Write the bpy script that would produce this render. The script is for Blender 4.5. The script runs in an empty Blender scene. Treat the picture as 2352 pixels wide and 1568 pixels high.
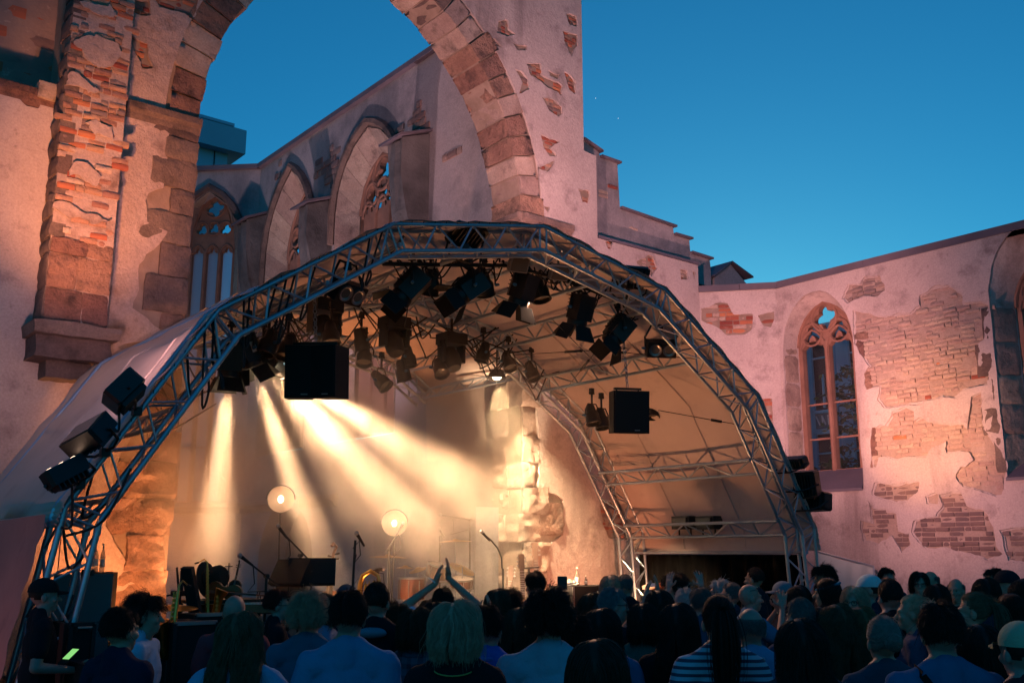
import bpy, bmesh, math, random
import numpy as np
from mathutils import Vector, Matrix, noise as mnoise
from mathutils.geometry import tessellate_polygon
rnd = random.Random(7)
S = bpy.context.scene
C = S.collection
PI = math.pi
R = math.radians

# ---------------------------------------------------------------- camera
PITCH, YAW, CZ = R(12.07), R(39.1), 1.9
cam_d = bpy.data.cameras.new('camera'); cam_d.lens = 35.0; cam_d.sensor_width = 36.0
cam_d.clip_start = 0.05; cam_d.clip_end = 3000
cam = bpy.data.objects.new('camera', cam_d); C.objects.link(cam)
cam.location = (0, 0, CZ); cam.rotation_euler = (R(90) + PITCH, 0, -YAW)
S.camera = cam

# ---------------------------------------------------------------- dusk sky
w = bpy.data.worlds.new('World'); S.world = w; w.use_nodes = True
wn = w.node_tree.nodes; wl = w.node_tree.links
bg = wn['Background']
sky = wn.new('ShaderNodeTexSky'); sky.sky_type = 'NISHITA'; sky.sun_disc = False
sky.sun_elevation = R(3.8); sky.sun_rotation = R(51); sky.ozone_density = 6.0; sky.air_density = 1.0; sky.dust_density = 0.3
tint = wn.new('ShaderNodeMix'); tint.data_type = 'RGBA'; tint.blend_type = 'MULTIPLY'; tint.inputs[0].default_value = 1.0
tint.inputs[7].default_value = (0.80, 2.02, 1.48, 1)
wl.new(sky.outputs[0], tint.inputs[6]); wl.new(tint.outputs[2], bg.inputs[0])
bg.inputs[1].default_value = 0.15
sun_d = bpy.data.lights.new('twilight_sun', 'SUN'); sun_d.energy = 0.03; sun_d.angle = R(40); sun_d.color = (0.30, 0.62, 1.0)
sun = bpy.data.objects.new('twilight_sun', sun_d); C.objects.link(sun)
sun.rotation_euler = (R(86), 0, R(180 - 51))         # last glow low beyond the church, where the sky is palest
S.view_settings.view_transform = 'Standard'; S.view_settings.look = 'None'
S.view_settings.exposure = 0.0; S.view_settings.gamma = 1.0; S.view_settings.use_curve_mapping = False
cy = S.cycles
cy.use_denoising = True; cy.denoiser = 'OPENIMAGEDENOISE'
cy.max_bounces = 6; cy.diffuse_bounces = 3; cy.glossy_bounces = 2; cy.transmission_bounces = 3; cy.transparent_max_bounces = 8; cy.volume_bounces = 1
cy.volume_step_rate = 3.0; cy.volume_max_steps = 96; cy.sample_clamp_indirect = 6.0
cy.caustics_reflective = False; cy.caustics_refractive = False

# ---------------------------------------------------------------- placing things seen in the photograph (pixels of a 2352 x 1568 view)
F_PX = 2287.0
CAM = Vector((0, 0, CZ))
FW = Vector((math.sin(YAW) * math.cos(PITCH), math.cos(YAW) * math.cos(PITCH), math.sin(PITCH)))
RT = Vector((math.cos(YAW), -math.sin(YAW), 0)); UP = RT.cross(FW)
def ray(x, y): return FW + RT * ((x - 1176) / F_PX) - UP * ((y - 784) / F_PX)
def onY(Y, x, y):
    d = ray(x, y); return CAM + d * (Y / d.y)
def onX(X, x, y):
    d = ray(x, y); return CAM + d * (X / d.x)
def depth(D, x, y): return CAM + ray(x, y) * D
def onP(p0, n, x, y):
    d = ray(x, y); return CAM + d * ((Vector(p0) - CAM).dot(n) / d.dot(n))

# ---------------------------------------------------------------- objects
def setp(o, label=None, cat=None, group=None, kind=None):
    if label: o['label'] = label
    if cat: o['category'] = cat
    if group: o['group'] = group
    if kind: o['kind'] = kind
    return o
def thing(name, label, cat, loc=(0, 0, 0), rot=(0, 0, 0), group=None):
    o = bpy.data.objects.new(name, None); C.objects.link(o); o.empty_display_size = 0.1
    o.location = loc; o.rotation_euler = rot
    return setp(o, label, cat, group)
def put(name, me, mat=None, parent=None, world=True):
    """a mesh as an object; meshes written in world coordinates keep their place under a parent empty"""
    o = bpy.data.objects.new(name, me); C.objects.link(o)
    if mat is not None and not me.materials: me.materials.append(mat)
    if parent is not None:
        o.parent = parent
        if world and parent.parent is None: o.location = -Vector(parent.location)
    return o
def dup(root):
    r = root.copy(); C.objects.link(r)
    for ch in list(root.children):
        c = ch.copy(); C.objects.link(c); c.parent = r
        for g in list(ch.children):
            d = g.copy(); C.objects.link(d); d.parent = c
    return r

class G:
    """collects simple shapes, then becomes one mesh"""
    def __init__(s): s.v = []; s.f = []
    def add(s, vs, fs):
        k = len(s.v); s.v += [tuple(p) for p in vs]; s.f += [tuple(i + k for i in f) for f in fs]
    def box(s, c, d, M=None, taper=1.0):
        x, y, z = d[0] / 2, d[1] / 2, d[2] / 2
        vs = [Vector((a * x * (taper if g > 0 else 1), b * y * (taper if g > 0 else 1), g * z)) for g in (-1, 1) for b in (-1, 1) for a in (-1, 1)]
        if M is not None: vs = [M @ v for v in vs]
        vs = [v + Vector(c) for v in vs]
        s.add(vs, [(0, 2, 3, 1), (4, 5, 7, 6), (0, 1, 5, 4), (2, 6, 7, 3), (0, 4, 6, 2), (1, 3, 7, 5)])
    def bar(s, a, b, r, n=8, r1=None):
        a, b = Vector(a), Vector(b); d = (b - a)
        if d.length < 1e-6: return
        d.normalize(); t = Vector((0, 0, 1)) if abs(d.z) < .9 else Vector((1, 0, 0))
        u = d.cross(t).normalized(); w_ = d.cross(u); r1 = r if r1 is None else r1
        vs = []
        for p, q in ((a, r), (b, r1)):
            for i in range(n):
                an = 2 * PI * i / n; vs.append(p + (u * math.cos(an) + w_ * math.sin(an)) * q)
        fs = [(i, (i + 1) % n, n + (i + 1) % n, n + i) for i in range(n)] + [tuple(range(n))[::-1], tuple(range(n, 2 * n))]
        s.add(vs, fs)
    def path(s, pts, r, n=6):
        pts = [Vector(p) for p in pts]; rings = []; rr = r if isinstance(r, (list, tuple)) else [r] * len(pts)
        u = None
        for i, p in enumerate(pts):
            d = (pts[min(i + 1, len(pts) - 1)] - pts[max(i - 1, 0)])
            if d.length < 1e-7: d = Vector((0, 0, 1))
            d.normalize()
            if u is None:
                t = Vector((0, 0, 1)) if abs(d.z) < .9 else Vector((1, 0, 0)); u = d.cross(t).normalized()
            else:
                u = (u - d * u.dot(d))
                u = u.normalized() if u.length > 1e-6 else d.orthogonal().normalized()
            w_ = d.cross(u)
            rings.append([p + (u * math.cos(2 * PI * k / n) + w_ * math.sin(2 * PI * k / n)) * rr[i] for k in range(n)])
        vs = [q for g in rings for q in g]; fs = []
        for i in range(len(pts) - 1):
            for k in range(n): fs.append((i * n + k, i * n + (k + 1) % n, (i + 1) * n + (k + 1) % n, (i + 1) * n + k))
        fs += [tuple(range(n))[::-1], tuple(range((len(pts) - 1) * n, len(pts) * n))]
        s.add(vs, fs)
    def lathe(s, prof, M=None, n=20, closed=False):
        vs = []; 
        for (r, z) in prof:
            for k in range(n):
                v = Vector((r * math.cos(2 * PI * k / n), r * math.sin(2 * PI * k / n), z)); vs.append(M @ v if M is not None else v)
        fs = []; m = len(prof)
        for i in range(m - 1 if not closed else m):
            j = (i + 1) % m
            for k in range(n): fs.append((i * n + k, i * n + (k + 1) % n, j * n + (k + 1) % n, j * n + k))
        s.add(vs, fs)
    def ell(s, c, r, M=None, n=14, m=9):
        vs = []; c = Vector(c)
        for i in range(m + 1):
            th = PI * i / m
            for k in range(n):
                v = Vector((r[0] * math.sin(th) * math.cos(2 * PI * k / n), r[1] * math.sin(th) * math.sin(2 * PI * k / n), r[2] * math.cos(th)))
                vs.append((M @ v if M is not None else v) + c)
        fs = []
        for i in range(m):
            for k in range(n): fs.append((i * n + k, (i + 1) * n + k, (i + 1) * n + (k + 1) % n, i * n + (k + 1) % n))
        s.add(vs, fs)
    def prism(s, poly, t, fn, holes=()):
        """plate: 2-d outline with holes, thickness t, fn(u, v, n) -> world"""
        loops = [list(poly)] + [list(h) for h in holes]
        tri = tessellate_polygon([[Vector((p[0], p[1], 0)) for p in l] for l in loops])
        flat = [p for l in loops for p in l]; k = len(flat)
        vs = [fn(p[0], p[1], 0.0) for p in flat] + [fn(p[0], p[1], t) for p in flat]
        fs = [tuple(f) for f in tri] + [tuple(i + k for i in reversed(f)) for f in tri]
        o = 0
        for l in loops:
            m = len(l)
            for i in range(m): fs.append((o + i, o + (i + 1) % m, o + (i + 1) % m + k, o + i + k))
            o += m
        s.add(vs, fs)
    def mesh(s, name='m', smooth=False, merge=True):
        me = bpy.data.meshes.new(name); me.from_pydata([tuple(p) for p in s.v], [], s.f); me.update()
        b = bmesh.new(); b.from_mesh(me)
        if merge: bmesh.ops.remove_doubles(b, verts=b.verts, dist=1e-5)
        bmesh.ops.recalc_face_normals(b, faces=b.faces)
        b.to_mesh(me); b.free()
        if smooth:
            me.polygons.foreach_set('use_smooth', [True] * len(me.polygons))
            if smooth != 'all': me.set_sharp_from_angle(angle=R(38))
        return me
    def build(s, name, mat, parent=None, smooth=True, world=True):
        return put(name, s.mesh(name, smooth), mat, parent, world)

def inpoly(p, poly):
    x, y = p[0], p[1]; c = False; j = len(poly) - 1
    for i in range(len(poly)):
        a, b = poly[i], poly[j]
        if (a[1] > y) != (b[1] > y) and x < (b[0] - a[0]) * (y - a[1]) / (b[1] - a[1]) + a[0]: c = not c
        j = i
    return c
def rough_loop(poly, step=0.05, amp=0.02, seed=0):
    """a ragged version of an outline, as broken plaster edges are"""
    out = []; rr = random.Random(seed)
    m = len(poly)
    for i in range(m):
        a, b = poly[i], poly[(i + 1) % m]; L = math.hypot(b[0] - a[0], b[1] - a[1]); k = max(1, int(L / step))
        for j in range(k):
            t = j / k
            x, y = a[0] + (b[0] - a[0]) * t, a[1] + (b[1] - a[1]) * t
            n1 = mnoise.noise(Vector((x * 3.1 + seed, y * 3.1, 1.7))) * 2.2 + mnoise.noise(Vector((x * 9, y * 9 + seed, 3.3)))
            n2 = mnoise.noise(Vector((x * 3.1, y * 3.1 + seed, 9.7))) * 2.2 + mnoise.noise(Vector((x * 9 + seed, y * 9, 5.3)))
            out.append((x + n1 * amp + rr.uniform(-.2, .2) * amp, y + n2 * amp + rr.uniform(-.2, .2) * amp))
    return out

# ---------------------------------------------------------------- materials
MATS = {}
def nodes(name):
    m = bpy.data.materials.new(name); m.use_nodes = True
    nt = m.node_tree; return m, nt, nt.nodes, nt.links, nt.nodes['Principled BSDF']
def mixrgb(n, l, fac, a, b, mode='MIX'):
    x = n.new('ShaderNodeMix'); x.data_type = 'RGBA'; x.blend_type = mode
    for s_, v in ((0, fac), (6, a), (7, b)):
        if isinstance(v, (int, float)): x.inputs[s_].default_value = v
        elif isinstance(v, tuple): x.inputs[s_].default_value = (*v[:3], 1)
        else: l.new(v, x.inputs[s_])
    return x.outputs[2]
def noise_f(n, l, co, scale, detail=4, rough=.55, lo=.35, hi=.65, stretch=None):
    v = co
    if stretch:
        mp = n.new('ShaderNodeMapping'); mp.inputs[3].default_value = stretch; l.new(co, mp.inputs[0]); v = mp.outputs[0]
    t = n.new('ShaderNodeTexNoise'); t.inputs['Scale'].default_value = scale; t.inputs['Detail'].default_value = detail; t.inputs['Roughness'].default_value = rough
    l.new(v, t.inputs['Vector'])
    r = n.new('ShaderNodeMapRange'); r.inputs[1].default_value = lo; r.inputs[2].default_value = hi; l.new(t.outputs[0], r.inputs[0])
    return r.outputs[0], t.outputs[0]
def surf(name, c1, c2, scale=2.0, c3=None, s3=6.0, lo3=.55, hi3=.75, rough=.9, bump=.3, bdist=.02, bscale=None, rand=0.0, metallic=0.0, coord='Generated', stretch=None, spec=.3, stains=None, objcol=False, grit=0.0):
    m, nt, n, l, p = nodes(name)
    tc = n.new('ShaderNodeTexCoord'); geo = n.new('ShaderNodeNewGeometry')
    co = geo.outputs['Position'] if coord == 'World' else tc.outputs[coord]
    f, raw = noise_f(n, l, co, scale, 6, .6, .32, .68, stretch)
    col = mixrgb(n, l, f, c1, c2)
    if c3 is not None:
        f3, _ = noise_f(n, l, co, s3, 8, .65, lo3, hi3, stretch); col = mixrgb(n, l, f3, col, c3)
    if stains is not None:
        f4, _ = noise_f(n, l, co, stains[0], 7, .6, stains[1], stains[2], (1, 1, .16)); col = mixrgb(n, l, f4, col, stains[3])
    if grit > 0:
        fg, _ = noise_f(n, l, co, 34, 5, .7, .30, .70); col = mixrgb(n, l, 1.0, col, mixrgb(n, l, fg, (1 - grit, 1 - grit, 1 - grit), (1.0, 1.0, 1.0)), 'MULTIPLY')
        fs_, _ = noise_f(n, l, co, 5.5, 9, .75, .60, .70); col = mixrgb(n, l, fs_, col, tuple(v * .62 for v in c2))
    if rand > 0 or objcol:
        oi = n.new('ShaderNodeObjectInfo')
        if objcol: col = mixrgb(n, l, 1.0, col, oi.outputs['Color'], 'MULTIPLY')
        if rand > 0:
            hs = n.new('ShaderNodeHueSaturation')
            mr = n.new('ShaderNodeMapRange'); mr.inputs[3].default_value = 1 - rand; mr.inputs[4].default_value = 1 + rand; l.new(oi.outputs['Random'], mr.inputs[0])
            l.new(mr.outputs[0], hs.inputs['Value']); l.new(col, hs.inputs['Color'])
            mh = n.new('ShaderNodeMath'); mh.operation = 'MULTIPLY_ADD'; mh.inputs[1].default_value = .03; mh.inputs[2].default_value = .485; l.new(oi.outputs['Random'], mh.inputs[0]); l.new(mh.outputs[0], hs.inputs['Hue'])
            col = hs.outputs[0]
    l.new(col, p.inputs['Base Color'])
    p.inputs['Roughness'].default_value = rough; p.inputs['Metallic'].default_value = metallic; p.inputs['Specular IOR Level'].default_value = spec
    if bump > 0:
        bs = bscale or scale * 6
        _, hb = noise_f(n, l, co, bs, 8, .65, 0, 1, stretch)
        b = n.new('ShaderNodeBump'); b.inputs['Strength'].default_value = bump; b.inputs['Distance'].default_value = bdist
        l.new(hb, b.inputs['Height']); l.new(b.outputs[0], p.inputs['Normal'])
    MATS[name] = m
    return m
def flat(name, col, rough=.6, metallic=0.0, spec=.4, emit=None, estr=0.0, alpha=1.0, trans=0.0):
    m, nt, n, l, p = nodes(name)
    p.inputs['Base Color'].default_value = (*col, 1); p.inputs['Roughness'].default_value = rough; p.inputs['Metallic'].default_value = metallic; p.inputs['Specular IOR Level'].default_value = spec
    if emit: p.inputs['Emission Color'].default_value = (*emit, 1); p.inputs['Emission Strength'].default_value = estr
    p.inputs['Alpha'].default_value = alpha; p.inputs['Transmission Weight'].default_value = trans
    MATS[name] = m
    return m

M_plaster = surf('plaster', (.58, .50, .48), (.43, .36, .345), .55, (.26, .21, .205), 1.9, .54, .72, .93, .6, .03, 11, coord='World', stains=(.9, .56, .74, (.20, .16, .16)), grit=.28)
M_plaster_pale = surf('plaster_pale', (.60, .52, .49), (.50, .42, .40), .7, (.30, .25, .25), 1.3, .58, .78, .93, .35, .03, 8, coord='World', stains=(.7, .62, .80, (.22, .20, .21)), grit=.28)
M_plaster_rough = surf('plaster_rough', (.52, .42, .385), (.38, .285, .25), .9, (.22, .15, .13), 2.2, .54, .70, .95, .8, .05, 7, coord='World', grit=.32)
M_plaster_choir = surf('plaster_choir', (.45, .41, .42), (.30, .28, .30), .35, (.17, .17, .19), .8, .50, .70, .94, .4, .04, 5, coord='World', stains=(.45, .52, .68, (.14, .15, .17)), grit=.28)
M_mortar = surf('mortar', (.30, .23, .19), (.20, .15, .12), 4, None, rough=.95, bump=.6, bdist=.02, bscale=20, coord='World')
M_mortar_pale = surf('mortar_pale', (.44, .345, .30), (.33, .25, .215), 4, None, rough=.95, bump=.7, bdist=.02, bscale=18, coord='World', grit=.25)
M_brick_worn = surf('brick_worn', (.42, .25, .185), (.30, .165, .12), 3, (.46, .37, .32), 4, .60, .75, .93, .8, .025, 14, rand=.18, coord='World', grit=.3)
M_brick = surf('brick', (.36, .12, .07), (.25, .09, .06), 3, (.42, .32, .27), 5, .60, .75, .92, .5, .015, 24, rand=.35, coord='World')
M_brick_wash = surf('brick_washed', (.50, .385, .325), (.42, .305, .255), 3, (.30, .14, .095), 2.6, .66, .80, .93, .9, .03, 14, rand=.08, coord='World', grit=.3)
M_brick_grey = surf('brick_sooty', (.24, .17, .15), (.16, .12, .12), 3, (.38, .31, .28), 5, .60, .75, .92, .6, .02, 18, rand=.25, coord='World')
M_stone = surf('sandstone', (.36, .22, .17), (.22, .125, .10), 1.9, (.07, .05, .05), 2.6, .52, .70, .95, 1.0, .08, 8, rand=.28, coord='World', grit=.35)
M_stone_pale = surf('sandstone_pale', (.45, .36, .31), (.30, .22, .19), 1.9, (.10, .08, .075), 2.8, .54, .74, .95, .6, .04, 9, rand=.18, coord='World', grit=.35)
M_stone_dark = surf('sandstone_dark', (.22, .16, .14), (.13, .10, .095), 1.6, (.06, .05, .05), 2.4, .5, .75, .95, .8, .05, 9, rand=.2, coord='World', grit=.35)
M_shaft = surf('grey_shaft_stone', (.13, .135, .145), (.06, .064, .07), 1.3, (.03, .03, .032), 1.6, .58, .75, .95, .8, .05, 6, coord='World')  # dark grey stone, mottled darker at random
M_slate = surf('lead_sheet', (.14, .12, .15), (.09, .085, .11), 1.5, None, rough=.6, bump=.1, coord='World')
M_tracery = surf('tracery_stone', (.28, .155, .115), (.19, .105, .08), 2.5, (.11, .07, .055), 4, .6, .8, .9, .4, .02, 16, coord='World')
def glass_mat(name, tint_, gloss, frost, frost_col=(.5, .55, .58)):
    m, nt, n, l, p = nodes(name); tr = n.new('ShaderNodeBsdfTransparent'); tr.inputs[0].default_value = (*tint_, 1); gl = n.new('ShaderNodeBsdfGlossy'); gl.inputs['Roughness'].default_value = .05
    p.inputs['Base Color'].default_value = (*frost_col, 1); p.inputs['Roughness'].default_value = .5
    a = n.new('ShaderNodeMixShader'); a.inputs[0].default_value = gloss; l.new(tr.outputs[0], a.inputs[1]); l.new(gl.outputs[0], a.inputs[2])
    b = n.new('ShaderNodeMixShader'); b.inputs[0].default_value = frost; l.new(a.outputs[0], b.inputs[1]); l.new(p.outputs[0], b.inputs[2]); l.new(b.outputs[0], n['Material Output'].inputs[0]); MATS[name] = m; return m
M_glass = glass_mat('window_glass', (.86, .93, .95), .03, .01)
M_glass_pale = glass_mat('frosted_glass', (.75, .82, .90), .04, .5, (.36, .46, .58))
M_alu = surf('aluminium_tube', (.38, .46, .55), (.29, .36, .44), 3, None, rough=.34, bump=.03, metallic=.7, coord='World', spec=.5)
M_black = flat('black_metal', (.012, .012, .013), .45)
M_matt = flat('matt_black', (.010, .010, .011), .85)
M_rubber = flat('cable_rubber', (.012, .012, .013), .6)
M_steel = flat('steel', (.35, .35, .36), .35, .9)
M_deck = surf('deck_board', (.035, .03, .028), (.02, .018, .017), 4, None, rough=.7, bump=.15, coord='World')
M_ground = surf('paving', (.10, .09, .085), (.06, .055, .05), 1.2, None, rough=.95, bump=.4, coord='World')
# ================================================================= walls
class Frame:
    def __init__(s, o, u, n): s.o = Vector(o); s.u = Vector(u).normalized(); s.n = Vector(n).normalized()
    def w(s, u, v, n=0.0): return s.o + s.u * u + Vector((0, 0, v)) + s.n * n
    def px(s, x, y, n=0.0):
        p = onP(s.o + s.n * n, s.n, x, y) - s.o; return (p.dot(s.u), p.z)
    def rot(s):
        a, b = s.u, -s.n
        return Matrix(((a.x, b.x, 0), (a.y, b.y, 0), (0, 0, 1))).to_euler()
def crop(x0, y0, sc): return lambda pts: [((x0 + x / sc) * .98, (y0 + y / sc) * .98) for x, y in pts]
def pxpoly(fr, pts, n=0.0): return [fr.px(x, y, n) for x, y in pts]
def pointed(u0, u1, vs, va, k=9):
    """pointed arch head from (u0, vs) over (apex, va) to (u1, vs)"""
    a = abs(u1 - u0) / 2; h = max(va - vs, a * 1.001); Rr = (a * a + h * h) / (2 * a); s_ = 1 if u1 > u0 else -1
    th = math.asin(min(1, h / Rr)); out = []
    for i in range(k + 1):
        t = th * i / k; out.append((u0 + s_ * (Rr - Rr * math.cos(t)), vs + Rr * math.sin(t)))
    for i in range(k - 1, -1, -1):
        t = th * i / k; out.append((u1 - s_ * (Rr - Rr * math.cos(t)), vs + Rr * math.sin(t)))
    return out
def foil(c, r, k, ph=0.0, n=30, inner=.55):
    return [(c[0] + r * (inner + (1 - inner) * abs(math.cos(k * (t - ph) / 2))) * math.cos(t), c[1] + r * (inner + (1 - inner) * abs(math.cos(k * (t - ph) / 2))) * math.sin(t)) for t in [2 * PI * i / n for i in range(n)]]
def rough_path(pts, step, amp, seed):
    q = rough_loop(pts, step, amp, seed); a, b = pts[-1], pts[0]
    k = max(1, int(math.hypot(b[0] - a[0], b[1] - a[1]) / step)); return q[:len(q) - k + 1]
def scale_loop(loop, f):
    cx = sum(p[0] for p in loop) / len(loop); cy_ = sum(p[1] for p in loop) / len(loop)
    return [(cx + (p[0] - cx) * f, cy_ + (p[1] - cy_) * f) for p in loop]

# ---- bricks and stones: a few shared shapes each
def rough_block(dx, dy, dz, seed, nx=3, nz=2, amp=.006, bev=.006):
    """a block with an uneven front (towards -y)"""
    rr = random.Random(seed); vs = []; fs = []
    for j in range(nz + 1):
        for i in range(nx + 1):
            x = -dx / 2 + dx * i / nx; z = -dz / 2 + dz * j / nz; e = (i in (0, nx)) + (j in (0, nz))
            q = Vector((x * 5.5 + seed * 1.7, z * 5.5, seed * .37)); n1 = mnoise.noise(q) * 1.5 + mnoise.noise(q * 2.7) * .8
            vs.append((x + (rr.uniform(-1, 1) * .3 + mnoise.noise(q + Vector((9, 0, 0))) * .9) * amp * (.8 if e else .3), -dy / 2 + n1 * amp + rr.uniform(-1, 1) * amp * .15 + e * bev, z + (rr.uniform(-1, 1) * .3 + mnoise.noise(q + Vector((0, 9, 0))) * .9) * amp * (.7 if e else .3)))
    k = nx + 1
    for j in range(nz):
        for i in range(nx): fs.append((j * k + i, j * k + i + 1, (j + 1) * k + i + 1, (j + 1) * k + i))
    b = len(vs); ring = [i for i in range(k)] + [j * k + nx for j in range(1, nz + 1)] + [nz * k + i for i in range(nx - 1, -1, -1)] + [j * k for j in range(nz - 1, 0, -1)]
    for q in ring: vs.append((vs[q][0], dy / 2, vs[q][2]))
    m = len(ring)
    for i in range(m): fs.append((ring[(i + 1) % m], ring[i], b + i, b + (i + 1) % m))
    return vs, fs
BR = {}
def brick_mesh(kind, L, mat):
    key = (kind, round(L, 2), mat.name)
    if key not in BR:
        g = G(); g.add(*rough_block(L - .014, .06, kind[1] - .014, hash(kind) % 97 + kind[0])); BR[key] = g.mesh('brick'); BR[key].materials.append(mat)
    return BR[key]
BCOUNT = {}
def lay_bricks(fr, poly, parent, mats, course=.08, L=.26, seed=0, skip=0.0, proud=.012, rootname='', loc0=None, limit=290):
    """courses of single bricks inside an outline"""
    rr = random.Random(seed); us = [p[0] for p in poly]; vs = [p[1] for p in poly]
    j0 = int(min(vs) / course); rest = G(); base = Vector((0, 0, 0))
    r_ = parent
    while r_.parent is not None: r_ = r_.parent
    base = Vector(r_.location)
    for j in range(j0, int(max(vs) / course) + 1):
        off = (j % 2) * L / 2 + rr.uniform(-.02, .02)
        u = math.floor(min(us) / L) * L + off - L
        while u < max(us) + L:
            Lb = L if rr.random() < .62 else L / 2
            c = (u + Lb / 2, (j + .5) * course); u += Lb
            if not inpoly(c, poly) or rr.random() < skip: continue
            mt = rr.choices([m_ for m_, _ in mats], [q for _, q in mats])[0]
            n_ = proud + rr.uniform(-.022, .014) - .03
            me = brick_mesh((rr.randrange(4), course), Lb, mt)
            key = parent.name; BCOUNT[key] = BCOUNT.get(key, 0) + 1
            p = fr.w(c[0], c[1], n_)
            e = fr.rot(); e.rotate(Matrix.Rotation(rr.uniform(-.035, .035), 3, fr.n)); e.rotate(Matrix.Rotation(rr.uniform(-.05, .05), 3, 'Z'))
            if BCOUNT[key] <= limit:
                o = bpy.data.objects.new('brick', me); C.objects.link(o); o.parent = parent
                o.location = p - (base if parent.parent is None else Vector((0, 0, 0))); o.rotation_euler = e
                if parent.parent is not None: o.location = p
            else:
                M = Matrix.Translation(p) @ e.to_matrix().to_4x4()
                rest.add([M @ v.co for v in me.vertices], [tuple(f.vertices) for f in me.polygons])
    if rest.v:
        setp(rest.build('brickwork', mats[0][0], parent, smooth=False), kind='stuff')
STN = {}
def stone(fr, u0, u1, v0, v1, n0, n1, parent, mat, seed=0, amp=.02, name='stone'):
    """one squared stone with a rough face, from n0 (inside) to n1 (face)"""
    g = G(); dx, dz, dy = abs(u1 - u0) - .012, abs(v1 - v0) - .012, n1 - n0
    vs, fs = rough_block(dx, dy, dz, seed, max(2, min(10, int(dx / .055))), max(2, min(9, int(dz / .055))), amp, .015)
    M = fr.rot().to_matrix(); c = fr.w((u0 + u1) / 2, (v0 + v1) / 2, (n0 + n1) / 2)
    g.add([c + M @ Vector(v) for v in vs], fs)
    return g.build(name, mat, parent, smooth=True)

def wall_sheet(name, fr, outer, holes, n0, n1, mat, parent, lips=0):
    if lips:                                                      # the first `lips` holes show a second, lower coat of plaster at their edge
        g = G(); g.prism(outer, .018, lambda u, v, n: fr.w(u, v, n0 + n), holes); g.build('undercoat', mat, parent, smooth=False); big = []
        for i, h in enumerate(holes[:lips]):
            cx = sum(p[0] for p in h) / len(h); cy_ = sum(p[1] for p in h) / len(h); q = []
            for p in h:
                d = math.hypot(p[0] - cx, p[1] - cy_) + 1e-6; e = .028 + .045 * max(0, mnoise.noise(Vector((p[0] * 4, p[1] * 4, i * 3.3)))); q.append((p[0] + (p[0] - cx) / d * e, p[1] + (p[1] - cy_) / d * e))
            big.append(q)
        if all(inpoly(p, outer) for q in big for p in q): holes = big + list(holes[lips:])
        n0 += .0185
    g = G(); g.prism(outer, n1 - n0, lambda u, v, n: fr.w(u, v, n0 + n), holes); return g.build(name, mat, parent, smooth=False)

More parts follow.
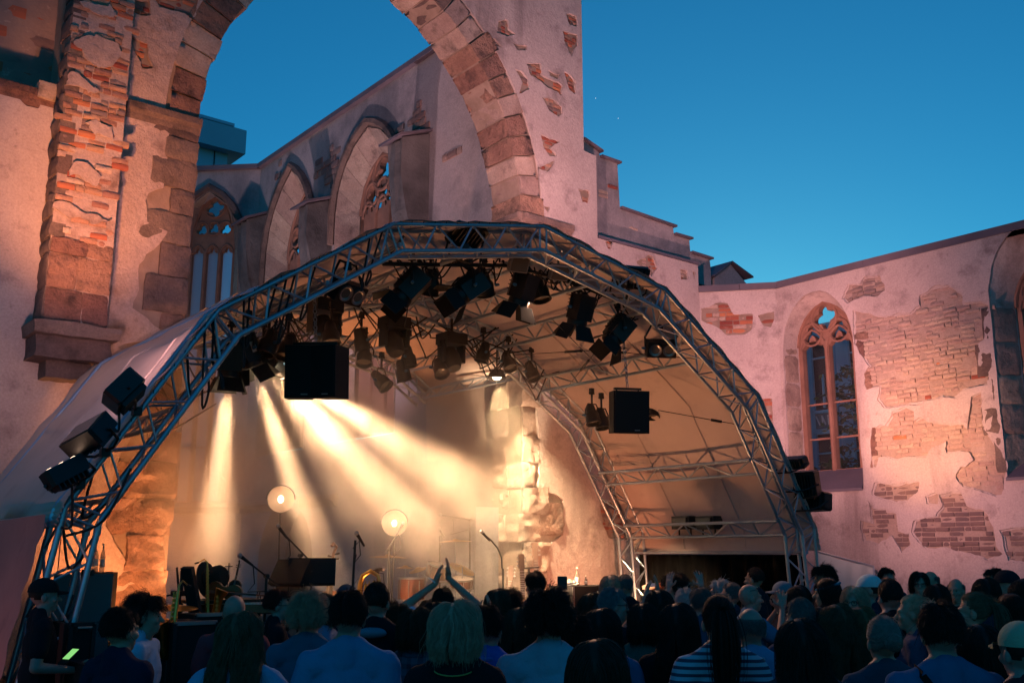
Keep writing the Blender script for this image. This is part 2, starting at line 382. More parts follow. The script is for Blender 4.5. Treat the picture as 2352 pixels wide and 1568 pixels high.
def tracery_window(fr, u0, u1, v0, vs, va, n, parent, lights=2, bars=(), mat=None, glass=None, t=.12, head_glass=None):
    """stone tracery with lancets, foils, mullions, glazing bars and glass"""
    mat = mat or M_tracery; glass = glass or M_glass
    if u0 > u1: u0, u1 = u1, u0
    wd = u1 - u0; frm = .07 * wd; head = pointed(u0, u1, vs, va)
    outer = [(u0, v0)] + head + [(u1, v0)]
    win = setp(thing_child('window', parent))
    lw = (wd - 2 * frm - (lights - 1) * .075 * wd) / lights; holes = []; mull = .075 * wd
    sp = vs - .05 * (va - vs)
    for i in range(lights):
        a = u0 + frm + i * (lw + mull); b = a + lw
        top = [(a, sp), (a + lw * .18, sp + lw * .16), (a + lw * .30, sp + lw * .10), (a + lw * .38, sp + lw * .40), (a + lw * .5, sp + lw * .52), (a + lw * .62, sp + lw * .40), (a + lw * .70, sp + lw * .10), (a + lw * .82, sp + lw * .16), (b, sp)]
        holes.append([(a, v0 + .03)] + top + [(b, v0 + .03)])
    um = (u0 + u1) / 2; hh = va - vs
    holes.append(foil((um, vs + hh * .64), wd * .19, 4, .2))
    if lights == 2:
        for q in (-1, 1): holes.append(foil((um + q * wd * .235, vs + hh * .27), wd * .15, 3, PI / 2))
    else:
        for q in (-1, 0, 1): holes.append(foil((um + q * wd * .25, vs + hh * (.31 if q else .33)), wd * .125, 3, PI / 2))
    for q in (-1, 1):
        holes.append([(um + q * wd * .40, vs + hh * .30), (um + q * wd * .33, vs + hh * .50), (um + q * wd * .24, vs + hh * .66), (um + q * wd * .34, vs + hh * .44)])
    g = G(); g.prism(outer, t, lambda u, v, k: fr.w(u, v, n - t + k), holes); g.build('tracery', mat, win, smooth=False)
    for i in range(lights - 1):                                   # round mullion fronts
        a = u0 + frm + (i + 1) * lw + i * mull + mull / 2
        g = G(); g.bar(fr.w(a, v0, n), fr.w(a, sp + lw * .2, n), mull * .45, 8); g.build('mullion', mat, win)
    def ringm(c, r_, q=.022): g = G(); g.path([fr.w(c[0] + r_ * math.cos(a), c[1] + r_ * math.sin(a), n + .012) for a in [2 * PI * i / 26 for i in range(27)]], q * wd, 6); g.build('moulding', mat, win)
    ringm((um, vs + hh * .64), wd * .215)
    for q in ((-1, 1) if lights == 2 else (-1, 0, 1)): ringm((um + q * wd * (.235 if lights == 2 else .25), vs + hh * (.27 if lights == 2 else .32)), wd * (.172 if lights == 2 else .142), .018)
    g = G(); g.path([fr.w(p[0], p[1], n + .015) for p in scale_loop(outer[1:-1], .985)], .026 * wd, 6); g.build('moulding', mat, win)
    for i in range(lights):
        a = u0 + frm + i * (lw + mull); g = G(); g.path([fr.w(p[0], p[1], n + .012) for p in pointed(a - mull * .2, a + lw + mull * .2, sp - lw * .05, sp + lw * .72, 6)], .02 * wd, 6); g.build('moulding', mat, win)
    for bv in bars:
        g = G(); g.box(fr.w(um, bv, n - t * .6), (wd - 2 * frm, .03, .035), fr.rot().to_matrix()); g.build('glazing_bar', mat, win)
    for i in range(lights):
        a = u0 + frm + i * (lw + mull)
        edges = [v0 + .03] + sorted(bars) + [sp + lw * .5]
        for y0, y1 in zip(edges[:-1], edges[1:]):
            g = G(); g.box(fr.w(a + lw / 2, (y0 + y1) / 2, n - t * .8), (lw - .002, .012, y1 - y0 - .006), fr.rot().to_matrix()); g.build('pane', glass, win, smooth=False)
    g = G(); hd = [(u0 + .02, sp + lw * .51)] + scale_loop(pointed(u0, u1, vs, va), .93) + [(u1 - .02, sp + lw * .51)]
    g.prism(hd, .01, lambda u, v, k: fr.w(u, v, n - t * .85 + k)); g.build('pane', head_glass or M_glass, win, smooth=False)
    return win
def thing_child(name, parent):
    o = bpy.data.objects.new(name, None); C.objects.link(o); o.empty_display_size = .1; o.parent = parent
    o.location = -Vector(parent.location); return o

def reveal(name, fr, loopA, nA, loopB, nB, mat, parent, closed=False):
    g = G(); m = len(loopA); vs = [fr.w(p[0], p[1], nA) for p in loopA] + [fr.w(p[0], p[1], nB) for p in loopB]
    g.add(vs, [(i, (i + 1) % m, (i + 1) % m + m, i + m) for i in range(m if closed else m - 1)]); return g.build(name, mat, parent)

# ---------------------------------------------------------------- ground, stage floor
g = G(); g.add([(-60, -40, 0), (90, -40, 0), (90, 90, 0), (-60, 90, 0)], [(0, 1, 2, 3)])
setp(g.build('ground', M_ground, None, smooth=False), kind='structure')

# ---------------------------------------------------------------- the ruined cross wall with the great arch
YW = 12.5
FC = Frame((0, YW, 0), (1, 0, 0), (0, -1, 0))
cw = thing('ruined_arch_wall', 'ruined church wall with huge open pointed arch behind the stage', 'wall', (7.5, YW + .3, 0))
JL, JR, ZS, RA = 4.65, 10.34, 7.6, 3.9
def arc(r, k=22):
    cL = JL + RA; cR = JR - RA; out = []
    th = math.acos((cL - 7.495) / r)
    for i in range(k + 1): t = th * i / k; out.append((cL - r * math.cos(t), ZS + r * math.sin(t)))
    for i in range(k - 1, -1, -1): t = th * i / k; out.append((cR + r * math.cos(t), ZS + r * math.sin(t)))
    return out
zl = FC.px(70, 228)[1]                                            # top of the lower plaster on the far left
zled = FC.px(1370, 547)[1]
Xt = FC.px(1336, 150)[0]; Xt2 = FC.px(1369, 450)[0]; zt2 = FC.px(1350, 352)[1]
XC = 14.9
base_out = [(-2.5, 0), (JL, 0)] + arc(RA) + [(JR, 0), (XC, 0), (XC, zled), (Xt2, zled), (Xt2, zt2), (Xt, zt2), (Xt, 13.2), (FC.px(150, 0)[0], 13.2), (FC.px(150, 100)[0], zl), (-2.5, zl)]
g = G(); g.prism(base_out, .74, lambda u, v, n: FC.w(u, v, n - .74)); g.build('masonry', M_mortar, cw, smooth=False)
# recessed upper wall on the far left, rough brick
g = G(); g.prism([(-2.5, zl - .3), (FC.px(160, 100)[0], zl - .3), (FC.px(160, 100)[0], 13.2), (-2.5, 13.2)], .2, lambda u, v, n: FC.w(u, v, n - .74)); g.build('upper_masonry', M_brick_grey, cw, smooth=False)
FU = Frame((0, YW + .55, 0), (1, 0, 0), (0, -1, 0))
up_poly = [(0.2, zl - .05), (3.05, zl - .05), (3.05, 9.6), (0.2, 9.6)]
# plaster skins
c3 = crop(900, 0, 2.24); c13 = crop(1340, 320, 3.92); c00 = crop(0, 0, 4.9)
pat_right = [[(585, 105), (640, 110), (650, 160), (690, 185), (640, 200), (590, 180)], [(670, 232), (742, 243), (742, 274), (685, 264)], [(545, 205), (580, 210), (612, 255), (570, 240)],
 [(680, 370), (710, 375), (745, 420), (762, 480), (700, 492), (722, 440)], [(740, 338), (815, 338), (825, 400), (905, 438), (928, 458), (920, 505), (830, 445), (760, 405)], [(850, 372), (912, 398), (902, 420), (858, 404)],
 [(820, 520), (890, 532), (925, 560), (930, 600), (915, 622), (860, 585)], [(820, 710), (870, 735), (912, 750), (870, 780), (902, 825), (858, 824), (830, 760)], [(800, 882), (882, 848), (872, 882), (850, 910)], [(828, 1078), (864, 1083), (852, 1125)],
 [(948, 75), (1000, 83), (1007, 145), (963, 132)], [(935, 168), (1010, 188), (1012, 240), (978, 300), (938, 222)], [(1010, 988), (1072, 998), (1066, 1075), (1036, 1072)], [(940, 385), (975, 395), (1005, 440), (1000, 500), (965, 470)]]
pat_ledge = [[(575, 1150), (700, 1095), (740, 1120), (770, 1220), (720, 1295), (640, 1240)], [(985, 1215), (1040, 1225), (1052, 1310), (990, 1322)], [(1090, 1238), (1122, 1250), (1112, 1322)], [(283, 962), (367, 962), (350, 1034), (318, 1037)]]
pat_left = [[(1530, 4), (1700, 4), (1722, 182), (1600, 192), (1530, 150)], [(1770, 4), (2260, 4), (2225, 180), (2180, 220), (2100, 160), (1950, 130), (1820, 112)], [(1502, 405), (1580, 460), (1692, 500), (1692, 640), (1742, 782), (1620, 780), (1560, 650), (1506, 540)]]
low = [(1372, 1160), (1400, 1152), (1432, 1200), (1440, 1242), (1392, 1232)]           # brick patch low on the right
PR = [rough_loop(pxpoly(FC, c3(p)), .03, .020, i) for i, p in enumerate(pat_right)]
PR += [rough_loop(pxpoly(FC, low), .05, .02, 77)]
PG = [rough_loop(pxpoly(FC, c13(p)), .03, .020, 20 + i) for i, p in enumerate(pat_ledge)]
PLf = [rough_loop(pxpoly(FC, c00(p)), .03, .020, 40 + i) for i, p in enumerate(pat_left)]
r1 = RA + .47
ring = arc(r1)
right_edge = [(JR + .38, .0)] + [(JR + (.62 if int(z / .42) % 2 else .30), z + d) for z in [.42 * k for k in range(1, 18)] for d in (0, .40)] 
rp = [p for p in ring if p[0] > 7.5]                              # right half of the outer arch ring, from apex down to the springing
pr_out = [(JR + .45, 0.0)] + rough_path([(JR + .45, 0.0), (JR + .5, 2.0), (JR + .86, 2.2), (JR + .86, 2.78), (JR + .35, 2.95), (JR + .3, 6.6), (JR + .62, 6.7), (JR + .62, 7.3), rp[-1]], .09, .03, 3)[1:-1] + rp[::-1] + [(7.5, 13.15), (Xt - .02, 13.15), (Xt - .02, zt2), (Xt2 - .02, zt2 - .02), (Xt2 - .02, zled - .01), (XC - .01, zled - .01), (XC - .01, 0)]
wall_sheet('plaster', FC, pr_out, PR + PG, 0.0, .042, M_plaster, cw, lips=len(PR + PG))
lp = [p for p in ring if p[0] < 7.49]
XPL, XPR = FC.px(150, 230)[0], FC.px(288, 230)[0]
pl_out = [(XPR - .3, 0)] + [(XPR - .3, 13.15), (7.48, 13.15)] + lp[::-1] + rough_path([lp[0], (JL - .40, 7.5), (JL - .42, 6.6), (JL - .62, 6.5), (JL - .62, 6.1), (JL - .3, 6.0), (JL - .66, 5.5), (JL - .66, 4.9), (JL - .3, 4.7), (JL - .8, 4.4), (JL - .35, 3.9), (JL - .75, 2.9), (JL - .75, 2.2), (JL - .4, 1.6), (JL - .35, 0)], .09, .03, 5)[1:-1] + [(JL - .35, 0)]
wall_sheet('plaster', FC, pl_out, PLf, 0.0, .042, M_plaster_rough, cw)
wall_sheet('plaster', FC, [(-2.5, 0), (XPR - .31, 0), (XPR - .31, 4.0), (XPL + .2, 4.6), (XPL + .2, zl), (-2.5, zl)], [rough_loop(pxpoly(FC, c00([(215, 1150), (470, 1190), (440, 1265), (300, 1240)])), .04, .012, 9), rough_loop(pxpoly(FC, [(88, 526), (104, 522), (108, 560), (98, 568), (90, 552)]), .04, .008, 8)], 0.0, .028, M_plaster, cw)
mix_red = [(M_brick, 3), (M_brick_worn, 2)]
for i, p in enumerate(PR): lay_bricks(FC, p, cw, [(M_brick_grey, 2), (M_brick_worn, 1), (M_brick, 1)] if i < 7 or i == 14 else mix_red, course=.07, L=.20, seed=i)
for i, p in enumerate(PG): lay_bricks(FC, p, cw, [(M_brick_wash, 2), (M_brick, 2)], course=.07, L=.20, seed=30 + i)
for i, p in enumerate(PLf): lay_bricks(FC, p, cw, [(M_brick, 4), (M_brick_grey, 1)], course=.075, L=.21, seed=50 + i)
lay_bricks(FU, up_poly, cw, [(M_brick_grey, 1), (M_brick, 2)], course=.16, L=.46, seed=60, skip=.25, proud=.01)
# arch ring: single wedge stones
for side in (0, 1):
    c_u = JL + RA if side == 0 else JR - RA
    th_max = math.acos((JL + RA - 7.495) / (RA + .25)); kk = 15
    for i in range(kk):
        t0, t1 = th_max * i / kk, th_max * (i + 1) / kk; rr = random.Random(900 + side * 50 + i)
        ri = RA + rr.uniform(-.035, .02); ro = RA + .46 + rr.uniform(-.08, .09); n1 = .03 + rr.uniform(-.01, .03); n0 = -.76
        g = G(); nu, nr, nn = 4, 4, 4; s_ = -1 if side == 0 else 1
        def P_(a, b, n): 
            t = t0 + .004 + (t1 - t0 - .008) * a; r_ = ri + (ro - ri) * b
            jit = mnoise.noise(Vector((a * 2.3 + i * 3.1, b * 2.9 + side * 7, n * 5))) * .028
            return FC.w(c_u + s_ * (r_ + (jit if b == 0 else 0)) * math.cos(t), ZS + (r_ + (jit if b == 0 else 0)) * math.sin(t), n + (jit if n > 0 else 0))
        vs = []; fs = []
        for q in range(nr + 1):                                   # front
            for a in range(nu + 1): vs.append(P_(a / nu, q / nr, n1))
        for q in range(nr):
            for a in range(nu): fs.append((q * 5 + a, q * 5 + a + 1, (q + 1) * 5 + a + 1, (q + 1) * 5 + a))
        b0 = len(vs)
        for q in range(1, nn + 1):                                # underside
            for a in range(nu + 1): vs.append(P_(a / nu, 0, n1 + (n0 - n1) * q / nn))
        for a in range(nu): fs.append((a, a + 1, b0 + a + 1, b0 + a))
        for q in range(nn - 1):
            for a in range(nu): fs.append((b0 + q * 5 + a, b0 + q * 5 + a + 1, b0 + (q + 1) * 5 + a + 1, b0 + (q + 1) * 5 + a))
        for a in (0, 1):                                          # joints
            e = a * nu; k0 = len(vs); vs.append(P_(a, 1, n0)); fs.append((e, b0 + 3 * 5 + e, k0, 20 + e))
        g.add(vs, fs); g.build('arch_stone', rr.choices([M_stone_pale, M_stone, M_stone_dark], [3, 5, 2])[0], cw)
# jamb stones below the springing
for side in (0, 1):
    z = .05; i = 0
    while z < ZS - .05:
        rr = random.Random(300 + side * 100 + i); h = min(rr.uniform(.30, .52), ZS - z) if z > 2.9 else rr.uniform(.42, .62)
        if ZS - z - h < .15: h = ZS - z
        wid = rr.uniform(.50, .72) if i % 2 else rr.uniform(.30, .44)
        if z < 2.9: wid = rr.uniform(.45, .85) if side == 0 else rr.uniform(.38, .62)
        elif side == 1: wid *= .74
        ins = rr.uniform(-.08, .05) if z < 3.6 else rr.uniform(-.02, .02)
        am = .042 if z < 3.6 else .022
        mt = M_stone if z < 5 else rr.choice([M_stone, M_stone_dark, M_stone_pale])
        if side == 0: stone(FC, JL - wid, JL - ins, z, z + h, -.4, .045 + (rr.uniform(-.01, .03) if z > 3.6 else rr.choice([-.14, .0, .03, .07])), cw, M_stone if z < 3.5 else rr.choice([M_stone_dark, M_stone_dark, M_stone]), 40 + i, am)
        else:
            stone(FC, JR + ins, JR + wid, z, z + h, -.3, .05 + rr.uniform(-.01, .03), cw, M_stone_pale if z < 6.6 else M_stone, 80 + i, am)
            fr2 = Frame((JR, YW, 0), (0, -1, 0), (-1, 0, 0))      # the inner face of the jamb
            stone(fr2, -.75, -.31, z, z + h, -.3, -ins + .012 + rr.uniform(0, .03), cw, M_stone_pale, 120 + i, am)
        z += h; i += 1
stone(FC, JR + .36, JR + .88, 2.20, 2.74, -.2, .07, cw, M_stone, 177, .03)
# a dark hole and two proud blocks as on the left jamb, impost mouldings
def moulding(fr, u0, u1, v, d, parent, mat, name='impost'):
    g = G()
    prof = [(0, 0), (.35, .02), (.55, .07), (.60, .10), (1.0, .15), (1.0, .24), (.0, .27)]
    vs = [fr.w(u, v + z, n * d) for u in (u0, u1) for n, z in prof]; m = len(prof)
    g.add(vs, [(i, (i + 1) % m, (i + 1) % m + m, i + m) for i in range(m)] + [tuple(range(m)), tuple(range(m, 2 * m))[::-1]]); g.build(name, mat, parent, smooth=False)
moulding(FC, JR - .03, FC.px(1306, 520)[0], FC.px(1230, 520)[1] - .1, .16, cw, M_stone_dark)
fr2 = Frame((JR, YW, 0), (0, -1, 0), (-1, 0, 0)); moulding(fr2, -.78, .1, FC.px(1230, 520)[1] - .1, .14, cw, M_stone_dark)
moulding(FC, XPR, JL + .02, FC.px(360, 285)[1] - .05, .12, cw, M_stone_dark)
moulding(FC, -2.5, XPL, zl - .1, .06, cw, M_stone, 'ledge')
# ledge and the set-back stepped wall on the right
g = G(); g.add([FC.w(u, v, n) for u in (Xt2, XC) for n, v in ((.06, zled), (.06, zled + .05), (-.42, zled + .14), (-.42, zled))], [(0, 1, 5, 4), (1, 2, 6, 5), (2, 3, 7, 6), (3, 0, 4, 7), (0, 3, 2, 1), (4, 5, 6, 7)]); g.build('ledge_slab', M_slate, cw, smooth=False)
FS = Frame((0, YW + .40, 0), (1, 0, 0), (0, -1, 0))
st = [(1338, 322), (1376, 350), (1378, 362), (1418, 376), (1424, 480), (1546, 522), (1548, 540), (1583, 550), (1586, 582), (1630, 596), (1632, 612)]
sp_ = [FS.px(x, y) for x, y in st]
steps = []
for i, (u, v) in enumerate(sp_): steps.append((u, v))
outl = [(Xt - .3, zled - .2)] + [(Xt - .3, sp_[0][1])] + steps + [(sp_[-1][0], zled - .2)]
g = G(); g.prism(outl, .35, lambda u, v, n: FS.w(u, v, n - .35)); g.build('stepped_masonry', M_plaster_choir, cw, smooth=False)
for a, b in ((1, 1), (2, 3), (4, 5), (6, 7), (8, 9)):             # sheet copings on the steps
    if a == b: a, b = 0, 1
    (ua, va), (ub, vb) = sp_[a], sp_[b]
    g = G(); g.add([FS.w(u, v + dz, n) for u, v in ((ua, va), (ub + .06, vb)) for dz in (0.005, .045) for n in (.07, -.42)], [(0, 1, 3, 2), (4, 6, 7, 5), (0, 2, 6, 4), (1, 5, 7, 3), (2, 3, 7, 6), (0, 4, 5, 1)]); g.build('coping', M_slate, cw, smooth=False)
for i, p in enumerate([[(525, 780), (582, 790), (602, 872), (540, 832)], [(235, 505), (300, 510), (312, 582), (245, 572)], [(340, 430), (405, 440), (412, 480), (360, 478)]]):
    lay_bricks(FS, pxpoly(FS, c13(p)), cw, [(M_brick, 1), (M_brick_wash, 1)], seed=70 + i, proud=.022)
# ---- half pier on its corbel, left of the arch
FP = Frame((0, YW - .42, 0), (1, 0, 0), (0, -1, 0))
pu0, pu1 = FP.px(152, 200)[0], FP.px(293, 200)[0]; pz0 = FP.px(170, 748)[1]; pz1 = FP.px(200, 556)[1]
pil = thing_child('half_pier', cw); pil['label'] = 'brick and stone half pier with broken plaster'
g = G(); g.box(((pu0 + pu1) / 2, YW - .2, (pz0 + 13.2) / 2), (pu1 - pu0, .42, 13.2 - pz0)); g.build('core', M_plaster_rough, pil, smooth=False)
zmid = FP.px(200, 330)[1]
lay_bricks(FP, [(pu0, zmid), (pu1, zmid), (pu1, 9.7), (pu0, 9.7)], pil, [(M_brick_worn, 6), (M_brick, 2), (M_brick_grey, 1)], course=.078, L=.21, seed=5, skip=.22, proud=.020)
lay_bricks(FP, [(pu0, pz1), (pu1, pz1), (pu1, zmid), (pu0, zmid)], pil, [(M_brick_worn, 5), (M_brick_wash, 2), (M_brick, 1)], course=.078, L=.21, seed=6, skip=.70, proud=.014)
for i in range(7):                                                # plaster left hanging over the bricks
    rr = random.Random(40 + i); cu, cv = rr.uniform(pu0 + .15, pu1 - .15), pz1 + .3 + (9.4 - pz1) * i / 7; w_, h_ = rr.uniform(.16, .34), rr.uniform(.07, .2)
    blob = rough_loop([(max(pu0 + .02, min(pu1 - .02, cu + w_ * math.cos(2 * PI * k / 9))), cv + h_ * math.sin(2 * PI * k / 9)) for k in range(9)], .03, .055, 60 + i)
    g = G(); g.prism(blob, .03, lambda u, v, n: FP.w(u, v, .008 + n)); g.build('plaster_patch', M_plaster_rough, pil, smooth=False)
fl = Frame((pu0, YW, 0), (0, -1, 0), (-1, 0, 0))
for i in range(16):
    z = pz1 + i * .26; rr = random.Random(i + 5)
    stone(fl, 0.02, .42, z, z + .26, -.15, .02 + rr.uniform(0, .03), pil, M_stone_dark, 700 + i, .02)
z = pz0; i = 0
while z < pz1 - .05:
    h = min(.42, pz1 - z); a = pu0 + (pu1 - pu0) * (.45 if i % 2 else .58)
    stone(FP, pu0, a, z, z + h, -.1, .03, pil, M_stone, 500 + i, .02); stone(FP, a, pu1, z, z + h, -.1, .02, pil, M_stone, 520 + i, .02); stone(fl, .02, .42, z, z + h, -.1, .025, pil, M_stone_dark, 540 + i, .02)
    z += h; i += 1
zc = FP.px(160, 858)[1]
for i, (za, zb, ex, dp) in enumerate(((pz0 - .16, pz0, .13, .62), (pz0 - .42, pz0 - .16, .07, .52), (zc - .05, pz0 - .42, -.1, .36))):
    fr_ = Frame((0, YW, 0), (1, 0, 0), (0, -1, 0)); stone(fr_, pu0 - ex, pu1 + ex, za, zb, -.05, dp, pil, M_stone_dark, 600 + i, .03, 'corbel_stone')
# a small weathered cap stone left of the pier
stone(FC, FC.px(82, 215)[0], FC.px(140, 215)[0], zl + .02, zl + .24, -.2, .12, cw, M_stone_pale, 650, .015)

# ---------------------------------------------------------------- canted piece and the nave side wall on the right
XN = 15.9; YN = 11.33
nw = thing('nave_wall', 'pink plastered side wall with tall traceried window and bare brick', 'wall', (XN + .3, 8, 0))
FN = Frame((XN, 0, 0), (0, -1, 0), (-1, 0, 0))
zn = FN.px(1785, 664)[1]
FK = Frame((XC, YW, 0), (XN - XC, YN - YW, 0), (-(YW - YN), -(XN - XC), 0)); LK = math.hypot(XN - XC, YW - YN)
zk = zn
outerW = [(1800, 1082), (1790, 816)]
ou0 = max(FN.px(1792, 880)[0], -YN + .07); ou1 = FN.px(1970, 880)[0]; ovs = FN.px(1790, 830)[1]; ova = FN.px(1880, 668)[1]; ov0 = FN.px(1850, 1130)[1]
FI = .42
iu0 = FN.px(1840, 900, -FI)[0]; iu1 = FN.px(1974, 900, -FI)[0]; ivs = FN.px(1838, 800, -FI)[1]; iva = FN.px(1893, 694, -FI)[1]; iv0 = FN.px(1930, 1080, -FI)[1]
def head_n(u0, u1, vs, va, v0, k=9): return [(u0, v0)] + pointed(u0, u1, vs, va, k) + [(u1, v0)]
def round_head(u0, u1, vs, va, v0, k=18):
    um, a, b = (u0 + u1) / 2, (u1 - u0) / 2, va - vs
    return [(u0, v0)] + [(um - a * math.cos(PI * i / k), vs + b * math.sin(PI * i / k) ** .9) for i in range(k + 1)] + [(u1, v0)]
o1 = round_head(ou0, ou1, ovs, ova, ov0); i1 = head_n(iu0, iu1, ivs, iva, iv0)
# the second window, cut by the right edge of the picture
o2u0 = FN.px(2278, 720)[0]; w_o = ou1 - ou0; o2 = round_head(o2u0, o2u0 + w_o, FN.px(2282, 700)[1], FN.px(2282, 700)[1] + (ova - ovs), FN.px(2320, 1100)[1])
i2u0 = FN.px(2335, 720, -FI)[0]; i2 = head_n(i2u0, i2u0 + (iu1 - iu0), ivs, iva, iv0)
nav_out = [(-YN, 0), (4.0, 0), (4.0, zn), (-YN, zn)]
g = G(); g.prism(nav_out, .55, lambda u, v, n: FN.w(u, v, n - .55), [o1, o2]); g.build('masonry', M_mortar_pale, nw, smooth=False)
c5 = crop(1800, 480, 1.705); cN = crop(2000, 640, 2.6125)
NP = [cN([(10, 240), (200, 265), (370, 260), (420, 200), (410, 150), (500, 90), (590, 85), (670, 140), (680, 190), (780, 175), (822, 200), (800, 260), (790, 400), (760, 430), (765, 560), (830, 600), (820, 680), (790, 690), (690, 700), (640, 745), (480, 765), (400, 795), (330, 795), (200, 820), (165, 760), (170, 690), (90, 700), (85, 610), (110, 560), (60, 500), (30, 430)]),
 cN([(265, 850), (320, 830), (380, 860), (390, 920), (440, 890), (490, 930), (560, 930), (690, 915), (706, 960), (720, 850), (730, 775), (785, 745), (800, 960), (880, 1090), (940, 1150), (935, 1280), (910, 1350), (800, 1330), (680, 1310), (640, 1240), (650, 1180), (730, 1140), (700, 1090), (580, 1090), (570, 1030), (500, 1050), (470, 1110), (270, 1130), (180, 1120), (180, 1190), (135, 1180), (135, 960), (220, 930)]),
 cN([(150, 1280), (260, 1300), (410, 1290), (400, 1330), (340, 1400), (260, 1390), (180, 1370), (130, 1350)]), cN([(455, 1360), (515, 1345), (515, 1405), (465, 1408)]),
 c5([(695, 1160), (770, 1150), (790, 1210), (860, 1220), (900, 1290), (905, 1360), (925, 1380), (880, 1410), (790, 1395), (720, 1370), (640, 1370), (585, 1310), (600, 1270), (680, 1240), (700, 1200)]),
 c5([(420, 1195), (440, 1230), (510, 1240), (520, 1300), (560, 1310), (570, 1360), (540, 1380), (500, 1320), (440, 1350), (390, 1340), (375, 1300), (380, 1270), (420, 1280)]),
 c5([(940, 1310), (1023, 1290), (1060, 1350), (1023, 1420), (965, 1415)]), c5([(305, 370), (330, 320), (380, 320), (390, 290), (450, 290), (470, 340), (430, 360), (390, 360), (330, 385)])]
NPl = [rough_loop(pxpoly(FN, p), .035, .024, 200 + i) for i, p in enumerate(NP)]
j1 = scale_loop(o1, 1.0); j2 = scale_loop(o2, 1.0)
# plaster stops short of the dressed stones beside the windows
wall_sheet('plaster', FN, [(-YN + .001, 0), (4.0, 0), (4.0, zn - .001), (-YN + .001, zn - .001)], NPl + [rough_loop(o1, .2, .008, 3), rough_loop(o2, .2, .008, 4)], .0, .050, M_plaster, nw, lips=len(NPl))
wash = [(M_brick_wash, 40), (M_brick, 1)]
for i, p in enumerate(NPl):
    lay_bricks(FN, p, nw, wash if i < 2 else [(M_brick_grey, 1), (M_brick_wash, 1), (M_brick_worn, 1)], course=.078, L=.24, seed=210 + i, skip=.07, proud=.020)
for (o_, i_, nm) in ((o1, i1, 1), (o2, i2, 2)):
    def rs(loop, k=40):                                           # resample so both loops match
        L = [0]; 
        for a, b in zip(loop[:-1], loop[1:]): L.append(L[-1] + math.hypot(b[0] - a[0], b[1] - a[1]))
        out = []; q = 0
        for s_ in range(k + 1):
            d = L[-1] * s_ / k
            while q < len(L) - 2 and L[q + 1] < d: q += 1
            t = (d - L[q]) / max(1e-9, L[q + 1] - L[q]); out.append((loop[q][0] + (loop[q + 1][0] - loop[q][0]) * t, loop[q][1] + (loop[q + 1][1] - loop[q][1]) * t))
        return out
    reveal('reveal', FN, rs(o_), .0, rs(i_), -FI, M_plaster, nw)
    u0, u1 = i_[0][0], i_[-1][0]
    g = G(); g.add([FN.w(o_[0][0], o_[0][1] + .02, .10), FN.w(o_[-1][0], o_[0][1] + .02, .10), FN.w(u1 + .05, iv0 + .02, -FI), FN.w(u0 - .05, iv0 + .02, -FI), FN.w(o_[0][0], o_[0][1] - .03, .10), FN.w(o_[-1][0], o_[0][1] - .03, .10), FN.w(u1 + .05, iv0 - .3, -FI), FN.w(u0 - .05, iv0 - .3, -FI)], [(0, 1, 2, 3), (4, 7, 6, 5), (0, 4, 5, 1), (1, 5, 6, 2), (3, 2, 6, 7), (0, 3, 7, 4)]); g.build('sill_slab', M_slate, nw, smooth=False)
    tracery_window(FN, u0, u1, iv0, ivs, iva, -FI, nw, 2, bars=(iv0 + .62, iv0 + 1.28), t=.14)
    # dressed stones of the far jamb, laid on the splay, and of the near jamb
    zz = o_[0][1] + .1; k = 0
    while zz < ivs - .1:
        h = random.Random(k + nm).uniform(.42, .62); h = min(h, ivs - zz)
        a_, b_ = Vector(FN.w(o_[0][0] + .0, 0, .035)), Vector(FN.w(u0, 0, -FI + .03)); d = (b_ - a_).normalized(); nn = Vector((d.y, -d.x, 0)); nn = nn if nn.y < 0 else -nn
        fj = Frame(a_, d, nn)
        if d.cross(-nn).z < 0: fj = Frame(b_, -d, nn)
        stone(fj, 0, (b_ - a_).length, zz, zz + h, -.1, .012, nw, M_stone_pale, 800 + k, .008)
        stone(FN, o_[-1][0] + .005, o_[-1][0] + .19 + .1 * (k % 2), zz, zz + h, -.2, .036, nw, M_stone, 830 + k, .012)
        if nm == 2: stone(FN, o_[0][0] - .16 - .16 * (k % 2), o_[0][0] - .002, zz, zz + h, -.2, .05, nw, M_stone_dark, 860 + k, .015)
        zz += h; k += 1
# canted piece
g = G(); g.prism([(0, 0), (LK, 0), (LK, zk), (0, zk)], .5, lambda u, v, n: FK.w(u, v, n - .5)); g.build('canted_masonry', M_mortar, nw, smooth=False)
cK = crop(1350, 300, 2.24)
KP = [rough_loop(pxpoly(FK, cK(p)), .05, .015, 250 + i) for i, p in enumerate([[(655, 950), (740, 920), (800, 920), (830, 985), (925, 975), (925, 1060), (890, 1090), (790, 1090), (740, 1045), (662, 1010)], [(955, 985), (1035, 962), (1042, 1000), (1025, 1050), (985, 1040)], [(960, 1425), (1030, 1420), (1035, 1560), (990, 1560)]])]
wall_sheet('plaster', FK, [(0.001, 0), (LK, 0), (LK, zk - .001), (0.001, zk - .001)], KP, 0, .028, M_plaster, nw)
for i, p in enumerate(KP):
    lay_bricks(FK, p, pil if False else nw, [(M_brick, 3), (M_brick_wash, 2)], course=.085, L=.26, seed=260 + i, proud=.018, limit=600)
